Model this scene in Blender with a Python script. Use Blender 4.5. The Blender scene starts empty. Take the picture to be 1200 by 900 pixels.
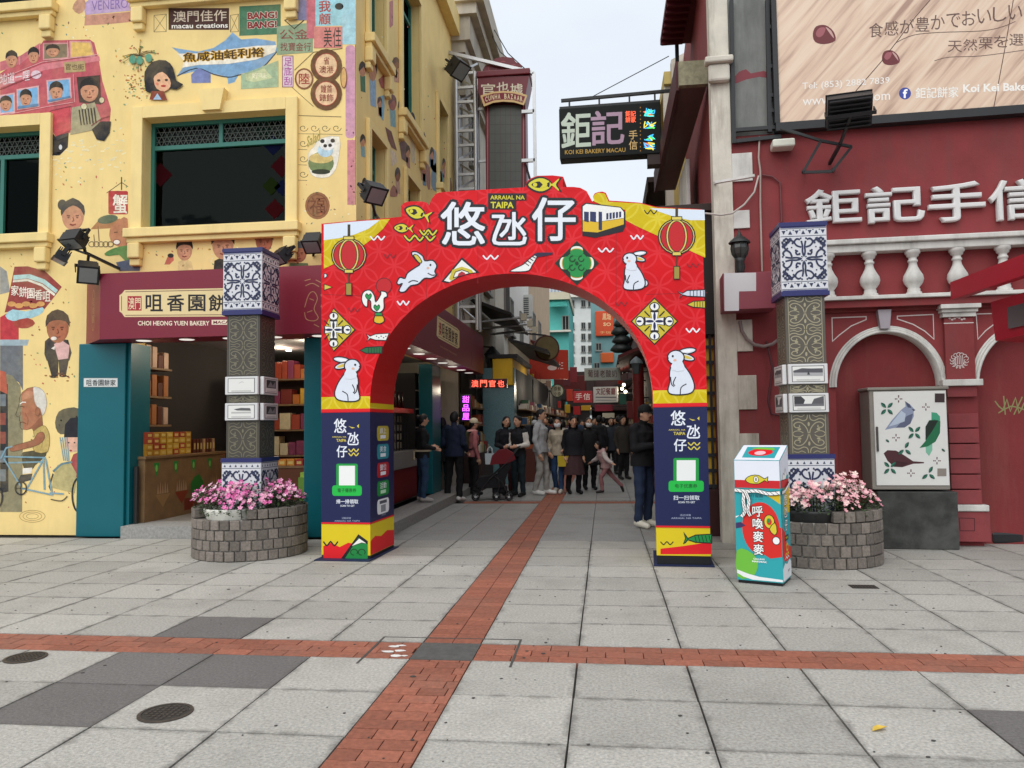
import bpy, bmesh, math, random
import numpy as np
from mathutils import Vector, Matrix
from mathutils.geometry import tessellate_polygon
random.seed(7)
R = math.radians
S = bpy.context.scene
COL = S.collection
# ------------------------------------------------------------------ camera
EYE = 1.45; YAW = R(6.85); PITCH = R(3.1); ROLL = 0.0125
_fw = Vector((-math.sin(YAW)*math.cos(PITCH), math.cos(YAW)*math.cos(PITCH), math.sin(PITCH)))
_r0 = Vector((math.cos(YAW), math.sin(YAW), 0)); _u0 = _r0.cross(_fw)
_rt = _r0*math.cos(ROLL) - _u0*math.sin(ROLL); _up = _u0*math.cos(ROLL) + _r0*math.sin(ROLL)
cam = bpy.data.cameras.new('camera'); cam.lens = 27.0; cam.sensor_width = 36; cam.clip_start = .05; cam.clip_end = 3000
camo = bpy.data.objects.new('camera', cam); COL.objects.link(camo); S.camera = camo
m3 = Matrix((_rt, _up, -_fw)).transposed()
camo.matrix_world = Matrix.Translation((0, 0, EYE)) @ m3.to_4x4()
# ------------------------------------------------------------------ world, sun, exposure
SUN_EL, SUN_AZ = R(48), R(200)          # soft sun behind the camera, above the thin cloud
W = bpy.data.worlds.new('World'); S.world = W; W.use_nodes = True
nt = W.node_tree; nt.nodes.clear()
wo = nt.nodes.new('ShaderNodeOutputWorld'); bg = nt.nodes.new('ShaderNodeBackground')
sk = nt.nodes.new('ShaderNodeTexSky'); sk.sky_type = 'NISHITA'; sk.sun_disc = False
sk.sun_elevation = SUN_EL; sk.sun_rotation = SUN_AZ; sk.air_density = 1.0; sk.dust_density = 3.0
tc = nt.nodes.new('ShaderNodeTexCoord'); nz = nt.nodes.new('ShaderNodeTexNoise')
nz.inputs['Scale'].default_value = 2.2; nz.inputs['Detail'].default_value = 5
mpw = nt.nodes.new('ShaderNodeMapping'); mpw.inputs['Scale'].default_value = (1, 1, 2.5)
cr = nt.nodes.new('ShaderNodeValToRGB')
cr.color_ramp.elements[0].position = .3; cr.color_ramp.elements[0].color = (6.9, 7.55, 8.35, 1)
cr.color_ramp.elements[1].position = .72; cr.color_ramp.elements[1].color = (7.9, 8.3, 8.75, 1)
mx = nt.nodes.new('ShaderNodeMix'); mx.data_type = 'RGBA'; mx.inputs['Factor'].default_value = .88   # cloud cover over the sky
nt.links.new(tc.outputs['Generated'], mpw.inputs['Vector']); nt.links.new(mpw.outputs[0], nz.inputs['Vector'])
nt.links.new(nz.outputs['Fac'], cr.inputs['Fac'])
nt.links.new(sk.outputs[0], mx.inputs['A']); nt.links.new(cr.outputs[0], mx.inputs['B'])
nt.links.new(mx.outputs['Result'], bg.inputs['Color']); bg.inputs['Strength'].default_value = .1
nt.links.new(bg.outputs[0], wo.inputs[0])
sl = bpy.data.lights.new('sun', 'SUN'); sl.energy = 1.5; sl.angle = R(70); sl.color = (1, .97, .92)
so = bpy.data.objects.new('sun', sl); COL.objects.link(so)
_sd = Vector((math.sin(SUN_AZ)*math.cos(SUN_EL), math.cos(SUN_AZ)*math.cos(SUN_EL), math.sin(SUN_EL)))
so.rotation_euler = _sd.to_track_quat('Z', 'Y').to_euler(); so.location = (0, 0, 30)
S.view_settings.view_transform = 'Standard'; S.view_settings.look = 'None'
S.view_settings.exposure = 0.32; S.view_settings.gamma = 1.0; S.view_settings.use_curve_mapping = False
S.render.engine = 'CYCLES'; S.cycles.use_denoising = True; S.cycles.max_bounces = 7
S.cycles.diffuse_bounces = 4; S.cycles.glossy_bounces = 3; S.cycles.transmission_bounces = 4; S.cycles.transparent_max_bounces = 6
S.cycles.sample_clamp_indirect = 6; S.cycles.caustics_reflective = False; S.cycles.caustics_refractive = False
S.render.film_transparent = False
# ------------------------------------------------------------------ materials
def lin(c):
    if isinstance(c, str):
        c = c.lstrip('#'); c = [int(c[i:i+2], 16)/255 for i in (0, 2, 4)]
        c = [x/12.92 if x <= .04045 else ((x+.055)/1.055)**2.4 for x in c]
    return tuple(c)
_MC = {}
def mat(col, rough=.6, var=.06, scale=2.5, bump=0., bscale=60., metal=0., emit=0., rnd=0., grime=0., spec=.4, streak=False, gcol=(.05, .045, .04), world=False, edge=0.):
    key = (str(col), rough, var, scale, bump, bscale, metal, emit, rnd, grime, spec, streak, gcol, world, edge)
    if key in _MC: return _MC[key]
    c = lin(col)
    m = bpy.data.materials.new('m_' + str(len(_MC))); m.use_nodes = True; _MC[key] = m
    n = m.node_tree.nodes; L = m.node_tree.links; b = n['Principled BSDF']
    b.inputs['Roughness'].default_value = rough; b.inputs['Metallic'].default_value = metal
    b.inputs['Specular IOR Level'].default_value = spec
    b.inputs['Base Color'].default_value = (*c, 1)
    m.diffuse_color = (*c, 1)
    if emit:
        b.inputs['Emission Color'].default_value = (*c, 1); b.inputs['Emission Strength'].default_value = emit
        return m
    t = n.new('ShaderNodeTexCoord'); OC = t.outputs['Object']
    if world: OC = n.new('ShaderNodeNewGeometry').outputs['Position']     # one continuous stone pattern over shared meshes
    out = None
    if var or rnd:
        no = n.new('ShaderNodeTexNoise'); no.inputs['Scale'].default_value = scale; no.inputs['Detail'].default_value = 6; no.inputs['Roughness'].default_value = .62
        L.new(OC, no.inputs['Vector'])
        mr = n.new('ShaderNodeMapRange'); mr.inputs['From Min'].default_value = .25; mr.inputs['From Max'].default_value = .75
        mr.inputs['To Min'].default_value = 1-var; mr.inputs['To Max'].default_value = 1+var; L.new(no.outputs['Fac'], mr.inputs['Value'])
        f = mr.outputs[0]
        if rnd:
            oi = n.new('ShaderNodeObjectInfo'); m2 = n.new('ShaderNodeMapRange'); m2.inputs['To Min'].default_value = 1-rnd; m2.inputs['To Max'].default_value = 1+rnd*.8
            L.new(oi.outputs['Random'], m2.inputs['Value']); mm = n.new('ShaderNodeMath'); mm.operation = 'MULTIPLY'
            L.new(f, mm.inputs[0]); L.new(m2.outputs[0], mm.inputs[1]); f = mm.outputs[0]
        vm = n.new('ShaderNodeVectorMath'); vm.operation = 'SCALE'; vm.inputs[0].default_value = c; L.new(f, vm.inputs['Scale']); out = vm.outputs[0]
    if grime:
        g = n.new('ShaderNodeTexNoise'); g.inputs['Scale'].default_value = 1.3; g.inputs['Detail'].default_value = 8; g.inputs['Roughness'].default_value = .7
        mp = n.new('ShaderNodeMapping'); mp.inputs['Scale'].default_value = (2.2, 2.2, .35) if streak else (1, 1, 1)
        L.new(OC, mp.inputs['Vector']); L.new(mp.outputs[0], g.inputs['Vector'])
        r2 = n.new('ShaderNodeMapRange'); r2.inputs['From Min'].default_value = .48; r2.inputs['From Max'].default_value = .78; r2.inputs['To Max'].default_value = grime
        L.new(g.outputs['Fac'], r2.inputs['Value'])
        x = n.new('ShaderNodeMix'); x.data_type = 'RGBA'; L.new(r2.outputs[0], x.inputs['Factor']); x.inputs['B'].default_value = (*gcol, 1)
        if out: L.new(out, x.inputs['A'])
        else: x.inputs['A'].default_value = (*c, 1)
        out = x.outputs['Result']
    if edge:                                                              # dirt gathered along the joints
        sp = n.new('ShaderNodeSeparateXYZ'); L.new(t.outputs['Generated'], sp.inputs[0]); ds = []
        for ax in (0, 1):
            a = n.new('ShaderNodeMath'); a.operation = 'PINGPONG'; a.inputs[1].default_value = .5; L.new(sp.outputs[ax], a.inputs[0]); ds.append(a.outputs[0])
        mn = n.new('ShaderNodeMath'); mn.operation = 'MINIMUM'; L.new(ds[0], mn.inputs[0]); L.new(ds[1], mn.inputs[1])
        en = n.new('ShaderNodeTexNoise'); en.inputs['Scale'].default_value = 7; en.inputs['Detail'].default_value = 6; L.new(OC, en.inputs['Vector'])
        es = n.new('ShaderNodeMath'); es.operation = 'MULTIPLY_ADD'; es.inputs[1].default_value = -.22; es.inputs[2].default_value = .125; L.new(en.outputs['Fac'], es.inputs[0])
        ea = n.new('ShaderNodeMath'); ea.operation = 'ADD'; L.new(mn.outputs[0], ea.inputs[0]); L.new(es.outputs[0], ea.inputs[1])
        er = n.new('ShaderNodeMapRange'); er.inputs['From Min'].default_value = .0; er.inputs['From Max'].default_value = .06; er.inputs['To Min'].default_value = edge; er.inputs['To Max'].default_value = 0; L.new(ea.outputs[0], er.inputs['Value'])
        ex = n.new('ShaderNodeMix'); ex.data_type = 'RGBA'; ex.inputs['B'].default_value = (.075, .07, .062, 1); L.new(er.outputs[0], ex.inputs['Factor'])
        if out: L.new(out, ex.inputs['A'])
        else: ex.inputs['A'].default_value = (*c, 1)
        out = ex.outputs['Result']
    if out: L.new(out, b.inputs['Base Color'])
    if bump:
        nb = n.new('ShaderNodeTexNoise'); nb.inputs['Scale'].default_value = bscale; nb.inputs['Detail'].default_value = 4
        L.new(OC, nb.inputs['Vector'])
        bu = n.new('ShaderNodeBump'); bu.inputs['Strength'].default_value = bump; bu.inputs['Distance'].default_value = .01
        L.new(nb.outputs['Fac'], bu.inputs['Height']); L.new(bu.outputs[0], b.inputs['Normal'])
    return m
def P_(c): return mat(c, rough=.5, var=.03)                      # print / flat paint
def MU(c): return mat(c, rough=.85, var=.26, scale=15, grime=.3, gcol=(.62, .47, .22))   # mural paint, weathered
# ------------------------------------------------------------------ objects
def tag(o, label=None, cat=None, group=None, kind=None):
    if label: o['label'] = label
    if cat: o['category'] = cat; o['kind'] = 'thing'
    if group: o['group'] = group
    if kind: o['kind'] = kind
    return o
def world_loc(o):
    v = Vector((0, 0, 0))
    while o is not None: v += o.location; o = o.parent
    return v
def empty(name, loc, label=None, cat=None, group=None, kind=None):
    o = bpy.data.objects.new(name, None); COL.objects.link(o); o.location = loc; o.empty_display_size = .2
    return tag(o, label, cat, group, kind)
def link_mesh(name, me, parent=None, loc=(0, 0, 0)):
    o = bpy.data.objects.new(name, me); COL.objects.link(o); o.location = loc
    if parent is not None: o.parent = parent
    return o
class Frame:
    """a vertical plane: x to the right, y into the wall, z up"""
    def __init__(s, o, ang): 
        s.o = Vector((o[0], o[1], 0)); s.a = R(ang); s.ex = Vector((math.cos(s.a), math.sin(s.a), 0)); s.ey = Vector((-math.sin(s.a), math.cos(s.a), 0))
    def w(s, x, y, z): return s.o + s.ex*x + s.ey*y + Vector((0, 0, z))
    def px(s, u, v, dy=0.):
        d = _fw + _rt*((u-600)/900) - _up*((v-450)/900); c = Vector((0, 0, EYE))
        p = s.o + s.ey*dy; t = (p-c).dot(s.ey)/d.dot(s.ey); q = c + d*t
        return (q-s.o).dot(s.ex), q.z
WF = Frame((0, 0), 0)
def ground(u, v, z=0.):
    d = _fw + _rt*((u-600)/900) - _up*((v-450)/900); t = (z-EYE)/d.z
    return Vector((0, 0, EYE)) + d*t
class MB:
    """mesh collector in a frame's local coordinates"""
    def __init__(s, fr=WF): s.fr = fr; s.V = []; s.F = []; s.M = []; s.mats = []; s.smooth = []
    def mi(s, m):
        if m not in s.mats: s.mats.append(m)
        return s.mats.index(m)
    def add(s, vs, fs, m, smooth=False):
        b = len(s.V); s.V += [tuple(s.fr.w(*v)) for v in vs]; i = s.mi(m)
        for f in fs: s.F.append(tuple(b+k for k in f)); s.M.append(i); s.smooth.append(smooth)
        return s
    def box(s, x0, x1, y0, y1, z0, z1, m, bev=0.):
        if bev <= 0:
            vs = [(x, y, z) for z in (z0, z1) for y in (y0, y1) for x in (x0, x1)]
            return s.add(vs, [(0, 2, 3, 1), (4, 5, 7, 6), (0, 1, 5, 4), (2, 6, 7, 3), (0, 4, 6, 2), (1, 3, 7, 5)], m)
        bm = bmesh.new(); bmesh.ops.create_cube(bm, size=1)
        for v in bm.verts: v.co = ((x0+x1)/2+v.co.x*(x1-x0), (y0+y1)/2+v.co.y*(y1-y0), (z0+z1)/2+v.co.z*(z1-z0))
        bmesh.ops.bevel(bm, geom=bm.edges[:], offset=bev, segments=2, affect='EDGES', profile=.5)
        bm.verts.index_update(); s.add([tuple(v.co) for v in bm.verts], [[v.index for v in f.verts] for f in bm.faces], m); bm.free(); return s
    def prism(s, pts, y0, y1, m, mside=None, back=True):
        """polygon in (x, z) extruded from y0 (front) to y1"""
        n = len(pts); a = sum(pts[i][0]*pts[(i+1) % n][1]-pts[(i+1) % n][0]*pts[i][1] for i in range(n))
        if a < 0: pts = pts[::-1]
        tri = tessellate_polygon([[Vector((p[0], p[1], 0)) for p in pts]])
        def fix(t):
            A, B, C = (pts[i] for i in t); ar = (B[0]-A[0])*(C[1]-A[1])-(C[0]-A[0])*(B[1]-A[1]); return t if ar > 0 else t[::-1]
        tri = [fix(t) for t in tri]
        s.add([(x, y0, z) for x, z in pts], tri, m)
        ms = mside or m
        if back: s.add([(x, y1, z) for x, z in pts], [t[::-1] for t in tri], ms)
        s.add([(x, y0, z) for x, z in pts]+[(x, y1, z) for x, z in pts], [(i, i+n, (i+1) % n+n, (i+1) % n) for i in range(n)], ms)
        return s
    def slab(s, pts, z0, z1, m):
        """polygon in (x, y) extruded in z"""
        n = len(pts); a = sum(pts[i][0]*pts[(i+1) % n][1]-pts[(i+1) % n][0]*pts[i][1] for i in range(n))
        if a < 0: pts = pts[::-1]
        tri = tessellate_polygon([[Vector((p[0], p[1], 0)) for p in pts]])
        s.add([(x, y, z1) for x, y in pts], tri, m); s.add([(x, y, z0) for x, y in pts], [t[::-1] for t in tri], m)
        s.add([(x, y, z0) for x, y in pts]+[(x, y, z1) for x, y in pts], [(i, (i+1) % n, (i+1) % n+n, i+n) for i in range(n)], m); return s
    def tube(s, path, r, m, n=8, cap=True, smooth=True):
        path = [Vector(p) for p in path]; rs = r if isinstance(r, (list, tuple)) else [r]*len(path)
        vs = []; prev = None
        for i, p in enumerate(path):
            t = (path[min(i+1, len(path)-1)]-path[max(i-1, 0)]).normalized()
            if prev is None:
                a = Vector((0, 0, 1)) if abs(t.z) < .9 else Vector((1, 0, 0)); u = t.cross(a).normalized()
            else: u = (prev - t*prev.dot(t)).normalized()
            prev = u; w = t.cross(u)
            for k in range(n):
                an = 2*math.pi*k/n; vs.append(p+(u*math.cos(an)+w*math.sin(an))*rs[i])
        fs = [(i*n+k, i*n+(k+1) % n, (i+1)*n+(k+1) % n, (i+1)*n+k) for i in range(len(path)-1) for k in range(n)]
        s.add(vs, fs, m, smooth)
        if cap: s.add(vs[:n], [tuple(range(n))[::-1]], m); s.add(vs[-n:], [tuple(range(n))], m)
        return s
    def bar(s, p, q, w, m, h=None):
        p, q = Vector(p), Vector(q); h = h or w; t = (q-p).normalized(); a = Vector((0, 0, 1)) if abs(t.z) < .95 else Vector((0, 1, 0))
        u = t.cross(a).normalized()*w/2; v = u.cross(t).normalized()*h/2
        vs = [c+d for c in (p, q) for d in (-u-v, u-v, u+v, -u+v)]
        return s.add(vs, [(0, 1, 2, 3), (7, 6, 5, 4), (0, 4, 5, 1), (1, 5, 6, 2), (2, 6, 7, 3), (3, 7, 4, 0)], m)
    def lathe(s, prof, c, m, n=16, a0=0., a1=2*math.pi, smooth=True):
        """prof: list of (radius, z)"""
        full = abs(a1-a0-2*math.pi) < 1e-6; k = n if full else n+1
        vs = [(c[0]+r*math.cos(a0+(a1-a0)*i/n), c[1]+r*math.sin(a0+(a1-a0)*i/n), c[2]+z) for r, z in prof for i in range(k)]
        fs = [(j*k+i, j*k+(i+1) % k, (j+1)*k+(i+1) % k, (j+1)*k+i) for j in range(len(prof)-1) for i in range(n)]
        return s.add(vs, fs, m, smooth)
    def ball(s, c, r, m, n=10, k=7):
        r = r if isinstance(r, (tuple, list)) else (r, r, r)
        vs = [(c[0]+r[0]*math.sin(math.pi*j/k)*math.cos(2*math.pi*i/n), c[1]+r[1]*math.sin(math.pi*j/k)*math.sin(2*math.pi*i/n), c[2]+r[2]*math.cos(math.pi*j/k)) for j in range(k+1) for i in range(n)]
        return s.add(vs, [(j*n+i, (j+1)*n+i, (j+1)*n+(i+1) % n, j*n+(i+1) % n) for j in range(k) for i in range(n)], m, True)
    def mesh(s, name, org=Vector((0, 0, 0))):
        me = bpy.data.meshes.new(name); me.from_pydata([(v[0]-org.x, v[1]-org.y, v[2]-org.z) for v in s.V], [], s.F)
        for m in s.mats: me.materials.append(m)
        me.polygons.foreach_set('material_index', s.M); me.polygons.foreach_set('use_smooth', s.smooth); me.update(); return me
    def build(s, name, parent=None, label=None, cat=None, group=None, kind=None):
        if not s.V: return None
        if parent is not None: o = link_mesh(name, s.mesh(name, world_loc(parent)), parent)
        else:
            a = np.array(s.V); org = Vector(((a[:, 0].min()+a[:, 0].max())/2, (a[:, 1].min()+a[:, 1].max())/2, a[:, 2].min()))
            o = link_mesh(name, s.mesh(name, org), None, org)
        return tag(o, label, cat, group, kind)
# ------------------------------------------------------------------ lettering
_TX = {}
def glyphs(t, bold=0., res=2):
    k = (t, bold)
    if k in _TX: return _TX[k]
    cu = bpy.data.curves.new('lettering', 'FONT'); cu.body = t; cu.size = 1; cu.offset = bold; cu.resolution_u = res; cu.fill_mode = 'FRONT'
    o = bpy.data.objects.new('lettering', cu); me = o.to_mesh()
    vs = np.array([v.co[:2] for v in me.vertices]) if len(me.vertices) else np.zeros((0, 2)); fs = [tuple(p.vertices) for p in me.polygons]
    o.to_mesh_clear(); bpy.data.objects.remove(o); bpy.data.curves.remove(cu)
    if len(vs):
        mn, mxx = vs.min(0), vs.max(0); vs = (vs-mn)/np.maximum(mxx-mn, 1e-6)
    _TX[k] = (vs, fs); return _TX[k]
class Art:
    """flat print or paint: layers a millimetre apart on a wall; coordinates go through mp(u, v) -> local x, z"""
    def __init__(s, fr, dy=0., mp=None, step=.0007, mk=None):
        s.mb = MB(fr); s.dy = dy; s.k = 1; s.step = step; s.mp = mp or (lambda u, v: fr.px(u, v, dy)); s.mk = mk or P_; s.bb = []; s.umin = None
    def _c(s, c): return s.mk(c) if isinstance(c, (str, tuple)) else c
    def raw(s, vs, fs, c, y=None):
        if not len(vs): return s
        if s.umin is not None: vs = [(max(p[0], s.umin), p[1]) for p in vs]      # print trimmed at the board's edge
        us = [p[0] for p in vs]; ws = [p[1] for p in vs]; q = (min(us), max(us), min(ws), max(ws))
        k = 1 + max([b[4] for b in s.bb if b[0] < q[1] and b[1] > q[0] and b[2] < q[3] and b[3] > q[2]], default=0)   # one layer above what it covers
        s.bb.append((*q, k)); y = s.dy - k*s.step
        s.last = y
        L = [s.mp(u, v) for u, v in vs]; s.mb.add([(a, y, b) for a, b in L], fs, s._c(c)); return s
    def poly(s, pts, c, smooth=0, ol=None, w=1.):
        if smooth: pts = spline(pts, smooth, True)
        s.raw(pts, tessellate_polygon([[Vector((p[0], p[1], 0)) for p in pts]]), c)
        if ol: s.line(pts+[pts[0]], w, ol)
        return s
    def rect(s, u0, v0, u1, v1, c, ol=None, w=1.): return s.poly([(u0, v0), (u1, v0), (u1, v1), (u0, v1)], c, 0, ol, w)
    def rrect(s, u0, v0, u1, v1, r, c, ol=None, w=1.):
        p = []
        for cx, cy, a in ((u1-r, v0+r, -90), (u1-r, v1-r, 0), (u0+r, v1-r, 90), (u0+r, v0+r, 180)):
            p += [(cx+r*math.cos(R(a+t)), cy+r*math.sin(R(a+t))) for t in (0, 30, 60, 90)]
        return s.poly(p, c, 0, ol, w)
    def ell(s, cu, cv, ru, rv, c, rot=0, ol=None, w=1., n=20, a0=0, a1=360):
        cr_, sr = math.cos(R(rot)), math.sin(R(rot)); p = []
        n2 = n if a1-a0 == 360 else n+1
        for i in range(n2):
            a = R(a0+(a1-a0)*i/n); x, y = ru*math.cos(a), rv*math.sin(a); p.append((cu+x*cr_-y*sr, cv+x*sr+y*cr_))
        return s.poly(p, c, 0, ol, w)
    def ring(s, cu, cv, ru, rv, w, c, a0=0, a1=360, n=24):
        return s.line([(cu+ru*math.cos(R(a0+(a1-a0)*i/n)), cv+rv*math.sin(R(a0+(a1-a0)*i/n))) for i in range(n+1)], w, c)
    def line(s, pts, w, c, smooth=0, y=None):
        if smooth: pts = spline(pts, smooth, False)
        pts = [p for i, p in enumerate(pts) if i == 0 or (abs(p[0]-pts[i-1][0])+abs(p[1]-pts[i-1][1])) > 1e-5]
        if len(pts) < 2: return s
        closed = abs(pts[0][0]-pts[-1][0])+abs(pts[0][1]-pts[-1][1]) < 1e-4 and len(pts) > 3
        L = []; Rr = []; n = len(pts)
        for i in range(n):
            if closed: a, b = pts[(i-1) % (n-1)], pts[(i+1) % (n-1)]
            else: a, b = pts[max(i-1, 0)], pts[min(i+1, n-1)]
            p = pts[i]
            d1 = ((p[0]-a[0]), (p[1]-a[1])); d2 = ((b[0]-p[0]), (b[1]-p[1])); l1 = math.hypot(*d1) or 1; l2 = math.hypot(*d2) or 1
            t = (d1[0]/l1+d2[0]/l2, d1[1]/l1+d2[1]/l2) if (l1 > 1e-6 and l2 > 1e-6) else (b[0]-a[0], b[1]-a[1]); lt = math.hypot(*t)
            if lt < 1e-6: t = d2; lt = l2
            k = w/2*min(1.6, 2/lt if (0 < i < n-1 or closed) and lt > .3 else 1)
            nx, ny = -t[1]/lt*k, t[0]/lt*k; L.append((p[0]+nx, p[1]+ny)); Rr.append((p[0]-nx, p[1]-ny))
        return s.raw(L+Rr, [(i, i+1, n+i+1, n+i) for i in range(n-1)], c, y)
    def text(s, t, u0, v0, u1, v1, c, bold=.0, ol=None, olw=.03, skew=0.):
        cjk = ord(t[0]) > 0x2e80
        vs, fs = glyphs(t, 0. if cjk else bold)
        if not len(vs): return s
        eu, ev = (u1-u0)/max(1, len(t)), (v1-v0); base = [(u0+(u1-u0)*x, v1+(v0-v1)*y+skew*x) for x, y in vs]
        def copies(r, n, col):
            # a heavier stroke: the character laid down again, shifted a little each way
            for i in range(n):
                a = 6.2832*(i+.5)/n; sh = [(p[0]+r*eu*math.cos(a), p[1]+r*ev*math.sin(a)) for p in base]
                if i == 0: s.raw(sh, fs, col)
                else:
                    L = [s.mp(*p) for p in sh]; y = s.last-.00004*i; s.mb.add([(p[0], y, p[1]) for p in L], fs, s._c(col))
        if ol is not None: copies((bold if cjk else 0)+olw, 10, ol)
        if cjk and bold > 0: copies(bold*.8, 4, c); y = s.last-.0002; L = [s.mp(*p) for p in base]; s.mb.add([(p[0], y, p[1]) for p in L], fs, s._c(c)); return s
        return s.raw(base, fs, c)
    def vtext(s, t, u0, v0, u1, v1, c, bold=.0, gap=.12, ol=None, olw=.03):
        n = len(t); h = (v1-v0)/n
        for i, ch in enumerate(t): s.text(ch, u0, v0+h*i+h*gap/2, u1, v0+h*(i+1)-h*gap/2, c, bold, ol, olw)
        return s
    def htext(s, t, u0, v0, u1, v1, c, bold=.0, gap=.12, ol=None, olw=.03, skew=0.):
        n = len(t); h = (u1-u0)/n
        for i, ch in enumerate(t):
            y = skew*(i+.5)/n; s.text(ch, u0+h*i+h*gap/2, v0+y, u0+h*(i+1)-h*gap/2, v1+y, c, bold, ol, olw)
        return s
    def wave(s, u, v, w, h, n, lw, c):
        return s.line([(u+w*i/(2*n), v+(h if i % 2 else -h)) for i in range(2*n+1)], lw, c, 3)
    def build(s, name, parent, label=None): return s.mb.build(name, parent, label)
def spline(p, k, closed):
    n = len(p); out = []
    rng = range(n) if closed else range(n-1)
    for i in rng:
        if closed: a, b, c, d = p[(i-1) % n], p[i], p[(i+1) % n], p[(i+2) % n]
        else: a, b, c, d = p[max(i-1, 0)], p[i], p[i+1], p[min(i+2, n-1)]
        for j in range(k):
            t = j/k; t2 = t*t; t3 = t2*t
            out.append(tuple(.5*((2*b[q])+(-a[q]+c[q])*t+(2*a[q]-5*b[q]+4*c[q]-d[q])*t2+(-a[q]+3*b[q]-3*c[q]+d[q])*t3) for q in (0, 1)))
    if not closed: out.append(p[-1])
    return out
def zf(ox, oy, k):
    """coordinates read off an enlargement -> picture coordinates"""
    return lambda pts: [(ox+a/k, oy+b/k) for a, b in pts]
# ------------------------------------------------------------------ ground
ROOT_G = (0, 0, 0)
granite = mat((.41, .395, .358), rough=.72, var=.42, scale=60, bump=.35, bscale=150, rnd=.13, grime=.5, gcol=(.17, .16, .14), world=True, edge=.5)
granite_dark = mat((.155, .145, .14), rough=.75, var=.4, scale=60, bump=.35, bscale=150, rnd=.1, grime=.3, world=True, edge=.4)
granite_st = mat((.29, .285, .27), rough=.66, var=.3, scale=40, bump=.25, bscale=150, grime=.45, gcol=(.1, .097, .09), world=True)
brickred = mat((.31, .108, .066), rough=.8, var=.32, scale=30, bump=.4, bscale=120, rnd=.2, grime=.5, gcol=(.20, .13, .10), world=True)
grout = mat((.085, .08, .072), rough=.95, var=.3, scale=18, bump=.3)
b = MB(); b.add([(-400, -60, -.03), (400, -60, -.03), (400, 900, -.03), (-400, 900, -.03)], [(0, 1, 2, 3)], grout)
GND = b.build('ground', None, kind='structure'); GND['label'] = 'pale granite slab pavement of the square and lane'
def unit_slab(name, m, bev):
    bm = bmesh.new(); bmesh.ops.create_cube(bm, size=1)
    for v in bm.verts: v.co = (v.co.x, v.co.y, v.co.z-.5)
    me = bpy.data.meshes.new(name); 
    top = [e for e in bm.edges if all(v.co.z > -.1 for v in e.verts)]
    bmesh.ops.bevel(bm, geom=top, offset=bev, segments=1, affect='EDGES')
    bm.to_mesh(me); bm.free(); me.materials.append(m); return me
slab_me = unit_slab('paving_slab', granite, .012); slab_dk = unit_slab('paving_slab', granite_dark, .012); brick_me = unit_slab('brick', brickred, .03)
def slab_obj(name, me, x0, x1, y0, y1, gap, tilt=.0012, h=.03):
    o = link_mesh(name, me, GND)
    o.location = Vector(((x0+x1)/2, (y0+y1)/2, random.uniform(-.0012, .0012))) - GND.location
    o.scale = (x1-x0-gap, y1-y0-gap*(.55 if name == 'paving_slab' else 1), h); o.rotation_euler = (random.uniform(-tilt, tilt), random.uniform(-tilt, tilt), 0); return o
XL = [-1.24-.647*i for i in range(0, 15)]; XR = [-.85+.655*i for i in range(0, 12)]
cols = [(XL[i+1], XL[i]) for i in range(14)] + [(XR[i], XR[i+1]) for i in range(11)]
rows = [(4.78-.603*(i+1), 4.78-.603*i) for i in range(6)] + [(5.14+.573*i, 5.14+.573*(i+1)) for i in range(8)]
dark_pts = [ground(*p) for p in ((250, 737), (150, 787), (275, 790), (85, 827), (1186, 850))]
cells = []
for x0, x1 in cols:
    for y0, y1 in rows:
        c = Vector(((x0+x1)/2, (y0+y1)/2, 0)); d = c-Vector((0, 0, EYE)); w = d.dot(_fw)
        vis = w > .5 and abs(d.dot(_rt)/w*900) < 680 and abs(d.dot(_up)/w*900) < 520
        cells.append((0 if vis else 1, d.length, x0, x1, y0, y1))
cells.sort(); rest = MB()
for i, (nv, _, x0, x1, y0, y1) in enumerate(cells):
    if i < 299 and not nv:
        dk = any(x0 < p.x < x1 and y0 < p.y < y1 for p in dark_pts)
        slab_obj('paving_slab', slab_dk if dk else slab_me, x0, x1, y0, y1, random.uniform(.007, .015))
    else: rest.box(x0+.004, x1-.004, y0+.004, y1-.004, -.03, random.uniform(-.001, .001), granite)
# lane beyond the arch: slabs joined, they are too small to pick apart
yy = 5.14+.573*8
while yy < 95:
    st = .573 if yy < 40 else 2.3
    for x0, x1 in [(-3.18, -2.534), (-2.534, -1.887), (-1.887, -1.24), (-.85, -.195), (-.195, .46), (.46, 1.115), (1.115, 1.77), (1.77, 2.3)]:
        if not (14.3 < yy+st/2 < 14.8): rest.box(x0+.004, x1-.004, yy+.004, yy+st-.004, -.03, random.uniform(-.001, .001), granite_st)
    yy += st
rest.build('distant_paving', GND, kind='stuff')
bricks = []
def brickrow(x0, x1, y0, y1, along, L, courses):
    """running bond: bricks of length L along the strip, so many courses across"""
    a0, a1, c0, c1 = (x0, x1, y0, y1) if along == 'x' else (y0, y1, x0, x1); w = (c1-c0)/courses
    for k in range(courses):
        a = a0-(L/2 if k % 2 else 0)
        while a < a1-.02:
            s, e = max(a, a0), min(a+L, a1)
            if e-s > .03: bricks.append((s, e, c0+w*k, c0+w*(k+1)) if along == 'x' else (c0+w*k, c0+w*(k+1), s, e))
            a += L
brickrow(-9.6, -1.245, 4.78, 5.14, 'x', .235, 3); brickrow(-.845, 6.3, 4.78, 5.14, 'x', .235, 3)
y = 1.2
k = 0
while y < 4.76:
    e = min(y+.118, 4.775); off = .065 if k % 2 else 0
    for s, t in ((-1.24, -1.11+off), (-1.11+off, -.92+off/2), (-.92+off/2, -.85)): bricks.append((s, t, y, e))
    y += .118; k += 1
y = 5.145
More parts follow.
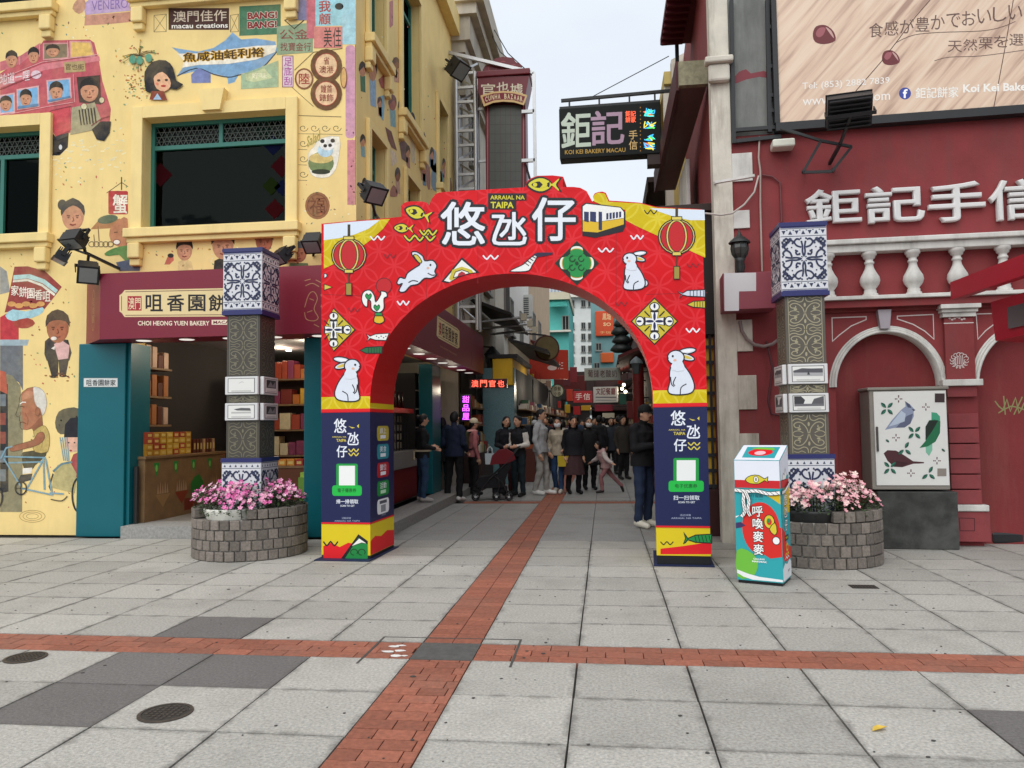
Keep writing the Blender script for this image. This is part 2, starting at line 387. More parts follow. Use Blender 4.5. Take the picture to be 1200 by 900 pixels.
while y < 60:
    st = .118 if y < 24 else .6
    for s, t in ((-1.24, -1.045), (-1.045, -.85)): bricks.append((s, t, y, y+st))
    y += st
brickrow(-2.7, 1.5, 14.4, 14.7, 'x', .235, 2)
bricks.sort(key=lambda q: ((q[0]+q[1])/2)**2+((q[2]+q[3])/2)**2 + (0 if Frame((0, 0), 0) and abs(((q[0]+q[1])/2+.12*(q[2]+q[3])/2)) < .72*(q[2]+q[3])/2+.3 and (q[2]+q[3])/2 > 3 else 400))
rest = MB()
for i, (x0, x1, y0, y1) in enumerate(bricks):
    if i < 298: slab_obj('brick', brick_me, x0, x1, y0, y1, .006, .004)
    else: rest.box(x0+.003, x1-.003, y0+.003, y1-.003, -.03, random.uniform(-.002, .001), brickred)
rest.build('distant_brick_strip', GND, kind='stuff')
b = MB(); b.box(-1.243, -.847, 4.777, 5.143, -.03, .0005, mat((.09, .09, .085), rough=.7, var=.25, scale=20, bump=.5, bscale=60)); b.build('centre_stone', GND)
dkl = mat((.07, .068, .062), rough=.8)
b = MB()
for x0, x1, y0, y1 in ((-1.55, -1.535, 4.66, 5.25), (-.60, -.585, 4.66, 5.25), (-1.55, -.585, 5.25, 5.262)): b.box(x0, x1, y0, y1, -.02, .0022, dkl)
b.build('inset_frame', GND)
white = mat((.72, .71, .68), rough=.8, var=.15)
b = MB()
for u, v, w in ((462, 758, .05), (470, 757, .04), (455, 764, .06), (468, 763, .05), (464, 769, .06), (474, 769, .03)):
    p = ground(u, v); n = 9
    b.slab([(p.x+w*random.uniform(.5, 1)*math.cos(6.283*i/n), p.y+.45*w*random.uniform(.5, 1)*math.sin(6.283*i/n)) for i in range(n)], .002, .0045, white)
b.build('white_paint_patch', GND)
iron = mat((.09, .075, .065), rough=.55, var=.3, scale=20, metal=.6, bump=.5, bscale=80)
iron2 = mat((.05, .045, .04), rough=.7, metal=.4)
for (u, v, r_, lb) in ((30, 771, .125, 'small round cast iron cover beside the red brick band, near the frame edge'), (194, 836, .135, 'round cast iron cover set in the slab in front of dark grey slabs')):
    p = ground(u, v); root = empty('manhole_cover', (p.x, p.y, 0), lb, 'manhole cover', 'iron covers in the paving')
    q = MB(); q.lathe([(r_, .001), (r_, .006), (r_*.86, .007), (r_*.86, .002)], (p.x, p.y, 0), iron, 28, smooth=False); q.build('ring', root)
    q = MB(); q.lathe([(r_*.84, .001), (r_*.84, .005), (0, .005)], (p.x, p.y, 0), iron2, 28, smooth=False)
    for i in range(-3, 4):
        for j in range(-3, 4):
            if math.hypot(i, j) < 3.4: q.box(p.x+i*r_*.21-.008, p.x+i*r_*.21+.008, p.y+j*r_*.21-.008, p.y+j*r_*.21+.008, .004, .008, iron)
    q.build('lid', root)
p = ground(1012, 688); b = MB(); b.box(p.x-.11, p.x+.11, p.y-.07, p.y+.07, .001, .006, iron2)
for i in range(8): b.box(p.x-.1+i*.026, p.x-.088+i*.026, p.y-.055, p.y+.055, .005, .009, iron)
b.build('drain_grate', None, 'small rectangular iron drain grate in the paving before the right planter', 'drain grate')
p = ground(1030, 856); b = MB(); lf = mat((.62, .42, .06), rough=.6, var=.2, scale=30)
prof = [(-.042, 0), (-.02, .016), (.012, .02), (.04, .004), (.055, 0), (.04, -.004), (.012, -.018), (-.02, -.014)]
b.add([(p.x+x*math.cos(.5)-y*math.sin(.5), p.y+x*math.sin(.5)+y*math.cos(.5), .004+abs(y)*.7+.006*(x > .03)) for x, y in prof]+[(p.x, p.y, .003)], [(i, (i+1) % 8, 8) for i in range(8)], lf)
b.build('fallen_leaf', None, 'single yellow fallen leaf lying on the foreground slab', 'leaf')
# stuck gum and litter specks
b = MB(); gum = mat((.06, .058, .055), rough=.9)
for i in range(420):
    x, y = random.uniform(-7, 5), random.uniform(2.6, 9.3); w = random.uniform(.003, .011)*(1.6 if random.random() < .12 else 1); n = 7
    b.slab([(x+w*random.uniform(.6, 1.2)*math.cos(6.283*k/n), y+w*random.uniform(.6, 1.2)*math.sin(6.283*k/n)) for k in range(n)], .0015, .0035, gum)
b.build('gum_specks', GND, kind='stuff')
# ------------------------------------------------------------------ festival arch
AF = Frame((-3.15, 8.285), -3.2); AD = .80
ARW = 4.20
NAVY, RED, YEL, GRN, WHT, BLK, PALE = '#121c4c', '#dd0f1c', '#e8cf1c', '#179248', '#e9eef6', '#12121c', '#dfe6f2'
def ringmat(c, c2, s, w=.045):
    m = bpy.data.materials.new('ringprint'); m.use_nodes = True; n = m.node_tree.nodes; L = m.node_tree.links; b = n['Principled BSDF']
    b.inputs['Roughness'].default_value = .42; b.inputs['Specular IOR Level'].default_value = .2
    t = n.new('ShaderNodeTexCoord'); sp = n.new('ShaderNodeSeparateXYZ'); L.new(t.outputs['Object'], sp.inputs[0])
    def ma(op, a, bb=None, cc=None):
        q = n.new('ShaderNodeMath'); q.operation = op
        for i, z in enumerate((a, bb, cc)):
            if z is None: continue
            if isinstance(z, (int, float)): q.inputs[i].default_value = z
            else: L.new(z, q.inputs[i])
        return q.outputs[0]
    tot = None
    for off in (0, .5):
        fx = ma('SUBTRACT', ma('FRACT', ma('ADD', ma('MULTIPLY', sp.outputs[0], 1/s), 100+off)), .5)
        fz = ma('SUBTRACT', ma('FRACT', ma('ADD', ma('MULTIPLY', sp.outputs[2], 1/s), 100+off)), .5)
        d = ma('SQRT', ma('ADD', ma('MULTIPLY', fx, fx), ma('MULTIPLY', fz, fz)))
        r = ma('LESS_THAN', ma('ABSOLUTE', ma('SUBTRACT', d, .47)), w); tot = r if tot is None else ma('MAXIMUM', tot, r)
    x = n.new('ShaderNodeMix'); x.data_type = 'RGBA'; x.inputs['A'].default_value = (*lin(c), 1); x.inputs['B'].default_value = (*lin(c2), 1); L.new(tot, x.inputs['Factor'])
    nz_ = n.new('ShaderNodeTexNoise'); nz_.inputs['Scale'].default_value = 3.5; nz_.inputs['Detail'].default_value = 7; L.new(t.outputs['Object'], nz_.inputs['Vector'])
    mr = n.new('ShaderNodeMapRange'); mr.inputs['From Min'].default_value = .3; mr.inputs['From Max'].default_value = .7; mr.inputs['To Min'].default_value = .90; mr.inputs['To Max'].default_value = 1.06; L.new(nz_.outputs['Fac'], mr.inputs['Value'])
    vm = n.new('ShaderNodeVectorMath'); vm.operation = 'SCALE'; L.new(x.outputs['Result'], vm.inputs[0]); L.new(mr.outputs[0], vm.inputs['Scale'])
    bu = n.new('ShaderNodeBump'); bu.inputs['Strength'].default_value = .25; bu.inputs['Distance'].default_value = .03; L.new(nz_.outputs['Fac'], bu.inputs['Height']); L.new(bu.outputs[0], b.inputs['Normal'])
    L.new(vm.outputs[0], b.inputs['Base Color']); return m
red_print = ringmat('#d60a18', '#e02832', .36, .03); yel_print = ringmat('#d4bc10', '#dfcb38', .36, .03)
red_side = mat('#c00b16', rough=.45, var=.03)
ARCH = empty('festival_arch', tuple(AF.w(ARW/2, AD/2, 0)), 'red printed festival arch on navy pillars spanning the lane entrance', 'arch')
top_px = [(379, 262), (405, 259.5), (430, 257.5), (455, 255.5), (470, 254), (470, 241), (474, 237.5), (480, 236), (494, 236), (500, 237.5), (502.5, 241), (506, 233), (510, 227.5), (515, 225.5), (520, 225), (570, 222), (615, 219.5), (617.5, 212.5), (623, 208.5), (630, 206), (647.5, 205.5), (660, 207), (659.5, 219), (672, 219), (680, 220), (687.5, 224), (694, 236), (696, 235), (695, 230), (697, 226.5), (701, 225), (706, 224.5), (710, 226), (714, 235), (730, 236), (750, 237.5), (770, 242.5), (826, 245)]
top = [AF.px(*p) for p in top_px]
ZS = 1.62                                    # underside of the printed header legs
xi0, xi1 = .575, 3.655; rx = (xi1-xi0)/2; cx = (xi0+xi1)/2; zsp = 1.70; rz = AF.px(608, 320)[1]-zsp
arc = [(cx+rx*math.cos(math.pi*i/40), zsp+rz*math.sin(math.pi*i/40)**.92) for i in range(41)]
poly = [(0, ZS)] + [(0.0, top[0][1])] + top[1:-1] + [(ARW, top[-1][1]), (ARW, ZS), (xi1, ZS)] + arc + [(xi0, ZS)]
b = MB(AF); b.prism(poly, 0, AD, red_print, red_side); b.build('header_board', ARCH)
navy = mat(NAVY, rough=.4, var=.03); blackp = mat('#0c0c10', rough=.5)
yel = mat('#dcc414', rough=.45, var=.03); redp = mat(RED, rough=.45, var=.03)
for (a0, a1, nm) in ((0., .575, 'left'), (3.655, ARW, 'right')):
    b = MB(AF); b.box(a0+.002, a1-.002, .002, AD-.002, .385, ZS-.001, navy); b.build('pillar', ARCH)
    b = MB(AF); b.box(a0+.003, a1-.003, .003, AD-.003, .102 if nm == 'right' else .047, .384, yel); pb = b.build('pillar_base', ARCH)
    b = MB(AF); b.box(a0+.006, a1-.006, .006, AD-.006, .0, .1 if nm == 'right' else .045, blackp); b.build('plinth', ARCH)
    b = MB(AF); b.box(a0-.03, a1+.03, -.12 if nm == 'left' else -.05, AD+.08, .003, .012, mat('#16224a', rough=.6)); b.build('foot_plate', ARCH)
# ---- print on the front
A = Art(AF, -.0025)
z6, z7, z8, zr = zf(200, 240, 4), zf(200, 450, 4), zf(430, 190, 4), zf(640, 190, 4)
A.poly([(379.5, 263), (405, 260.5), (430, 258.5), (457, 256.5), (449, 268), (436, 280), (420, 292), (400, 305), (379.5, 315)], yel_print)
A.poly([(379.5, 263), (405, 260.5), (430, 258.5), (445, 258), (432, 268), (415, 275), (398, 279), (379.5, 281.5)], '#dde8f6')
A.poly([(716, 236.5), (750, 238.5), (770, 243.5), (825.5, 246), (826.5, 302), (800, 290), (770, 276), (748, 266), (733, 258), (733, 245), (722, 240)], yel_print)
A.poly([(761, 244), (790, 245), (825.5, 246), (826, 258), (808, 258), (790, 254), (775, 249)], '#dde8f6')
A.poly([(696, 236), (695.5, 230), (698, 227), (702, 225.8), (709, 227), (713, 236), (733, 240), (733, 246), (705, 240)], yel_print)
# header foot bands
for (x0, x1) in ((0, .575), (3.655, ARW)):
    L = lambda u, v: (u, v); q = Art(AF, 0., mp=L)
    q.rect(x0+.001, 1.795, x1-.001, 1.66, yel_print); q.rect(x0+.001, 1.66, x1-.001, 1.625, RED)
    q.build('printed_band', ARCH); q = Art(AF, 0., mp=L)
    q.rect(x0+.003, .405, x1-.003, .386, RED); q.build('printed_band', ARCH)
def fish(cu, cv, w, h, c, rot=0):
    k = [(-1, 0), (-.6, -.62), (-.1, -.8), (.35, -.45), (.55, -.1), (.95, -.7), (1, -.6), (.8, 0), (1, .6), (.95, .7), (.55, .1), (.35, .45), (-.1, .8), (-.6, .62)]
    cs, sn = math.cos(R(rot)), math.sin(R(rot)); f = lambda pts: [(cu+x*w*cs-y*h*sn, cv+x*w*sn+y*h*cs) for x, y in pts]
    A.poly(f([(x*1.16, y*1.28) for x, y in k]), BLK, 3); A.poly(f(k), c, 3); A.poly(f([(x*.6-.2, y*.5) for x, y in k[:7]+k[9:]]), BLK, 2)
    A.ell(*f([(-.55, 0)])[0], w*.14, h*.26, c); A.poly(f([(-.25, -.4), (.1, -.3), (.25, 0), (.1, .3), (-.25, .4), (-.05, 0)]), c, 2)
fish(637, 216.5, 18, 9.5, '#d9d032'); fish(490, 250, 15, 8.5, '#d9d032', 18); fish(473, 267.5, 11, 6, '#d9d032', 3)
for v, x, w in ((273, 497, 13), (279, 474, 36)):
    A.wave(x, v, w, 3, 3 if w > 20 else 2, 4.4, BLK); A.wave(x, v, w, 3, 3 if w > 20 else 2, 1.8, '#d9d032')
A.wave(492, 272.5, 20, 2.8, 2, 4.4, BLK); A.wave(492, 272.5, 20, 2.8, 2, 1.8, '#d9d032')
# title
for ch, (u0, v0, u1, v1) in zip('悠氹仔', ((517, 237, 568, 287), (577, 249, 617, 287), (624, 232, 674, 282))):
    A.text(ch, u0, v0, u1, v1, WHT, .022, BLK, .06)
A.rect(572, 226.5, 617, 235, BLK); A.rect(572, 235, 605, 245.5, BLK)
A.text('ARRAIAL NA', 574.5, 229, 615, 233.8, '#d9d032', .02); A.text('TAIPA', 575, 236.5, 602, 244, '#d9d032', .03)
# tram
A.poly(zr([(165, 205), (185, 190), (350, 210), (372, 235), (372, 300), (360, 325), (230, 355), (170, 345)]), BLK)
A.poly(zr([(172, 208), (188, 196), (348, 214), (364, 234), (364, 262), (240, 280), (172, 270)]), '#f2f2ee')
A.poly(zr([(172, 270), (240, 282), (364, 264), (364, 292), (240, 330), (172, 325)]), '#e0b81e')
for a, bq in ((178, 200), (206, 234), (246, 262)): A.poly(zr([(a, 232), (bq, 234), (bq, 282 if a < 240 else 320), (a, 278 if a < 240 else 318)]), '#23305e')
for a in range(282, 356, 15): A.poly(zr([(a, 240-(a-282)*.12), (a+10, 239-(a-282)*.12), (a+10, 268-(a-282)*.16), (a, 270-(a-282)*.16)]), '#23305e')
# wiggles
for u, v, w, c in ((434, 279, 17, WHT), (566, 301.5, 18, WHT), (465.5, 355, 14, WHT), (701, 293, 18, WHT), (739, 278, 15, WHT), (804, 387, 16, WHT), (450, 300, 14, '#8c1020'), (408, 363, 14, '#8c1020'), (805, 311, 14, '#8c1020'), (721, 356, 14, '#8c1020'), (755, 248.5, 15, BLK)):
    A.wave(u, v, w, 2.2, 2, 1.7 if c == WHT else 1.2, c)
# rabbits
def rabbit(pts, inner, eye, cheek, extra=()):
    A.poly(pts, PALE, 3, BLK, 1.5)
    A.poly(inner, '#d9c64a', 2, BLK, .9); A.ell(*eye, 1.1, 1.3, BLK); A.ell(*cheek, 1.5, 1.3, '#e9b49a')
    for e in extra: A.line(e, 1.1, BLK, 3)
rabbit(z8([(150, 600), (165, 570), (150, 575), (140, 565), (155, 540), (178, 545), (190, 520), (225, 495), (248, 478), (225, 455), (208, 425), (232, 420), (262, 440), (272, 462), (308, 460), (328, 485), (318, 512), (326, 530), (300, 545), (270, 545), (240, 572), (205, 580), (180, 606), (160, 610)]),
       z8([(218, 436), (238, 436), (258, 466), (245, 472)]), z8([(298, 482)])[0], z8([(286, 496)])[0], [z8([(195, 565), (215, 555), (240, 560)]), z8([(285, 520), (305, 530), (322, 528)])])
def sitting(hx, hy, sgn, k=1., tail=True):
    """seated rabbit: head at hx, hy, looking towards sgn, ears laid back"""
    E = lambda x, y, rx_, ry_, c, rot=0, w=1.4: A.ell(hx+sgn*x*k, hy+y*k, rx_*k, ry_*k, c, sgn*rot, BLK if w else None, w)
    E(-13, -7.5, 10, 3.4, PALE, 8); E(-13, -7.5, 7, 1.5, '#f6f8fc', 8, 0); E(-12, -.5, 9.5, 3.6, PALE, -16); E(-12, -.5, 6.5, 1.7, '#dcc24c', -16, 0)
    if tail: E(-20, 33, 5, 5, PALE)
    A.poly([(hx+sgn*x*k, hy+y*k) for x, y in ((-6, 5), (3, 6), (7, 16), (7, 28), (9, 38), (4, 42), (-10, 42), (-19, 39), (-21, 31), (-17, 20), (-11, 11))], PALE, 3, BLK, 1.4)
    E(0, 0, 9.5, 8.2, PALE); A.poly([(hx+sgn*x*k, hy+y*k) for x, y in ((-7, 4), (3, 5), (5, 14), (-9, 15))], PALE, 2)
    A.ell(hx+sgn*3.5*k, hy-1.5*k, 1.2, 1.4, BLK); A.ell(hx+sgn*1*k, hy+3*k, 1.8, 1.4, '#e9b49a'); A.ell(hx+sgn*9*k, hy+.6*k, 1.1, .9, BLK)
    for e_ in ([(0, 22), (3, 29), (1, 32)], [(6, 22), (5, 30), (2, 33)], [(-12, 30), (-6, 34), (-5, 42)]): A.line([(hx+sgn*x*k, hy+y*k) for x, y in e_], 1.1, BLK, 3)
sitting(413, 429, 1, .98, False); sitting(738, 303.5, -1, .86); sitting(792, 419, -1, 1.03, False)
# lanterns
for (cu, tv, s_) in ((409, 277, 1.), (793, 254, 1.06)):
    A.line([(cu, tv-14 if cu < 500 else tv-10), (cu, tv+4)], 3.2, '#3a3018')
    A.ell(cu, tv+22*s_, 21*s_, 20*s_, BLK); A.ell(cu, tv+22*s_, 19.6*s_, 18.8*s_, '#d8c46a'); A.ell(cu, tv+22*s_, 18.6*s_, 18.0*s_, BLK); A.ell(cu, tv+22*s_, 17.4*s_, 17.2*s_, '#c40e1a')
    for w in (10.5,): A.ring(cu, tv+22*s_, w*s_, 18.0*s_, 3.2, BLK); A.ring(cu, tv+22*s_, w*s_, 17.9*s_, 1.5, '#e0cc60')
    A.rect(cu-6, tv, cu+6, tv+4, '#e0cc60', BLK, .8); A.rect(cu-5, tv+39*s_, cu+5, tv+43*s_, '#e0cc60', BLK, .8)
    A.line([(cu, tv+43*s_), (cu, tv+56*s_)], 1.2, '#3a3018'); A.rect(cu-3.4, tv+55*s_, cu+3.4, tv+69*s_, '#a08c3c', BLK, .9)
# diamond tiles
def diamond(cu, cv, a, kind):
    d = lambda k: [(cu, cv-a*k), (cu+a*k, cv), (cu, cv+a*k), (cu-a*k, cv)]
    A.poly(d(1), BLK if kind != 'g' else '#0d3020')
    if kind == 'g':
        A.poly(d(.93), '#10251c'); A.ell(cu, cv, a*.52, a*.52, '#149043')
        for dx, dy in ((0, -1), (1, 0), (0, 1), (-1, 0)):
            A.ell(cu+dx*a*.62, cv+dy*a*.62, a*(.27 if dx == 0 else .15), a*(.15 if dx == 0 else .27), '#f1efe6'); A.ell(cu+dx*a*.56, cv+dy*a*.56, a*(.28 if dx == 0 else .11), a*(.11 if dx == 0 else .28), '#d9a92c'); A.ell(cu+dx*a*.48, cv+dy*a*.48, a*(.3 if dx == 0 else .16), a*(.16 if dx == 0 else .3), '#149043')
            A.ring(cu+(dx-dy)*a*.2, cv+(dy+dx)*a*.2, a*.12, a*.12, 1.1, '#0c4020', 0, 280)
        A.ell(cu, cv, a*.08, a*.08, '#0c4020')
    else:
        A.poly(d(.93), '#cdbb33')
        for dx, dy in ((0, -1), (1, 0), (0, 1), (-1, 0)):
            A.ell(cu+dx*a*.61, cv+dy*a*.61, a*(.2 if dx == 0 else .17), a*(.17 if dx == 0 else .2), '#f2f2ee', 0, BLK, 1.1)
            A.ell(cu+dx*a*.64, cv+dy*a*.64, a*(.045 if dx == 0 else .1), a*(.1 if dx == 0 else .045), NAVY)
        k = [(0, -.36), (.15, -.38), (.11, -.11), (.38, -.15), (.36, 0)]
        q = k + [(x, -y) for x, y in k[::-1][1:]]; q = q + [(-x, y) for x, y in q[::-1][1:-1]]
        A.poly([(cu+x*a*1.2, cv+y*a*1.2) for x, y in q], BLK); A.poly([(cu+x*a, cv+y*a) for x, y in q], '#f4f4f0')
        for dx, dy in ((0, -1), (1, 0), (0, 1), (-1, 0)): A.ell(cu+dx*a*.2, cv+dy*a*.2, a*(.055 if dx == 0 else .17), a*(.17 if dx == 0 else .055), NAVY)
        for dx, dy in ((-1, -1), (1, -1), (1, 1), (-1, 1)): A.line([(cu+dx*a*.2, cv+dy*a*.2), (cu+dx*a*.42, cv+dy*a*.42)], a*.05, BLK)
diamond(767, 376.5, 28, 'y'); diamond(676, 308.5, 26, 'g')
# left diamond clipped by the board edge, and the one cut by the opening
A.umin = 379.8; diamond(391, 386.5, 26, 'y'); A.umin = None
cz = z8([(348, 560), (445, 445), (528, 518), (480, 524), (430, 540), (380, 568)])
A.poly(cz, BLK); A.poly(z8([(362, 556), (445, 458), (512, 516), (470, 522), (425, 538), (388, 562)]), '#f0efe8'); A.poly(z8([(385, 548), (400, 505), (445, 490), (490, 505), (500, 518), (460, 524), (420, 540), (395, 556)]), '#cdbb33'); A.poly(z8([(405, 542), (415, 515), (445, 505), (475, 515), (480, 522), (440, 533)]), '#f0efe8', 0, BLK, .9); A.poly(z8([(425, 536), (430, 522), (445, 512), (460, 520), (462, 528)]), '#b02030')
# bird with the dark bill
A.poly(z8([(670, 512), (700, 495), (735, 478), (765, 450), (785, 436), (798, 444), (775, 482), (760, 508), (720, 514)]), '#f1f1ee', 2, BLK, 1.1)
for k in range(4): A.line(z8([(735+k*13, 468-k*9), (760+k*10, 486-k*12)]), 1., BLK)
A.poly(z8([(780, 432), (800, 424), (872, 424), (868, 434), (800, 446)]), '#2a2140', 1)
# rooster
A.ell(450, 335, 9.2, 9.2, '#c40f1b', 0, BLK, .7)
A.poly(z6([(895, 440), (905, 408), (935, 400), (955, 425), (962, 455), (985, 420), (985, 405), (1010, 410), (1015, 430), (1000, 440), (1000, 485), (980, 505), (955, 500), (940, 485), (938, 455), (925, 445), (922, 478), (905, 470)]), '#f3f3ee', 3, BLK, 1.3)
for x, y in ((928, 430), (967, 482)): A.poly(z6([(x, y+16), (x-15, y-2), (x-8, y-14), (x, y-6), (x+9, y-14), (x+14, y-2)]), '#179248', 2, BLK, .7)
A.poly(z6([(952, 548), (958, 520), (975, 510), (995, 522), (1002, 545), (980, 558)]), '#e0b81e', 2, BLK, 1.1); A.rect(*z6([(958, 506)])[0], *z6([(992, 520)])[0], '#179248', BLK, .8)
# sardines
A.poly(z6([(918, 606), (935, 616), (960, 606), (1024, 602), (1010, 636), (960, 634), (935, 626), (920, 640), (928, 622)]), '#f1f1ee', 1, BLK, 1.)
for k in range(5): A.ell(*z6([(965+k*11, 616+(k % 2)*7)])[0], .8, .6, BLK)
A.poly(z6([(888, 682), (915, 668), (992, 664), (990, 696), (915, 696)]), '#22683c', 1, BLK, 1.1)
for k in range(5): A.line(z6([(928+k*13, 670), (928+k*13, 694)]), .6, '#0c301c')
A.poly([(380, 320.5), (383, 321.5), (383, 324), (380, 326)], WHT, 0, BLK, .8); A.poly([(380, 333), (389.5, 336.5), (380, 340)], '#d9c64a', 0, BLK, .8)
A.poly(zr([(615, 605), (640, 615), (660, 602), (746, 598), (746, 632), (660, 628), (640, 622), (625, 640), (635, 620)]), '#cfd6e4', 1, BLK, 1.1)
for k in range(5): A.line(zr([(675+k*16, 602), (675+k*16, 628)]), .8, NAVY)
A.poly(zr([(660, 668), (690, 652), (746, 650), (746, 684), (690, 680)]), '#cdbb33', 1, BLK, 1.1)
for k in range(4): A.line(zr([(695+k*13, 654), (695+k*13, 680)]), .7, BLK)
A.build('printed_artwork', ARCH)
for a_ in ([(500, 246), (500, 352)], [(560, 224), (560, 332)], [(640, 207), (640, 320)], [(722, 238), (722, 362)], [(379, 345), (452, 348)], [(757, 345), (829, 343)]): q = Art(AF, 0.); q.line(a_, .5, '#8e0812'); q.build('panel_seam', ARCH)
# ---- pillar print
def pillar_print(u0, u1, v_at, trad):
    q = Art(AF, .002); w = u1-u0; X = lambda f: u0+w*f
    vv = lambda f: v_at[0]+(v_at[1]-v_at[0])*f        # 0 = top of navy panel, 1 = bottom
    q.text('悠', X(.26), vv(.085), X(.53), vv(.205), WHT, .02); q.text('氹', X(.56), vv(.2), X(.80), vv(.31), WHT, .02); q.text('仔', X(.32), vv(.315), X(.55), vv(.415), WHT, .02)
    q.text('ARRAIAL NA', X(.22), vv(.235), X(.53), vv(.247), '#d9c64a', .01); q.text('TAIPA', X(.31), vv(.258), X(.53), vv(.283), '#d9c64a', .02)
    cu, cv = X(.69), vv(.148)
    q.poly([(cu+x*6.2, cv+y*3.4) for x, y in ((-1, 0), (-.3, -.8), (.3, -.6), (.6, 0), (1, -.7), (1, .7), (.6, 0), (.3, .6), (-.3, .8))], '#d9c64a', 1); q.ell(cu-1.5, cv, 2.6, 1.2, NAVY)
    for f in (.355, .39): q.wave(X(.58), vv(f), w*.22, 1.6, 2, 1.3, '#d9c64a')
    q.build('pillar_title', ARCH); q = Art(AF, .002)
    q.rrect(X(.31), vv(.47), X(.78), vv(.68), 2, '#0f9a3c'); q.rect(X(.37), vv(.488), X(.72), vv(.655), '#eef0ee')
    q.rrect(X(.22), vv(.655), X(.87), vv(.745), 3, '#19b845'); q.text('電子優惠券' if trad else '电子优惠券', X(.34), vv(.68), X(.75), vv(.715), '#0b4a20', .01)
    q.build('coupon_panel', ARCH); q = Art(AF, .002)
    q.text('掃一掃領取' if trad else '扫一扫领取', X(.31), vv(.775), X(.79), vv(.812), WHT, .02); q.text('SCAN TO GET', X(.40), vv(.822), X(.71), vv(.838), WHT, .01)
    q.build('scan_line', ARCH); q = Art(AF, .002)
    q.text('活動詳情' if trad else '活动详情', X(.43), vv(.927), X(.63), vv(.944), '#aab2cc'); q.text('ARRAIAL NA TAIPA', X(.27), vv(.953), X(.83), vv(.966), '#aab2cc')
    q.build('pillar_lettering', ARCH)
pillar_print(377.5, 431, (479, 616), True); pillar_print(769.5, 833, (469, 613), False)
# bases
q = Art(AF, .003)
q.poly([(379, 640), (388, 636), (398, 641), (408, 636), (431, 640), (431, 655), (379, 655)], RED, 0); q.wave(379, 637, 17, 2.4, 2, 1.6, BLK)
q.poly([(399, 655.5), (420, 626), (431, 634), (431, 655.5)], BLK); q.poly([(404, 655), (420, 630), (431, 638), (431, 655)], '#15843c'); q.poly([(412, 640), (421, 630.5), (430, 637), (424, 636)], '#f0efe6', 0, BLK, .7)
for x in (415, 424): q.ring(x, 647, 4, 3.4, 1, '#0b3a1a', 90, 400)
q.build('printed_base_art', ARCH)
q = Art(AF, .003)
q.poly([(774, 643), (800, 640), (833.5, 635), (834, 649.5), (774, 649.5)], RED); q.wave(774, 636.5, 15, 1.8, 2, 1.2, BLK)
q.poly([(801, 623.5), (804, 628), (806, 631), (815, 627), (834, 626), (834, 636.5), (815, 635.5), (806, 632.5), (803, 636), (801, 637), (803.5, 631)], '#178a44', 1, BLK, 1.2)
for k in range(5): q.line([(814+k*4.2, 627.5), (816+k*4.2, 635)], .8, '#0a3018')
q.build('printed_base_art', ARCH)
# ---- inner side of the left pillar
SF = Frame(tuple(AF.w(.575, 0, 0))[:2], -3.2+90)
q = Art(SF, 0., mp=lambda u, v: (u, v))
q.rect(.002, 1.99, AD-.002, 1.66, yel_print); q.rect(.002, 1.66, AD-.002, 1.625, RED); q.build('printed_band', ARCH)
q = Art(SF, 0.002, mp=lambda u, v: (u, v)); q.rect(.003, .404, AD-.003, .386, RED)
for z_, c, t1 in ((1.38, '#b8a93a', '線上'), (1.17, '#2a8a9a', '美食'), (.96, '#b01c2c', '攤位'), (.75, '#158a40', '活動'), (.545, '#e6e9ee', '')):
    q.rrect(.22, z_-.085, .62, z_+.085, .05, c)
    if t1: q.text(t1, .31, z_+.065, .53, z_-.005, WHT, .01); q.rect(.33, z_-.02, .51, z_-.06, WHT if z_ != .75 else '#bfe6c8')
    else: q.rect(.3, z_+.065, .54, z_+.03, '#555c66'); q.rect(.34, z_+.015, .50, z_-.065, '#8a9096')
q.text('活動詳情', .36, .455, .50, .435, '#aab2cc'); q.build('badge_print', ARCH)
q = Art(SF, 0.003, mp=lambda u, v: (u, v)); q.poly([(.004, .2), (.15, .24), (.35, .21), (.55, .25), (AD-.004, .22), (AD-.004, .05), (.004, .05)], RED); q.build('printed_base_art', ARCH)
# ------------------------------------------------------------------ yellow corner building
LF = Frame((0, 10.0), 0); LS = Frame((-3.31, 10.0), 90)
yellow = mat('#f4d892', rough=.85, var=.09, scale=1.7, bump=.14, bscale=35, grime=.3, gcol=(.58, .42, .19), streak=True)
yellow_trim = mat('#f4da96', rough=.8, var=.07, scale=3, bump=.08, grime=.28, gcol=(.35, .26, .13), streak=True)
teal_fr = mat('#2f7468', rough=.5, var=.08); teal_col = mat('#00606b', rough=.38, var=.07, scale=1.2)
def glassmat(tint, refl):
    m = bpy.data.materials.new('window_glass'); m.use_nodes = True; n = m.node_tree.nodes; L = m.node_tree.links; n.clear(); o = n.new('ShaderNodeOutputMaterial'); x = n.new('ShaderNodeMixShader'); t_ = n.new('ShaderNodeBsdfTransparent'); g = n.new('ShaderNodeBsdfGlossy')
    t_.inputs[0].default_value = (*tint, 1); g.inputs['Roughness'].default_value = .04; nn = n.new('ShaderNodeTexNoise'); nn.inputs['Scale'].default_value = 1.1; nn.inputs['Detail'].default_value = 3; tc_ = n.new('ShaderNodeTexCoord'); L.new(tc_.outputs['Object'], nn.inputs['Vector'])
    bu = n.new('ShaderNodeBump'); bu.inputs['Strength'].default_value = .12; bu.inputs['Distance'].default_value = .1; L.new(nn.outputs['Fac'], bu.inputs['Height']); L.new(bu.outputs[0], g.inputs['Normal']); g.inputs['Color'].default_value = (.75, .9, .85, 1)
    x.inputs['Fac'].default_value = refl; L.new(t_.outputs[0], x.inputs[1]); L.new(g.outputs[0], x.inputs[2]); L.new(x.outputs[0], o.inputs['Surface']); return m
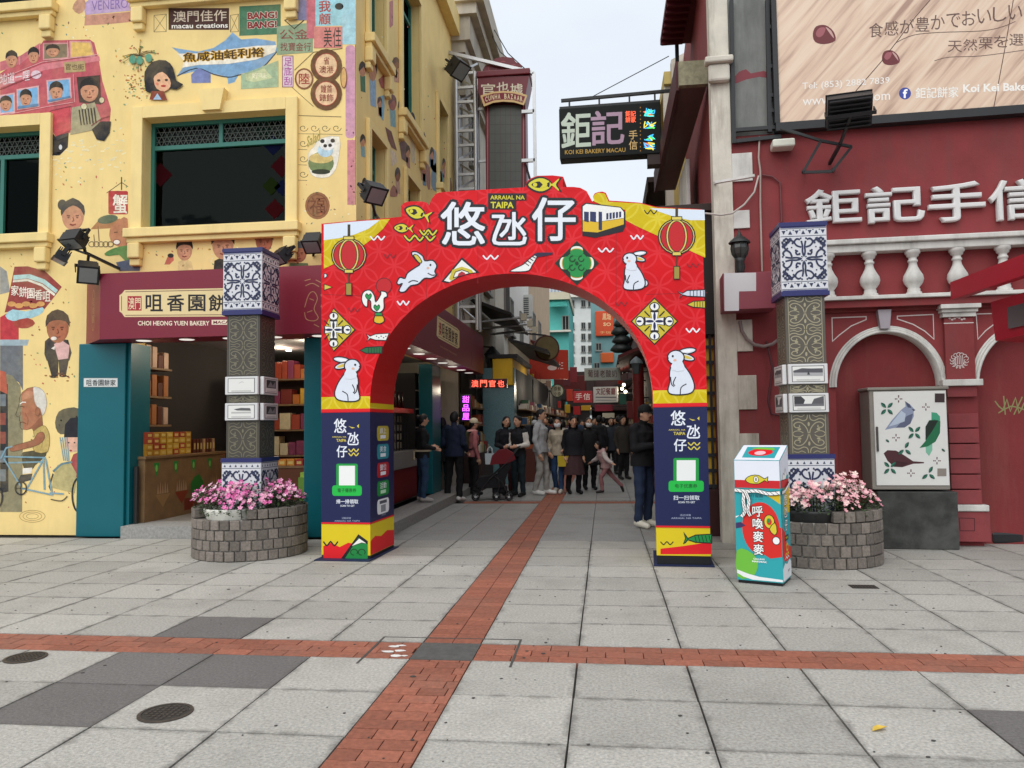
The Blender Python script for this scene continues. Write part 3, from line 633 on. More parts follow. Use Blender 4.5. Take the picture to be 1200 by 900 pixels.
darkglass = glassmat((.16, .24, .2), .006); black = mat((.012, .012, .013), rough=.5)
YB = empty('yellow_building', (-6.5, 10.3, 0), 'yellow corner building painted all over with cartoon murals, teal windows', 'building')
HY = 10.6
def wall_with_holes(fr, x0, x1, z0, z1, y0, y1, holes, m):
    """wall made of butted blocks round rectangular openings"""
    b = MB(fr); xs = sorted({x0, x1, *[h[0] for h in holes], *[h[1] for h in holes]})
    for i in range(len(xs)-1):
        a, c = xs[i], xs[i+1]; zs = [z0]
        for h in sorted(holes, key=lambda h: h[2]):
            if h[0] <= a+1e-6 and h[1] >= c-1e-6:
                if h[2] > zs[-1]+1e-6: b.box(a, c, y0, y1, zs[-1], h[2], m)
                zs.append(h[3])
        if z1 > zs[-1]+1e-6: b.box(a, c, y0, y1, zs[-1], z1, m)
    return b
W1 = (-6.41, -4.30, 4.27, 5.86); W2 = (-10.10, -7.99, 4.27, 5.86); U1 = (-6.41, -4.30, 7.66, 9.3); U2 = (-10.1, -7.99, 7.66, 9.3)
SH = (-6.55, -3.95, 0, 2.75)
b = wall_with_holes(LF, -12.5, -3.31, 0, HY, 0, .3, [W1, W2, U1, U2, SH], yellow); b.build('front_wall', YB)
SW = [(.55, 1.35, 4.33, 5.75), (2.6, 3.5, 4.33, 5.75), (4.8, 5.7, 4.33, 5.75), (.55, 1.35, 7.1, 8.7), (2.35, 3.65, 6.75, 9.3), (5.2, 6.1, 6.4, 8.2)]
SHS = (.9, 7.0, .0, 2.75)
b = wall_with_holes(LS, .30, 6.9, 0, HY, .002, .3, SW+[(.9, 6.9, 0, 2.75)], yellow); b.build('side_wall', YB)
b = MB(LF); b.box(-12.4, -3.65, .35, 6.8, HY-.1, HY+.1, yellow); b.build('roof_slab', YB)
b = MB(LF); b.box(-12.5, -3.1, -.25, .0, HY-.3, HY+.15, yellow_trim); b.box(-3.309, -3.1, .0, 6.9, HY-.3, HY+.15, yellow_trim); b.build('cornice', YB)
# dark rooms behind the upper windows
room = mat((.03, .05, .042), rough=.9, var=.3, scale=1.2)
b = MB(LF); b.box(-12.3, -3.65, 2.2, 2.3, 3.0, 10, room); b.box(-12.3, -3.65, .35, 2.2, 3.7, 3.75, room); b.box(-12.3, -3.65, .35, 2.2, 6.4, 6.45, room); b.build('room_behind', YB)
# things standing in the upper room
rm_ = empty('cafe_table', (-5.4, 11.3, 3.75), 'table with two chairs dimly seen inside the big upper window', 'table')
b = MB(); b.box(-5.9, -4.9, 11.0, 11.6, 4.45, 4.5, mat((.12, .1, .07))); b.tube([(-5.4, 11.3, 3.75), (-5.4, 11.3, 4.45)], .04, black, 8); b.build('table', rm_)
for x in (-6.1, -4.7): b = MB(); b.box(x-.2, x+.2, 11.1, 11.5, 4.18, 4.22, mat((.1, .12, .1))); b.box(x-.2, x+.2, 11.46, 11.5, 4.22, 4.75, mat((.1, .12, .1))); b.build('chair', rm_)
b = MB(); b.lathe([(.0, .25), (.06, .2), (.18, 0), (.17, 0), (.05, .18)], (-5.35, 11.2, 5.35), mat((.25, .24, .2)), 16); b.tube([(-5.35, 11.2, 5.58), (-5.35, 11.2, 6.4)], .01, black, 5); b.build('pendant_lamp', None, 'pendant lamp shade dimly seen inside the big upper window', 'lamp')
def window(fr, h, root, sashes=2, transom=.36, depth=.16, lattice=True, trim=.17, sill=True, key=True, mull=()):
    x0, x1, z0, z1 = h; f = .055
    w = MB(fr)
    for a, c, d, e in ((x0, x1, z1-f, z1), (x0, x1, z0, z0+f), (x0, x0+f, z0+f, z1-f), (x1-f, x1, z0+f, z1-f)): w.box(a, c, depth, depth+.06, d, e, teal_fr)
    zt = z1-transom
    w.box(x0+f, x1-f, depth+.002, depth+.062, zt-.035, zt+.025, teal_fr)
    for i in range(1, sashes): xm = x0+(x1-x0)*i/sashes; w.box(xm-.028, xm+.028, depth+.004, depth+.064, zt+.025, z1-f, teal_fr)
    for xm in mull: w.box(xm-.03, xm+.03, depth+.003, depth+.063, z0+f, zt-.035, teal_fr)
    wo_ = w.build('window_frame', root)
    for i in range(sashes):
        a = x0+f+(x1-x0-2*f)*i/sashes; c = x0+f+(x1-x0-2*f)*(i+1)/sashes
        g = MB(fr); g.box(a, c, depth+.045, depth+.05, zt+.02, z1-f, darkglass); g.build('pane', wo_)
    g = MB(fr); g.box(x0+f, x1-f, depth+.045, depth+.052, z0+f, zt-.03, darkglass); g.build('pane', wo_)
    if lattice:
        g = MB(fr); lm = mat((.10, .12, .105), rough=.6); n = int((x1-x0)/.085); zz0, zz1 = zt+.027, z1-f-.002; hh = zz1-zz0
        for i in range(n+1):
            xa = x0+f+(x1-x0-2*f)*i/n
            for dx in (-hh*.55, hh*.55):
                xb = xa+dx; t = 1.
                lim = x0+f if xb < x0+f else (x1-f if xb > x1-f else None)
                if lim is not None and abs(dx) > 1e-6: t = (lim-xa)/dx
                if t > .05: g.bar((xa, depth+.036, zz0), (xa+dx*t, depth+.036, zz0+hh*t), .008, lm)
        for k in range(1, 4): g.bar((x0+f, depth+.034, zz0+hh*k/4), (x1-f, depth+.034, zz0+hh*k/4), .007, lm)
        g.build('lattice', wo_)
    if trim:
        t = MB(fr); p = -.06; tw = trim
        t.box(x0-tw, x0, p, .0, z0, z1+tw, yellow_trim, .01); t.box(x1, x1+tw, p, .0, z0, z1+tw, yellow_trim, .01); t.box(x0-.001, x1+.001, p+.001, -.0005, z1, z1+tw-.001, yellow_trim)
        t.build('window_surround', root)
    if key:
        xm = (x0+x1)/2; t = MB(fr); t.prism([(xm-.13, z1+.03), (xm+.13, z1+.03), (xm+.19, z1+.33), (xm-.19, z1+.33)], -.12, -.002, yellow_trim); t.build('keystone', root)
    if sill:
        t = MB(fr); t.box(x0-tw-.05, x1+tw+.05, -.15, .0, z0-.13, z0-.001, yellow_trim, .012); t.box(x0-tw-.02, x1+tw+.02, -.1, .0, z0-.2, z0-.131, yellow_trim, .01); t.build('window_sill', root)
        for xx in (x0-.08, x1+.08):
            t = MB(fr); t.box(xx-.09, xx+.09, -.12, 0, z0-.42, z0-.201, yellow_trim, .02); t.box(xx-.075, xx+.075, -.08, 0, z0-.52, z0-.421, yellow_trim, .015); t.build('sill_bracket', root)
window(LF, W1, YB); window(LF, W2, YB, key=False, mull=(-8.75, -9.4)); window(LF, U1, YB); window(LF, U2, YB)
# coloured diamonds stuck inside the big window
q = Art(LF, .2025); cdm = lambda c: mat(c, rough=.9, spec=0.)
for cu, cv, r_, c in ((188, 205, 14, '#300c10'), (320, 170, 12, '#10142c'), (330, 195, 13, '#300c10'), (318, 218, 11, '#18220c'), (176, 192, 9, '#26230a'), (310, 152, 12, '#0c2018'), (331, 220, 10, '#10142c'), (322, 245, 12, '#300c10')):
    q = Art(LF, .2025); q.poly([(cu, cv-r_), (cu+r_, cv), (cu, cv+r_), (cu-r_, cv)], cdm(c)); q.build('window_sticker', YB)
for i, h in enumerate(SW): window(LS, h, YB, 1, .4, .14, False, .12, i >= 3, False)
# ---- murals (flat paint on the walls)
zA, zB, zC, zD = zf(0, 0, 4), zf(150, 0, 4), zf(0, 200, 4), zf(0, 420, 4)
SKIN1, SKIN2, SKIN3 = '#b5745a', '#c89070', '#8c5a44'
def head(q, cu, cv, rw, rh, skin, hair, style='short', faceless=True, rot=0):
    q.ell(cu, cv, rw, rh, skin, rot)
    if style == 'bob': q.poly([(cu-rw*1.25, cv+rh*.7), (cu-rw*1.2, cv-rh*.4), (cu-rw*.6, cv-rh*1.2), (cu+rw*.4, cv-rh*1.25), (cu+rw*1.2, cv-rh*.5), (cu+rw*1.3, cv+rh*.7), (cu+rw*.75, cv+rh*.3), (cu+rw*.7, cv-rh*.3), (cu-rw*.1, cv-rh*.5), (cu-rw*.75, cv-rh*.1), (cu-rw*.7, cv+rh*.5)], hair, 2)
    elif style == 'bun': q.poly([(cu-rw*1.05, cv), (cu-rw*1.0, cv-rh*.7), (cu, cv-rh*1.25), (cu+rw*1.0, cv-rh*.7), (cu+rw*1.02, cv), (cu+rw*.7, cv-rh*.45), (cu, cv-rh*.72), (cu-rw*.7, cv-rh*.4)], hair, 2); q.ell(cu-rw*.95, cv-rh*.75, rw*.42, rh*.38, hair)
    elif style == 'bald': q.poly([(cu+rw*.3, cv-rh*.95), (cu+rw*.95, cv-rh*.6), (cu+rw*1.05, cv+rh*.1), (cu+rw*.6, cv+rh*.25), (cu+rw*.5, cv-rh*.3)], hair, 2)
    else: q.poly([(cu-rw*1.08, cv-rh*.05), (cu-rw*.95, cv-rh*.8), (cu, cv-rh*1.2), (cu+rw*.95, cv-rh*.8), (cu+rw*1.08, cv-rh*.05), (cu+rw*.75, cv-rh*.4), (cu-rw*.1, cv-rh*.5), (cu-rw*.75, cv-rh*.35)], hair, 2)
    q.ell(cu+rw*.3, cv+rh*.3, rw*.5, rh*.5, mat(tuple(min(1, x*1.18) for x in lin(skin)), rough=.9, var=.2, scale=20), n=12); d = mat(tuple(x*.4 for x in lin(skin)), rough=.9)
    for s in (-1, 1): q.line([(cu+s*rw*.55, cv-rh*.02), (cu+s*rw*.25, cv+.0)], rh*.09, d); q.ell(cu+s*rw*.4, cv+rh*.12, rw*.1, rh*.05, d)
    q.line([(cu, cv+rh*.08), (cu+rw*.1, cv+rh*.34), (cu-rw*.08, cv+rh*.38)], rh*.06, d); q.line([(cu-rw*.28, cv+rh*.58), (cu, cv+rh*.64), (cu+rw*.28, cv+rh*.58)], rh*.1, '#8a3a34')
BUSR = '#c25b64'
q = Art(LF, 0, mk=MU)      # double-decker bus
q.poly(zA([(0, 345), (100, 275), (190, 210), (205, 190), (420, 185), (442, 200), (465, 290), (480, 380), (520, 510), (515, 572), (430, 590), (330, 622), (262, 642), (235, 600), (205, 560), (0, 580)]), BUSR)
q.poly(zA([(0, 290), (95, 262), (190, 200), (190, 225), (95, 300), (0, 335)]), '#cf747a'); q.poly(zA([(0, 385), (200, 300), (465, 262), (470, 285), (205, 330), (0, 412)]), '#d88088')
for a in ([(205, 205), (318, 203), (318, 272), (205, 280)],): q.poly(zA(a), '#8a7a60', 0, '#d99a98', 1.6)
q.poly(zA([(330, 195), (425, 197), (442, 262), (330, 272)]), '#e2bb68', 0, '#d99a98', 1.6)
for a in ([(222, 380), (328, 368), (334, 458), (228, 482)], [(82, 422), (180, 405), (182, 498), (84, 512)], [(0, 450), (66, 438), (68, 526), (0, 534)]): q.poly(zA(a), '#7fb4dc', 0, '#e0b0b0', 1.8)
q.poly(zA([(360, 362), (470, 352), (474, 490), (372, 480)]), '#4a3c34'); q.poly(zA([(300, 292), (398, 285), (402, 335), (303, 342)]), '#b8a070'); q.text('官也街', *zA([(308, 300)])[0], *zA([(394, 328)])[0], '#5a4630', .01)
q.text('地道一哩', *zA([(0, 350)])[0], *zA([(140, 400)])[0], '#e8d8d8', .02, skew=-6); q.ell(*zA([(170, 350)])[0], 6, 5, '#e4c8d0')
q.poly(zA([(338, 505), (445, 480), (475, 560), (440, 610), (330, 632)]), '#a8a080', 0)
for k in range(6): q.line(zA([(372+k*14, 515-k*2), (382+k*14, 588-k*2)]), 1.5, '#26262a')
q.poly(zA([(200, 570), (235, 610), (262, 642), (322, 625), (318, 690), (280, 728), (240, 730), (200, 700)]), '#26262c'); q.poly(zA([(432, 608), (475, 570), (522, 570), (515, 625), (490, 662), (455, 655)]), '#26262c'); q.ell(*zA([(284, 690)])[0], 2, 3, '#cfd0d0')
q.poly(zA([(240, 520), (325, 500), (335, 610), (262, 640)]), '#cc5058'); 
for x, y, r_, h_, sk, st in ((55, 280, 26, 38, SKIN2, 'short'), (158, 262, 24, 36, SKIN2, 'short'), (248, 240, 30, 28, SKIN2, 'short'), (265, 430, 30, 42, SKIN2, 'short'), (122, 462, 26, 38, SKIN2, 'short'), (28, 488, 26, 34, SKIN2, 'short'), (420, 425, 42, 52, SKIN2, 'short')): head(q, x/4, y/4, r_/4, h_/4, sk, '#2c2826', st)
for a in ([(0, 372), (198, 292), (464, 256)], [(95, 262), (95, 305)], [(188, 204), (188, 268)], [(318, 192), (325, 272)], [(0, 545), (225, 500), (345, 480)], [(345, 350), (352, 480)]): q.line(zA(a), .7, '#e2a8a8')
for a in ([(205, 560), (240, 520), (335, 498)], [(430, 590), (480, 555), (515, 545)], [(0, 420), (200, 340)]): q.line(zA(a), .8, '#8e3c46')
for a in ([(225, 470), (330, 450), (333, 458), (228, 480)], [(84, 500), (182, 486), (182, 498), (84, 511)]): q.poly(zA(a), '#5a88b0')
q.ell(*zA([(395, 500)])[0], 3.6, 3.6, '#d8d0a8', 0, '#6a5a48', .5); q.ell(*zA([(478, 470)])[0], 3, 3.4, '#d8d0a8', 0, '#6a5a48', .5); q.poly(zA([(262, 640), (322, 622), (318, 640), (268, 660)]), '#3a3a40')
q.build('mural_bus', YB, 'faded pink painted double-decker bus full of passengers')
q = Art(LF, 0, mk=MU)      # girl and fruit tree
for i in range(26):
    a = random.uniform(0, 6.28); x, y = 655+random.uniform(20, 95)*math.cos(a), 265+random.uniform(20, 75)*math.sin(a)
    q.line(zA([(655, 262), ((655+x)/2, (262+y)/2-10), (x, y)]), .45, '#5a4a34'); q.ell(x/4, y/4, 1.1, .9, random.choice(['#7a8a4a', '#b06a3c', '#5c8a5a', '#c09a3c']))
for x, y in ((625, 282), (658, 286), (700, 275)): q.ell(x/4, y/4, 4, 5, '#5c9a80')
for i in range(70):
    x, y = random.uniform(585, 690), random.uniform(350, 460); q.ell(x/4, y/4, random.uniform(.6, 1.6), random.uniform(.5, 1.1), random.choice(['#b0703c', '#7a9a5a', '#c88a3c', '#a05038', '#f0e4b8']))
q.poly(zA([(684, 410), (682, 340), (720, 292), (780, 286), (815, 320), (830, 380), (862, 398), (828, 422), (790, 416), (700, 436)]), '#26262a', 2); q.poly(zA([(728, 360), (765, 340), (800, 375), (802, 410), (775, 432), (738, 418), (726, 385)]), '#eab48e', 2)
q.ell(*zA([(748, 380)])[0], 2, 1.4, '#3a2a24'); q.ell(*zA([(784, 378)])[0], 2, 1.4, '#3a2a24'); q.ell(*zA([(770, 406)])[0], 3, 1.4, '#b03a34'); q.ell(*zA([(740, 396)])[0], 2, 1.6, '#e88a70')
q.poly(zA([(705, 470), (715, 430), (770, 430), (788, 472)]), '#8a4434'); q.poly(zA([(722, 470), (742, 440), (762, 470)]), '#a8c4dc')
q.build('mural_girl', YB, 'painted girl with black hair under fruit')
q = Art(LF, 0, mk=MU)      # whale and signboards
q.poly(zB([(205, 222), (260, 232), (330, 242), (400, 225), (455, 190), (490, 152), (530, 185), (600, 180), (690, 195), (700, 235), (660, 290), (600, 330), (520, 348), (500, 385), (470, 394), (465, 360), (400, 345), (310, 335), (230, 355), (255, 320), (262, 285), (240, 250)]), '#7fa6c8', 1); 
q.line(zB([(230, 357), (320, 320), (400, 348), (470, 362), (520, 352), (620, 325), (700, 240)]), 1.3, '#34404c', 3)
q.poly(zB([(232, 252), (330, 250), (470, 232), (600, 215), (698, 212), (690, 245), (600, 280), (470, 300), (330, 305), (255, 318), (262, 285)]), '#f0e8d4', 1)
q.htext('魚咸油蚝利裕', *zB([(258, 250)])[0], *zB([(640, 292)])[0], '#3a2c22', .03, .08, '#d8a83c', .05, skew=-7)
q.poly(zB([(296, 350), (330, 318), (388, 345), (388, 388), (298, 390)]), '#7c86b4'); q.poly(zB([(530, 350), (705, 284), (706, 408), (530, 418)]), '#a6bc98'); q.poly(zB([(550, 350), (600, 335), (640, 320), (655, 340), (680, 365), (640, 375), (590, 385), (556, 378)]), '#c8cfa0'); q.text('好味', *zB([(580, 342)])[0], *zB([(650, 368)])[0], '#e8e4c0', .02)
q.rect(*zB([(190, 38)])[0], *zB([(474, 140)])[0], '#4a2e28'); q.text('澳門佳作', *zB([(212, 52)])[0], *zB([(462, 104)])[0], '#d8c8b0', .01, skew=-1.5); q.text('macau creations', *zB([(205, 112)])[0], *zB([(468, 134)])[0], '#f0ece0', .02, skew=-1)
for a, c in ((122, 180), (480, 518)): q.line(zB([(a, 72), (c, 66), (c, 148), (a, 150), (a, 72)]), .5, '#5a4a34'); q.line(zB([(a, 72), (c, 148)]), .4, '#5a4a34'); q.line(zB([(c, 66), (a, 150)]), .4, '#5a4a34')
q.poly(zB([(522, 30), (716, 20), (716, 160), (522, 168)]), '#4c7a5c'); q.text('BANG!', *zB([(560, 58)])[0], *zB([(700, 92)])[0], '#8a3030', .05, '#f2ead8', .05, skew=-1.6); q.text('BANG!', *zB([(560, 102)])[0], *zB([(698, 136)])[0], '#8a3030', .05, '#f2ead8', .05, skew=-1.6)
q.poly(zB([(698, 125), (868, 105), (866, 245), (698, 258)]), '#8fa584'); q.line(zB([(735, 95), (780, 135), (825, 95), (790, 75), (735, 95)]), 1.1, '#3a2c2a'); q.text('公金', *zB([(712, 138)])[0], *zB([(850, 185)])[0], '#8a4a44', .01); q.text('找寶金行', *zB([(715, 200)])[0], *zB([(858, 240)])[0], '#8a4a44', .01)
q.rect(*zB([(770, 0)])[0], *zB([(838, 95)])[0], '#8a86a8'); q.rect(*zB([(838, -40)])[0], *zB([(878, 180)])[0], '#c87078'); q.poly(zB([(878, -60), (1010, -60), (1010, 120), (878, 122)]), '#9ccfd8'); q.vtext('我顧', *zB([(895, 0)])[0], *zB([(950, 118)])[0], '#b0544c', .03); q.ell(*zB([(990, 30)])[0], 5, 4, '#2c3034')
q.rect(*zB([(872, 125)])[0], *zB([(1005, 225)])[0], '#d88a80'); q.htext('美佳', *zB([(915, 130)])[0], *zB([(1003, 222)])[0], '#3a4038', .0)
q.line(zB([(780, 330), (870, 245), (1005, 228)]), .6, '#5a4a34'); q.line(zB([(770, 410), (870, 500)]), .6, '#5a4a34')
q.rect(*zB([(724, 262)])[0], *zB([(774, 408)])[0], '#e0c8d4', '#8a4a5a', .8); q.vtext('足底刮', *zB([(732, 268)])[0], *zB([(768, 402)])[0], '#b04a9a', .01)
for cu, cv, rr, t_ in ((826, 370, 40, '陸'),): q.ell(*zB([(cu, cv)])[0], 11, 12.5, '#8a5a3c'); q.ell(*zB([(cu, cv)])[0], 9, 10.5, '#e6c49a'); q.text(t_, *zB([(802, 345)])[0], *zB([(852, 395)])[0], '#a83c34', .02)
for cv, t_ in ((308, ('省', '澳港')), (440, ('鐘首', '錶飾'))):
    q.ell(*zB([(930, cv)])[0], 18.5, 19.5, '#6e4c30'); q.ell(*zB([(930, cv)])[0], 13, 14, '#e8c49a', 0, '#b04a3c', .8)
    q.text(t_[0], *zB([(905 if len(t_[0]) > 1 else 918, cv-40)])[0], *zB([(958 if len(t_[0]) > 1 else 945, cv-4)])[0], '#8c3a30', .01); q.text(t_[1], *zB([(898, cv+2)])[0], *zB([(964, cv+36)])[0], '#8c3a30', .01)
q.ell(*zB([(1012, 365)])[0], 3.4, 12, '#dcb070', 0, '#8a5a3c', .9)
q.ell(372, 241, 14.5, 16, '#9a6a48'); q.ring(372, 241, 11.5, 13, .8, '#7a5038'); q.text('福', 363, 231, 381, 251, '#7a4a34', .0)
q.build('mural_signboards', YB, 'painted cluster of old shop signs and a blue whale')
q = Art(LF, 0, mk=MU)      # scrollwork and panda bowl
for k in range(4):
    y0 = 600+k*72
    for j in range(5 if k == 0 else 2):
        cx_ = 770+j*52; q.line(zB([(cx_+22*math.cos(t*.55)*(1-t*.06), y0+18*math.sin(t*.55)*(1-t*.06)) for t in range(14)]), .6, '#33302c', 2)
    q.line(zB([(748, y0+26), (1005 if k == 0 else 840, y0+30)]), .5, '#33302c')
for k in range(3): q.line(zB([(748, 540+k*0), (1000, 548)]), .6, '#4a4034')
q.poly(zB([(845, 720), (870, 690), (900, 650), (990, 640), (990, 720), (975, 790), (940, 830), (880, 830), (850, 800)]), '#f0ead8', 2, '#d8ccb0', .6); q.ell(*zB([(905, 765)])[0], 15, 13, '#78885a'); q.ell(*zB([(905, 742)])[0], 14.5, 6, '#d8c07a'); q.ell(*zB([(925, 705)])[0], 9, 8, '#bcd8e4')
q.ell(*zB([(935, 678)])[0], 9, 7, '#f2f0ea'); q.ell(*zB([(912, 662)])[0], 2.6, 2.4, '#26262a'); q.ell(*zB([(960, 660)])[0], 2.6, 2.4, '#26262a'); q.ell(*zB([(925, 684)])[0], 2.2, 2, '#26262a'); q.ell(*zB([(948, 682)])[0], 2.2, 2, '#26262a'); q.ell(*zB([(905, 805)])[0], 11, 3, '#3a4030')
q.text('Salad', *zB([(840, 640)])[0], *zB([(900, 690)])[0], '#a8a04c', .0, skew=-8)
q.build('mural_panda_bowl', YB, 'painted panda over a bowl among black scrollwork')
q = Art(LF, 0, mk=MU); q.rrect(405, 53, 416, 162, 4, '#cf9ab0'); q.rect(407, 164, 416, 240, '#cf8a90'); q.line([(416.6, 5), (416.6, 240)], .8, '#7a5a44'); q.rect(416.9-16, -20, 416.9, 52, '#a8d4de'); q.build('mural_corner_stripe', YB)
q = Art(LF, 0, mk=MU)      # pink temple, upper left
q.poly(zA([(395, 120), (400, 70), (430, 70), (610, 55), (612, 30), (640, 100), (520, 112)]), '#c8907a'); q.poly(zA([(400, 70), (392, 20), (450, -30), (610, -40), (612, 50)]), '#c0a4c8'); q.text('VENERO', *zA([(430, 5)])[0], *zA([(600, 50)])[0], '#8a70a8', .0, skew=-3); q.poly(zA([(340, 40), (360, 0), (395, -10), (400, 40), (370, 65)]), '#c8987a', 2)
q.build('mural_pavilion', YB)
q = Art(LF, 0, mk=MU)      # woman with bun, crab seller
head(q, *zC([(342, 212)])[0], 13, 17, SKIN2, '#3c3c40', 'bun')
q.rrect(*zC([(508, 95)])[0], *zC([(600, 205)])[0], 2, '#b83c40'); q.text('蟹', *zC([(530, 112)])[0], *zC([(598, 200)])[0], '#f0ead8', .03); q.line(zC([(500, 105), (570, 55), (600, 75)]), .7, '#4a3a2c'); q.line(zC([(570, 30), (570, 90)]), 1.2, '#4a3a2c')
q.poly(zC([(425, 275), (460, 235), (560, 225), (590, 235), (560, 268)]), '#b07a50', 1); q.ell(*zC([(505, 228)])[0], 12, 5, '#4c6450', -10)
q.poly(zC([(520, 330), (515, 275), (560, 230), (598, 225), (598, 350), (560, 358)]), '#bc7e5c', 2); q.ell(*zC([(548, 335)])[0], 4, 3, '#f0e8dc', 0, '#7a3a30', .7); q.line(zC([(535, 290), (552, 288)]), 1, '#5a3a2c'); q.line(zC([(570, 286), (588, 288)]), 1, '#5a3a2c')
for k in range(5): q.ring(*zC([(430+k*22, 345)])[0], 3.5, 3, 1, '#7a6a50')
q.poly(zC([(490, 390), (530, 365), (600, 350), (625, 360), (640, 420), (590, 425), (560, 395), (510, 400)]), '#5f8a4c', 2); q.poly(zC([(545, 430), (620, 415), (660, 440), (655, 470), (560, 470)]), '#4c5a74', 1); q.line(zC([(460, 260), (465, 330)]), 1.2, '#8a6a48'); q.line(zC([(440, 300), (445, 350)]), 1, '#8a6a48')
q.build('mural_crab_seller', YB, 'painted crab seller with red hanging sign')
q = Art(LF, 0, mk=MU)      # small figures over the sign
for x, y, r_, h_, sk, cl in ((865, 372, 36, 50, SKIN2, '#e0c48a'), (1045, 350, 50, 66, SKIN2, '#33302e'), (None,)*6):
    if x is None: continue
    q = Art(LF, 0, mk=MU); q.poly(zC([(x-r_*.9, y+h_*2), (x-r_*.8, y+h_*1.1), (x, y+h_*.8), (x+r_*.9, y+h_*1.1), (x+r_*1.2, y+h_*2)]), cl, 1); head(q, x/4, 200+y/4, r_/4, h_/4, sk, '#26221f'); q.build('mural_figure', YB)
q = Art(LF, 0, mk=MU); q.poly(zC([(770, 440), (785, 405), (812, 390), (815, 420), (795, 440)]), '#c86a58', 1); q.ell(*zC([(800, 398)])[0], 3.6, 2.6, '#26262a'); q.build('mural_rooster', YB)
zG = zf(200, 240, 4)
for x, y, r_, h_, sk, cl, hr in ((438, 170, 40, 52, '#a8644a', '#3a3430', '#3a302c'), (600, 225, 38, 46, '#a86a50', '#6c7a54', '#5a5a60')):
    q = Art(LF, 0, mk=MU); q.poly(zG([(x-r_*1.4, y+h_*2), (x-r_*1.1, y+h_*1.05), (x+r_*1.1, y+h_*1.05), (x+r_*1.5, y+h_*2)]), cl, 1); head(q, 200+x/4, 240+y/4, r_/4, h_/4, sk, hr); q.build('mural_figure', YB)
q = Art(LF, 0, mk=MU)      # biscuit packet
q.poly(zC([(22, 665), (40, 590), (68, 450), (130, 448), (210, 470), (290, 545), (240, 610), (200, 660), (140, 650), (80, 655)]), '#9a4440', 1); q.poly(zC([(64, 490), (140, 485), (210, 510), (272, 560), (262, 575), (200, 528), (130, 505), (62, 512)]), '#b8dcd8'); q.poly(zC([(62, 514), (130, 507), (200, 532), (260, 578), (254, 588), (195, 542), (130, 518), (60, 524)]), '#e8e4d0')
q.htext('家餅園香咀', *zC([(52, 535)])[0], *zC([(238, 582)])[0], '#f2e8d8', .025, .06, skew=8.5)
q.poly(zC([(25, 680), (60, 650), (120, 660), (200, 640), (200, 665), (150, 690), (60, 705)]), '#a8d0d8', 2); q.poly(zC([(60, 710), (130, 690), (165, 715), (130, 738), (80, 735)]), '#a8483c', 2)
for k in range(5): q.ell(*zC([(55+k*34, 625+(k % 2)*8)])[0], 5, 3, '#d8a060')
q.build('mural_packet', YB, 'painted red biscuit packet')
q = Art(LF, 0, mk=MU)      # building, left edge
q.poly([(0, 345), (0, 312), (8, 318), (12, 342)], '#9a9a94'); q.poly([(0, 398), (0, 372), (10, 366), (22, 380), (22, 398)], '#c03c44'); q.poly([(0, 398), (34, 398), (32, 405), (0, 405)], '#a0b4bc'); q.poly([(0, 405), (27, 405), (27, 458), (22, 448), (0, 436)], '#707478'); q.poly([(0, 436), (14, 440), (24, 452), (27, 500), (26, 600), (0, 600)], '#8a8468'); q.poly([(0, 450), (9, 450), (10, 576), (0, 578)], '#2e3034')
for k in range(5): q.rect(0, 462+k*22, 7, 476+k*22, random.choice(['#8a4a40', '#5a7a8a', '#c8a050', '#707a80']))
q.poly([(0, 434), (7, 436), (9, 462), (0, 458)], '#b8604a'); q.build('mural_street_front', YB)
q = Art(LF, 0, mk=MU)      # man in a dinner jacket
zH = zf(0, 320, 3)
q.poly(zH([(158, 240), (175, 225), (240, 235), (252, 280), (244, 308), (164, 308), (156, 285)]), '#2a2a32', 1); q.poly(zH([(166, 306), (206, 306), (204, 362), (182, 364)]), '#22222a', 1); q.poly(zH([(206, 306), (242, 306), (232, 358), (210, 362)]), '#2c2c36', 1); q.ell(*zH([(188, 364)])[0], 4.5, 1.6, '#1c1c20'); q.ell(*zH([(222, 361)])[0], 4.5, 1.6, '#1c1c20'); q.poly(zH([(190, 250), (215, 235), (245, 255), (240, 300), (205, 305)]), '#e4b4b4', 1); q.poly(zH([(180, 265), (195, 255), (192, 270)]), '#e8e0d8'); head(q, *zH([(203, 192)])[0], 13, 18, '#a8664a', '#4a3a32'); q.ell(*zH([(190, 230)])[0], 3.4, 2.2, '#f2ece0')
for k in range(14): q.ell(*zH([(150+random.uniform(0, 110), 350+random.uniform(0, 30))])[0], random.uniform(.7, 2), .9, random.choice(['#a8703c', '#6a4a30', '#b86a4a']))
q.build('mural_dinner_jacket_man', YB)
q = Art(LF, 0, mk=MU)      # trishaw rider
OLB = '#6e4a34'
q.poly(zD([(110, 440), (205, 432), (215, 455), (165, 500), (150, 520), (112, 512), (106, 470)]), '#54503c', 2, '#3a3628', .5)
q.poly(zD([(163, 133), (130, 140), (104, 160), (92, 185), (90, 210), (86, 230), (74, 262), (80, 273), (92, 275), (91, 290), (97, 300), (94, 318), (100, 331), (125, 335), (150, 328), (158, 342), (202, 322), (197, 265), (215, 235), (216, 190), (205, 155), (185, 138)]), '#ad6d52', 1, OLB, .5)
q.poly(zD([(125, 335), (150, 328), (158, 342), (202, 322), (197, 272), (180, 285), (165, 305), (140, 325)]), '#8f563f', 1); q.poly(zD([(110, 165), (140, 150), (158, 160), (150, 185), (118, 190), (104, 200)]), '#c08266', 2)
q.poly(zD([(158, 134), (190, 141), (210, 163), (220, 205), (214, 242), (200, 268), (190, 236), (175, 226), (163, 202), (158, 165)]), '#dcd8d0', 2, '#a8a298', .4)
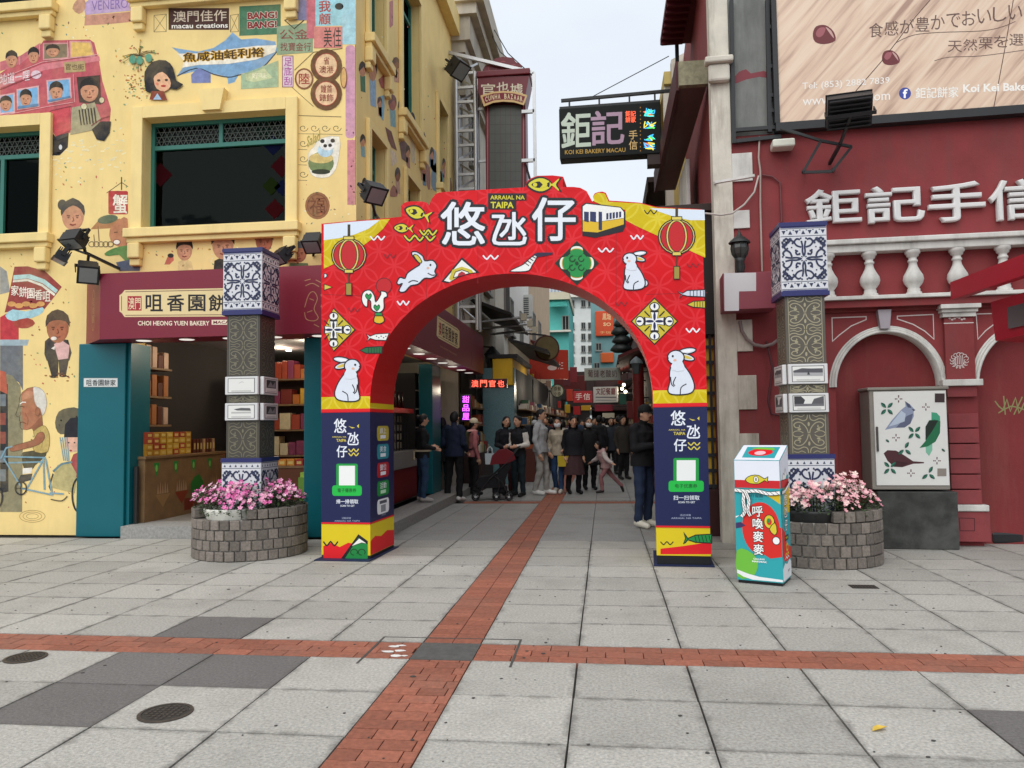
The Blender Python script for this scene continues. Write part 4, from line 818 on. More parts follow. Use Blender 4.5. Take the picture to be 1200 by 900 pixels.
q.ell(*zD([(177, 250)])[0], 2.8, 5, '#9a5c45', 0, OLB, .4); q.line(zD([(94, 214), (106, 205), (122, 206)]), 1.3, '#e8e2da'); q.line(zD([(92, 228), (104, 224), (114, 229)]), .9, '#3a241c'); q.line(zD([(93, 302), (108, 298), (122, 306)]), .9, '#6a342c'); q.line(zD([(118, 255), (132, 285), (128, 310)]), .6, '#8a523c', 3); q.line(zD([(90, 272), (98, 262), (96, 250)]), .6, '#8a523c', 2)
q.poly(zD([(158, 342), (200, 314), (222, 330), (233, 370), (224, 438), (165, 438), (156, 404), (165, 370)]), '#c4ab66', 2, '#7e6a3a', .6); q.line(zD([(190, 335), (200, 370), (196, 420)]), .5, '#9a8650', 3)
q.poly(zD([(176, 352), (203, 346), (210, 374), (182, 404), (122, 422), (62, 436), (48, 428), (56, 412), (115, 395), (160, 380)]), '#9c6048', 2, OLB, .5)
q.poly(zD([(108, 515), (152, 512), (148, 537), (106, 541)]), '#e8e4dc'); q.poly(zD([(82, 577), (98, 546), (152, 540), (146, 570), (102, 582)]), '#3a3c40', 1)
bl = '#7aa0b0'
for a in ([(5, 470), (30, 420), (60, 412)], [(20, 460), (215, 465)], [(15, 490), (200, 485)], [(20, 470), (100, 600)], [(210, 465), (130, 605)], [(205, 465), (210, 615)], [(215, 470), (245, 630)], [(100, 608), (250, 640)], [(235, 630), (300, 635)]): q.line(zD(a), 1.8, bl)
q.ring(*zD([(100, 608)])[0], 6.5, 7.5, 1.6, '#2a2c30'); q.ring(*zD([(-15, 650)])[0], 7, 12, 2, '#2a2c30'); q.line(zD([(75, 608), (125, 608)]), .8, '#2a2c30'); q.line(zD([(100, 580), (100, 636)]), .8, '#2a2c30'); q.line(zD([(240, 660), (290, 668), (318, 645)]), 1.2, '#33302c', 3)
q.build('mural_trishaw_rider', YB, 'painted white-haired old man pedalling a trishaw')
q = Art(LF, 0, mk=MU)      # trishaw passenger
q.poly(zD([(258, 300), (275, 250), (320, 232), (368, 235), (368, 290), (330, 300), (300, 355), (270, 345)]), '#6a6450', 2); q.poly(zD([(300, 370), (305, 310), (330, 280), (366, 275), (368, 372)]), '#2a2a30', 1); q.poly(zD([(300, 370), (366, 370), (366, 435), (330, 440), (310, 410)]), '#e4b49c', 1); q.ell(*zD([(332, 432)])[0], 1.6, 1, '#a83c38'); q.ell(*zD([(322, 395)])[0], 1, .8, '#2a2420'); q.ell(*zD([(350, 395)])[0], 1, .8, '#2a2420')
for k in range(4): q.line(zD([(282+k*11, 370), (300+k*8, 480)]), 1.2, bl)
q.poly(zD([(325, 500), (345, 450), (368, 440), (368, 560), (340, 545)]), '#a8484c', 1); q.poly(zD([(250, 560), (270, 500), (330, 485), (360, 540), (350, 630), (245, 605)]), '#b8ac78', 1); q.line(zD([(250, 530), (290, 495), (340, 485)]), 2.4, '#6a8890'); q.ring(*zD([(372, 640)])[0], 8, 20, 2, '#2a2c30', 90, 270); q.line(zD([(250, 540), (232, 600), (245, 630)]), 1.4, '#2a2c30')
q.build('mural_trishaw_passenger', YB)
q = Art(LF, 0, mk=MU)      # loose confetti and ground smudges
for i in range(900):
    u, v = random.uniform(0, 415), random.uniform(5, 318)
    if any(a < u < c and d < v < e for a, c, d, e in ((0, 132, 45, 185), (150, 350, 118, 290), (0, 62, 145, 285), (170, 415, 0, 140), (335, 405, 145, 215), (68, 165, 225, 318))): continue
    c = random.choice(['#c86a4a', '#7a9a6a', '#f4ecc8', '#f4ecc8', '#8a6a48', '#d89a3c', '#6a8a88']); r_ = random.uniform(.7, 2.1); a = random.uniform(0, 3)
    q.poly([(u+r_*math.cos(a), v+r_*math.sin(a)), (u+.5*r_*math.cos(a+1.6), v+.5*r_*math.sin(a+1.6)), (u-r_*math.cos(a), v-r_*math.sin(a)), (u-.5*r_*math.cos(a+1.6), v-.5*r_*math.sin(a+1.6))], c)
for i in range(60):
    u, v = random.uniform(62, 148), random.uniform(163, 198); q.ell(u, v, random.uniform(1.5, 3.4), random.uniform(.5, 1.2), '#f0e2b4', random.uniform(-20, 20), n=8)
for i in range(60):
    u, v = random.uniform(28, 92), random.uniform(330, 595); q.ell(u, v, random.uniform(.7, 1.8), random.uniform(.5, 1), random.choice(['#b0703c', '#8a5a3a', '#c86a4a', '#7a9a6a']), random.uniform(0, 90), n=6)
for i in range(3): q.ring(38, 605, 7+i*4, 3+i*2, .5, '#9a7a44')
q.build('mural_confetti', YB)['kind'] = 'stuff'
# ---- side wall mural, seen obliquely
zE, zE2 = zf(400, 0, 7.5), zf(400, 110, 7.5)
q = Art(LS, 0, mk=MU)
def fig(pts_z, rw, rh, skin, hair, cl, z=zE):
    q = Art(LS, 0, mk=MU); (cu, cv) = z([pts_z])[0]; q.poly([(cu-rw*.7, cv+rh*.8), (cu+rw*.8, cv+rh*.9), (cu+rw*.9, cv+rh*3.2), (cu-rw*.5, cv+rh*3.0)], cl, 1); q.ell(cu, cv, rw, rh, skin); q.poly([(cu-rw*1.05, cv+rh*.3), (cu-rw*.9, cv-rh*.7), (cu, cv-rh*1.15), (cu+rw*.95, cv-rh*.6), (cu+rw*1.0, cv+rh*.4), (cu+rw*.4, cv-rh*.4)], hair, 2); q.build('mural_figure', YB)
def blot(pts, c, k=1): q = Art(LS, 0, mk=MU); q.poly(pts, c, k); q.build('mural_shape', YB)
fig((185, 610), 4, 8.5, SKIN2, '#4a4440', '#4f7a5c'); fig((275, 610), 4.8, 14, SKIN2, '#3a3632', '#9ab8d0'); fig((480, 560), 4, 7, SKIN3, '#6a4a40', '#c89a84')
blot(zE([(325, 700), (370, 660), (415, 700), (405, 790), (350, 770)]), '#a8605a', 1); blot(zE([(430, 590), (470, 560), (495, 640), (485, 690), (440, 640)]), '#b07a6a', 1); q.ring(*zE([(455, 760)])[0], 3.5, 6, .7, '#3a3a34')
blot(zE([(410, 20), (455, 0), (455, 220), (430, 245), (415, 200)]), '#c88a88', 1)
fig((525, 120), 3.6, 9, '#c07a5c', '#6a5a54', '#d89a84', zE2); fig((625, 280), 3.4, 14, '#b5745a', '#3c3a40', '#d8c8a8', zE2); fig((715, 440), 3.6, 14, '#a86a58', '#4a4448', '#c8a08a', zE2); fig((450, 80), 4.4, 9, '#a86a60', '#7a5a58', '#8ab0b4', zE2)
blot(zE2([(320, 30), (375, 10), (380, 110), (370, 240), (330, 180)]), '#8abcd0', 1); blot(zE2([(385, 290), (440, 330), (490, 500), (440, 470), (410, 400)]), '#7a4c48', 1); blot(zE2([(510, 430), (545, 400), (585, 450), (585, 610), (530, 570)]), '#7c6460', 1); blot(zE2([(430, 480), (480, 520), (490, 600), (440, 640)]), '#e4d0b4', 1)
blot(zE2([(770, 540), (800, 470), (850, 560), (840, 700), (780, 640)]), '#8aa0b8', 2); blot(zE2([(800, 640), (860, 620), (890, 800), (830, 860), (790, 800)]), '#7a9ab0', 2); blot(zE2([(740, 620), (780, 650), (780, 840), (750, 800)]), '#a87a70', 2); blot(zE2([(870, 680), (900, 720), (895, 850), (870, 860)]), '#6a98a0', 2); blot(zE2([(930, 760), (960, 740), (970, 850), (935, 860)]), '#8a5a50', 2); blot(zE2([(430, 850), (460, 800), (490, 850), (490, 900), (430, 900)]), '#b07a6a', 2)
for cu, cv, rw, rh, sk, hr, cl in ((425, 165, 3, 7, SKIN2, '#3a3632', '#8ab0b4'), (466, 205, 3, 8, SKIN3, '#4a4448', '#c8a08a'), (478, 178, 2.6, 7, SKIN2, '#5a4a44', '#a87a70'), (497, 196, 2.4, 8, SKIN1, '#3c3a40', '#7a9ab0'), (506, 180, 2.2, 7, SKIN2, '#4a4440', '#d8c8a8'), (514, 205, 2, 7, SKIN3, '#3a3632', '#6a98a0'), (445, 120, 2.6, 6, SKIN2, '#6a4a40', '#d8b08a'), (520, 192, 1.8, 6, SKIN1, '#3c3a40', '#c88a88'), (427, 215, 2.6, 6, SKIN1, '#3a3632', '#b8a070')):
    q = Art(LS, 0, mk=MU); q.poly([(cu-rw*.8, cv+rh*.8), (cu+rw*.8, cv+rh*.9), (cu+rw, cv+rh*2.8), (cu-rw*.6, cv+rh*2.6)], cl, 1); q.ell(cu, cv, rw, rh, sk); q.poly([(cu-rw*1.05, cv+rh*.3), (cu-rw*.9, cv-rh*.7), (cu, cv-rh*1.15), (cu+rw*.95, cv-rh*.6), (cu+rw, cv+rh*.4), (cu+rw*.4, cv-rh*.4)], hr, 2); q.build('mural_figure', YB)
q = Art(LS, 0, mk=MU)
for i in range(90):
    x, z_ = random.uniform(.2, 6.8), random.uniform(3.6, 8.6); u_ = Vector(LS.w(x, 0, z_))-Vector((0, 0, EYE)); w_ = u_.dot(_fw); u, v = 600+900*u_.dot(_rt)/w_, 450-900*u_.dot(_up)/w_
    q.ell(u, v, .5, 1.1, random.choice(['#c86a4a', '#7a9a6a', '#f4ecc8', '#8a6a48']), n=6)
q.build('mural_specks', YB)['kind'] = 'stuff'
# ---- teal shop front
for (x0, x1, y0) in ((-7.25, -6.55, -.15), (-4.0, -3.33, -.12)):
    b = MB(LF); b.box(x0, x1, y0, .0, 0, 2.66, teal_col, .012); b.build('shop_pier', YB)
b = MB(LF); b.box(-6.549, -6.50, -.10, .36, .0, 2.66, teal_col); b.build('door_jamb', YB)
b = MB(LF); b.box(-6.49, -6.44, -.02, .03, .16, .95, mat((.03, .03, .03), rough=.4)); b.build('shutter_rail', YB)
b = MB(LS); b.box(.32, .9, -.06, .0, 0, 2.66, teal_col, .01); b.build('shop_pier', YB)
b = MB(LS); b.box(4.5, 5.25, -.02, .25, .16, 2.66, teal_col, .01); b.build('shop_pier', YB)
q = Art(LF, -.15); q.rect(98, 443, 138, 453.5, '#d8dcda', '#6a706c', .5); q.htext('咀香園餅家', 101, 445, 136, 452, '#22282a', .02); q.build('name_plate', YB)
b = MB(LF); b.box(-6.50, -4.0, -.28, .3, .0, .16, mat((.30, .295, .28), rough=.85, var=.3, scale=26, bump=.4)); b.build('shop_step', YB)
# interior
wd = mat((.22, .13, .06), rough=.55, var=.25, scale=5); dk = mat((.035, .03, .028), rough=.9); tile_f = mat((.25, .24, .22), rough=.5, var=.15)
b = MB(LF); b.box(-6.9, -3.65, .3, 7.4, .10, .155, tile_f); b.build('shop_floor', YB)
b = MB(LF); b.box(-6.9, -3.65, .3, 7.4, 2.9, 3.0, mat((.30, .29, .28), rough=.8)); b.build('shop_ceiling', YB)
b = MB(LF); b.box(-6.95, -6.9, .3, 7.4, .15, 2.9, dk); b.box(-6.9, -3.65, 7.4, 7.5, .15, 2.9, dk); b.build('shop_inner_wall', YB)
lampm = mat((1, .93, .8), emit=9.)
def lamp_light(loc, e, name='shop_lamp_light'):
    l = bpy.data.lights.new(name, 'POINT'); l.energy = e; l.color = (1, .87, .68); l.shadow_soft_size = .08; o = bpy.data.objects.new(name, l); COL.objects.link(o); o.location = loc; return o
for x, y in ((-5.6, 10.9), (-4.8, 12.2), (-5.8, 13.2)): lamp_light((x, y, 2.8), 16)
for x, y in ((-6.0, .8), (-5.2, .9), (-5.6, 2.0), (-4.6, 1.6), (-5.0, 3.2), (-4.2, 2.8), (-5.8, 3.6)):
    b = MB(LF); b.lathe([(.0, 2.885), (.05, 2.885), (.05, 2.9)], (x, y, 0), lampm, 12); b.build('ceiling_downlight', YB)
def counter(fr, x0, x1, y0, y1, z1, lb, face):
    root = empty('shop_counter', tuple(fr.w((x0+x1)/2, (y0+y1)/2, .157)), lb, 'counter')
    b = MB(fr); b.box(x0, x1, y0, y1, .157, z1-.04, face); b.build('body', root); b = MB(fr); b.box(x0-.02, x1+.02, y0-.02, y1+.02, z1-.04, z1, wd, .006); b.build('top', root); return root
ct = counter(LF, -6.85, -6.40, .1, 2.4, 1.08, 'wooden counter with green painted motifs inside the bakery doorway', wd)
CFr = Frame((-6.40, 10.1), 90); q = Art(CFr, -.0, mp=lambda u, v: (u, v))
for i in range(4):
    x = .28+i*.5; q.poly([(x-.07, .98), (x+.07, .98), (x+.03, .84), (x, .78), (x-.03, .84)], '#1f8a3c'); q.ell(x, .9, .03, .05, '#7ac860')
    if i < 3: q.poly([(x-.02, .52), (x+.36, .52), (x+.17, .33)], '#9a7a50' if i == 0 else '#8a3a24')
    for k in range(5): q.poly([(x+.02+k*.06, .53), (x+.04+k*.06, .68+.03*(k % 2)), (x+.07+k*.06, .53)], '#b09070')
q.poly([(1.2, .62), (1.45, .75), (1.62, .5), (1.4, .34), (1.25, .4)], '#2a7a34', 2); q.rect(1.02, .40, 1.5, .22, '#7a3020'); q.build('painted_motif', ct)
def goods(fr, x0, x1, y0, z, n, rows, cols_, dims, lab, kind='gift_box', cat='box', grp=None):
    """stacks of boxes, each its own thing"""
    w, d, h = dims; ordn = ['first', 'second', 'third', 'fourth', 'fifth', 'sixth', 'seventh', 'eighth']; rown = ['bottom', 'second', 'third', 'top']
    for r_ in range(rows):
        for i in range(n):
            x = x0+(x1-x0)*(i+.5)/n; c = random.choice(cols_); b = MB(fr); b.box(x-w/2, x+w/2, y0, y0+d, z+h*r_+.001, z+h*(r_+1)-.001, mat(c, rough=.45, var=.1, scale=9), .004)
            b.box(x-w*.3, x+w*.3, y0-.001, y0, z+h*r_+h*.25, z+h*r_+h*.7, mat('#d8c070', rough=.5)); b.build(kind, None, lab.format(n=ordn[i], r=rown[r_] if rows > 1 else '').replace('  ', ' '), cat, grp)
goods(CFr, .1, 1.3, .05, 1.08, 7, 4, ['#c89a2c', '#b8862a', '#a8442a', '#d0a840'], (.15, .22, .085), '{n} biscuit box from the doorway in the {r} row on the bakery counter', grp='biscuit boxes on the counter')
goods(CFr, 1.4, 2.1, .08, 1.08, 7, 1, ['#7a3a2a', '#b08a6a', '#5a2a1c'], (.07, .07, .22), '{n} jar from the doorway beyond the boxes on the bakery counter', 'jar', 'jar', 'jars on the counter')
ct2 = counter(LF, -5.6, -4.3, 1.9, 2.5, .85, 'low produce counter at the back of the bakery', mat('#6a3a20', rough=.6, var=.2))
goods(LF, -5.55, -4.4, 1.92, .85, 8, 1, ['#a82c20', '#c8401c', '#8a2a1c', '#d08a2c'], (.13, .4, .1), '{n} packet from the left on the low bakery counter', 'snack_packet', 'packet', 'packets on the low counter')
b = MB(LF); b.box(-4.35, -4.05, .55, 1.2, .16, .75, mat('#5c8a2a', rough=.5, var=.15)); b.box(-4.33, -4.07, .57, 1.18, .75, .82, mat('#86a838', rough=.6, var=.4, scale=30)); b.build('produce_crate', None, 'green crate of goods standing just inside the bakery doorway', 'crate')
bs = empty('back_shelf', tuple(LF.w(-5.1, 3.2, .16)), 'tall shelves of packaged goods at the back of the bakery', 'shelf')
b = MB(LF); b.box(-6.4, -3.9, 3.4, 3.45, .16, 2.6, mat('#3a2418', rough=.7)); b.build('back_panel', bs)
for k in range(5):
    b = MB(LF); b.box(-6.4, -3.9, 3.0, 3.4, .5+k*.45, .53+k*.45, wd); b.build('shelf_board', bs); b = MB(LF); x = -6.36
    while x < -4.05:
        w_ = random.uniform(.1, .24); b.box(x, x+w_*.92, 3.04, 3.3, .531+k*.45, .531+k*.45+random.uniform(.16, .34), mat(random.choice(['#a8442a', '#c89a2c', '#7a2a20', '#d8c8a0', '#2c5a3a', '#8a3a5a', '#b86a2a']), rough=.5, var=.15, scale=12), .006); x += w_
    b.build('packet_row', bs)['kind'] = 'stuff'
sh = empty('wall_shelf', tuple(LF.w(-6.7, .9, 1.45)), 'shelf of red and brown packets on the inner bakery wall', 'shelf')
for k in range(3):
    b = MB(LF); b.box(-6.899, -6.55, .2, 1.0, 1.5+k*.42, 1.53+k*.42, wd); b.build('shelf_board', sh)
    b = MB(LF)
    for i in range(5): b.box(-6.86, -6.58, .24+i*.15, .36+i*.15, 1.531+k*.42, 1.531+k*.42+random.uniform(.2, .34), mat(random.choice(['#8a3a28', '#a86a3a', '#c8a890', '#5a3020']), rough=.6, var=.2), .01)
    b.build('packet_row', sh)
# ---- maroon sign box wrapping the corner
maroon = mat('#7c1830', rough=.4, var=.06, scale=1.1); maroon_d = mat('#5a1224', rough=.5, var=.06); cream = mat('#e6cf9a', rough=.5, var=.05)
SG = empty('shop_sign_box', (-5, 9.7, 2.66), 'maroon bakery sign box wrapping the corner under the murals', 'sign')
Z0, Z1 = 2.665, 3.55
b = MB(); b.slab([(-7.25, 9.998), (-6.66, 9.45), (-2.82, 9.45), (-2.82, 17.9), (-3.305, 17.9), (-3.305, 9.998)], Z0, Z1, maroon); b.build('box', SG)
SGF = Frame((0, 9.45), 0); SGS = Frame((-2.82, 9.45), 90)
q = Art(SGF, 0.)
q.poly([(146, 340), (325, 336.5), (325, 370.5), (146, 371.5), (143, 367), (140, 365), (140, 346), (143, 344)], cream); q.line([(147, 342), (325, 338.5)], .7, '#5a1c24'); q.line([(147, 369.5), (325, 368.5)], .7, '#5a1c24'); q.line([(142.5, 347), (142.5, 364)], .7, '#5a1c24')
q.rect(149.5, 347, 166, 364, '#a8202c'); q.text('澳門', 150.5, 348.5, 165, 362.5, '#f0d8b0', .01)
for ch, u in zip('咀香園餅家', (171, 196, 221, 245, 270)): q.text(ch, u, 345.5, u+19.5, 364.5, '#181214', .034)
q.text('CHOI HEONG YUEN BAKERY', 161.5, 376, 245.5, 381.5, '#f0e0c8', .02); q.rect(248, 374.8, 276, 380.5, '#f0e0c8'); q.text('MACAU', 250, 375.8, 273, 379.6, '#7c1830', .02)
q.build('lettering', SG)
q = Art(SGF, 0.)
gold = '#b88a60'
for a in ([(357, 360), (362, 345), (368, 342), (372, 350), (368, 362), (373, 372), (368, 376), (359, 374), (357, 366)], [(376, 345), (378, 352), (376, 360)], [(358, 335), (366, 332), (374, 336)], [(370, 328), (376, 331)], [(363, 350), (368, 352)], [(360, 366), (366, 364)], [(368, 380), (374, 383)], [(357, 329), (364, 327)]): q.line(a, .8, gold, 3)
q.build('emblem', SG)
SGP = Frame((-7.25, 9.998), math.degrees(math.atan2(9.45-9.998, -6.66+7.25))); q = Art(SGP, 0., mp=lambda u, v: (u, v))
q.ring(.42, 3.1, .09, .28, .012, gold)
for k in range(3): q.text('咀香園'[k], .375, 3.27-k*.12, .465, 3.17-k*.12, gold, .01)
q.build('emblem', SG)
q = Art(SGS, 0.)
q.poly([(512.5, 370), (515, 371.5), (536, 385), (538.5, 388), (538.3, 407), (536, 408.5), (514, 396.5), (511.5, 393)], cream); q.line([(514, 373), (536.5, 387.3)], .5, '#5a1c24'); q.line([(513.5, 394), (536, 406.5)], .5, '#5a1c24')
for i, ch in enumerate('澳咀香園餅家'): q.text(ch, 514+i*3.8, 376.3+i*2.5, 517.2+i*3.8, 392+i*2.3, '#3a2018' if i else '#a8202c', .02, skew=1.6)
q.text('CHOI HEONG YUEN BAKERY', 515.5, 404.5, 535.5, 406.5, '#c89a7a', .01, skew=11); q.build('lettering', SG)
q = Art(SGS, 0.)
for a in ([(484, 385), (487, 378), (490, 384), (488, 395), (492, 402), (485, 400), (483, 392)], [(486, 372), (490, 370)], [(552, 412), (553, 420), (552, 428)]): q.line(a, .8, '#6a2c34', 3)
q.build('emblem', SG)
lampw = mat((1, .96, .9), emit=.55)
for i in range(6):
    b = MB(); x = -6.2+i*.62; b.lathe([(0, Z0-.006), (.09, Z0-.006), (.1, Z0-.0005)], (x, 9.72, 0), lampw, 16); b.build('soffit_lamp', SG)
for i in range(8):
    b = MB(); b.lathe([(0, Z0-.006), (.09, Z0-.006), (.1, Z0-.0005)], (-3.06, 10.6+i*.95, 0), lampw, 16); b.build('soffit_lamp', SG)
# ---- floodlights on brackets
def floodlight(name, c, dirv, size, lb, arm=None, grp='black floodlights'):
    """finned black lamp box on a yoke; c centre, dirv the way the lens looks"""
    c = Vector(c); d = Vector(dirv).normalized(); s = d.cross(Vector((0, 0, 1))).normalized(); u = s.cross(d)
    root = empty(name, tuple(c), lb, 'floodlight', grp); w, h, t = size; bl_ = mat((.016, .016, .018), rough=.45)
    b = MB(); P3 = lambda a, e, f: c+s*a+d*e+u*f
    def bx(a0, a1, e0, e1, f0, f1, m=bl_): b.add([P3(a, e, f) for f in (f0, f1) for e in (e0, e1) for a in (a0, a1)], [(0, 2, 3, 1), (4, 5, 7, 6), (0, 1, 5, 4), (2, 6, 7, 3), (0, 4, 6, 2), (1, 3, 7, 5)], m)
    bx(-w/2, w/2, -t/2, t/2, -h/2, h/2); bx(-w/2-.012, w/2+.012, t/2, t/2+.02, -h/2-.012, h/2+.012)
    for k in range(7): f = -h/2+h*(k+.5)/7; bx(-w*.46, w*.46, -t/2-.05, -t/2, f-.006, f+.006)
    b.build('housing', root); b = MB(); bx(-w*.44, w*.44, t/2+.02, t/2+.024, -h*.43, h*.43, mat((.25, .27, .27), rough=.12)); b.build('lens', root)
    b = MB(); 
    for sg in (-1, 1): bx(sg*(w/2+.022)-.006, sg*(w/2+.022)+.006, -t*.3-.12, 0, -.02, .02)
    bx(-w/2-.03, w/2+.03, -t*.3-.14, -t*.3-.12, -.02, .02); b.build('yoke', root)
    if arm:
        b = MB(); b.bar(c-d*(t*.3+.13), arm[0], .03, bl_); 
        for a0, a1 in zip(arm, arm[1:]): b.bar(a0, a1, .035, bl_)
        b.build('bracket', root)
    return root
def at(fr, u, v, dy): x, z_ = fr.px(u, v, dy); return fr.w(x, dy, z_)
floodlight('floodlight', at(LF, 87, 281, -.62), (-.1, -.5, -.85), (.28, .19, .13), 'upper black floodlight above the maroon sign, below the painted woman with a bun', [at(LF, 100, 296, -.5), at(LF, 140, 315, -.04)])
floodlight('floodlight', at(LF, 72, 301, -.62), (-.3, -.3, -.9), (.24, .16, .1), 'small flat black floodlight beside the upper one over the sign corner', [at(LF, 100, 297, -.55)])
floodlight('floodlight', at(LF, 103, 319, -.62), (.5, -.6, -.6), (.24, .24, .14), 'lowest tilted black floodlight just above the maroon sign corner', [at(LF, 104, 298, -.55)])
floodlight('floodlight', at(LF, 367, 285, -.35), (0, -.6, -.8), (.22, .2, .13), 'black floodlight above the sign between painted heads and the arch', [at(LF, 367, 300, -.02)])
floodlight('floodlight', at(LF, 330, 300, -.35), (-.4, -.5, -.7), (.22, .16, .12), 'black floodlight peeping out behind the left tiled column cap', [at(LF, 335, 306, -.02)])
floodlight('floodlight', at(LS, 438, 226, -.45), (.6, -.5, -.7), (.25, .22, .14), 'black floodlight on the lane side of the yellow corner above the arch', [at(LS, 440, 252, -.3), at(LS, 446, 260, -.01)])
floodlight('floodlight', at(LS, 536, 80, -.5), (.6, -.3, -.7), (.36, .34, .22), 'large black floodlight high beside the grey truss', [at(LS, 522, 80, -.02)])
b = MB(LS); b.box(-.4, 8.0, -.46, .0, .0, .16, mat((.27, .26, .245), rough=.85, var=.25, scale=20, bump=.4)); b.build('side_step', YB)
# ------------------------------------------------------------------ red corner building
RF = Frame((1.42, 9.64), -2.6); RS = Frame((1.42, 9.64), -90+0)
redw = mat('#863537', rough=.78, var=.2, scale=1.6, bump=.2, bscale=45, grime=.55, gcol=(.13, .06, .055), streak=True)
redw2 = mat('#7c2d2f', rough=.78, var=.18, scale=1.5, bump=.2, bscale=45, grime=.45, gcol=(.24, .10, .075), streak=True)
redblk = mat('#8a3d40', rough=.75, var=.18, scale=4, bump=.2, grime=.4, gcol=(.12, .06, .055), streak=True)
offw = mat('#d2d0ca', rough=.7, var=.14, scale=4, bump=.15, grime=.7, gcol=(.22, .21, .18), streak=True)
dirtyw = mat('#d2ccbe', rough=.85, var=.2, scale=3, grime=.9, gcol=(.16, .12, .08), streak=True, bump=.15)
conc = mat((.22, .225, .21), rough=.9, var=.22, scale=2.4, grime=.6, gcol=(.04, .045, .04), streak=True, bump=.25)
RB = empty('red_building', (3.5, 9.9, 0), 'dark red corner building with blind arches, balustrade and white quoined corner', 'building')
px = RF.px
zR, zR2 = zf(900, 180, 4), zf(900, 380, 4)
a1x0, a1x1 = px(979, 455)[0], px(1103, 452)[0]; spr = 1.86; ax = (a1x0+a1x1)/2; ar = (a1x1-a1x0)/2; ah = px(1036, 389)[1]-spr
p0, p1_ = px(1106, 430)[0], px(1141, 430)[0]; a2x0 = p1_+.03; a2x1 = a2x0+2*ar
def arcpts(c, r_, h, n=24, rev=False): return [(c+r_*math.cos(math.pi*i/n), spr+h*math.sin(math.pi*i/n)) for i in range(n+1)]
# main wall: front skin with arched recesses
skin_poly = [(.0, 0), (a1x0, 0), (a1x0, spr)] + arcpts(ax, ar, ah)[::-1][1:-1] + [(a1x1, spr), (a1x1, 0), (a2x0, 0), (a2x0, spr)] + arcpts((a2x0+a2x1)/2, ar, ah)[::-1][1:-1] + [(a2x1, spr), (a2x1, 0), (6.5, 0), (6.5, 2.80), (.0, 2.80)]
b = MB(RF); b.prism(skin_poly, 0, .16, redw); b.build('arcade_wall', RB)
b = MB(RF); b.box(.001, 6.5, .161, .4, 0, 2.80, redw2); b.build('recessed_panel', RB)
b = MB(RF); b.box(.0, 6.5, .0, .4, 2.801, 5.18, redw); b.build('upper_wall', RB)
b = MB(RF); b.box(.001, .82, -.004, .4, 5.0, 9.6, conc); b.build('concrete_panel', RB)
b = MB(RF); b.box(.82, 6.5, .06, .4, 5.181, 9.6, conc); b.build('wall_behind_billboard', RB)
b = MB(RF); b.box(.0, .35, .4, 5.5, 0, 8.6, redw); b.build('lane_wall', RB)
b = MB(RF); b.box(.35, 6.5, .41, 6, 8.5, 8.6, conc); b.build('roof_slab', RB)
# red daub on the concrete
q = Art(RF, -.004); q.poly([(859, 92), (866, 84), (874, 81), (880, 86), (895, 83), (906, 88), (908, 100), (903, 92), (890, 90), (875, 93), (862, 98)], '#7c2a34', 1); q.build('paint_daub', RB)
blk = mat((.02, .022, .024), rough=.5, var=.2)
def bars(name, root, segs, w, m=blk, label=None):
    b = MB()
    for s_, e_ in segs: b.bar(s_, e_, w, m)
    return b.build(name, root, label)
A_ = lambda u, v, dy=0.: at(RF, u, v, dy)
bars('sign_frame', RB, [(A_(857, 0, -.06), A_(860, 168, -.06)), (A_(899, 0, -.06), A_(902, 155, -.06)), (A_(910, 0, -.06), A_(912, 150, -.06)), (A_(858, 153, -.06), A_(915, 149, -.06)), (A_(860, 166, -.05), A_(915, 160, -.05))] + [(A_(901, v, -.06), A_(911, v, -.06)) for v in (32, 78, 112, 130)], .045)
# billboard
bx0, bz0 = px(914, 144, -.12); BBd = -.12
BBR = empty('billboard', tuple(RF.w(3, BBd, bz0)), 'large chestnut bakery billboard above the red wall', 'billboard')
def woodmat():
    m = bpy.data.materials.new('printed_wood'); m.use_nodes = True; n = m.node_tree.nodes; L = m.node_tree.links; bs = n['Principled BSDF']; bs.inputs['Roughness'].default_value = .35
    t = n.new('ShaderNodeTexCoord'); mp = n.new('ShaderNodeMapping'); m0 = n.new('ShaderNodeMapping'); m0.inputs['Rotation'].default_value = (0, R(48), 0); L.new(t.outputs['Object'], m0.inputs[0]); mp.inputs['Scale'].default_value = (.5, 1, 7); L.new(m0.outputs[0], mp.inputs[0])
    no = n.new('ShaderNodeTexNoise'); no.inputs['Scale'].default_value = 1.6; no.inputs['Detail'].default_value = 7; no.inputs['Distortion'].default_value = .4; L.new(mp.outputs[0], no.inputs[0])
    c = n.new('ShaderNodeValToRGB'); e = c.color_ramp.elements; e[0].position = .3; e[0].color = (.42, .26, .19, 1); e[1].position = .62; e[1].color = (.80, .62, .47, 1); x = c.color_ramp.elements.new(.47); x.color = (.72, .52, .38, 1)
    L.new(no.outputs['Fac'], c.inputs[0]); L.new(c.outputs[0], bs.inputs['Base Color']); return m
b = MB(RF); b.box(bx0, 6.5, BBd, .05, bz0, 9.6, woodmat()); b.build('printed_panel', BBR)
b = MB(RF); b.box(bx0-.05, 6.5, BBd-.02, .04, bz0-.1, bz0-.001, blk); b.box(bx0-.06, bx0-.001, BBd-.02, .04, bz0, 9.6, blk); b.build('frame', BBR)
q = Art(RF, BBd); zK = zf(900, 0, 4)
for a in ([(760, 0), (690, 80), (600, 200), (530, 290), (400, 440)], [(1150, 0), (1110, 230), (1080, 390), (1055, 520)]): q.line(zK(a), 1., '#5a3c30')
ctx = '#6a5048'
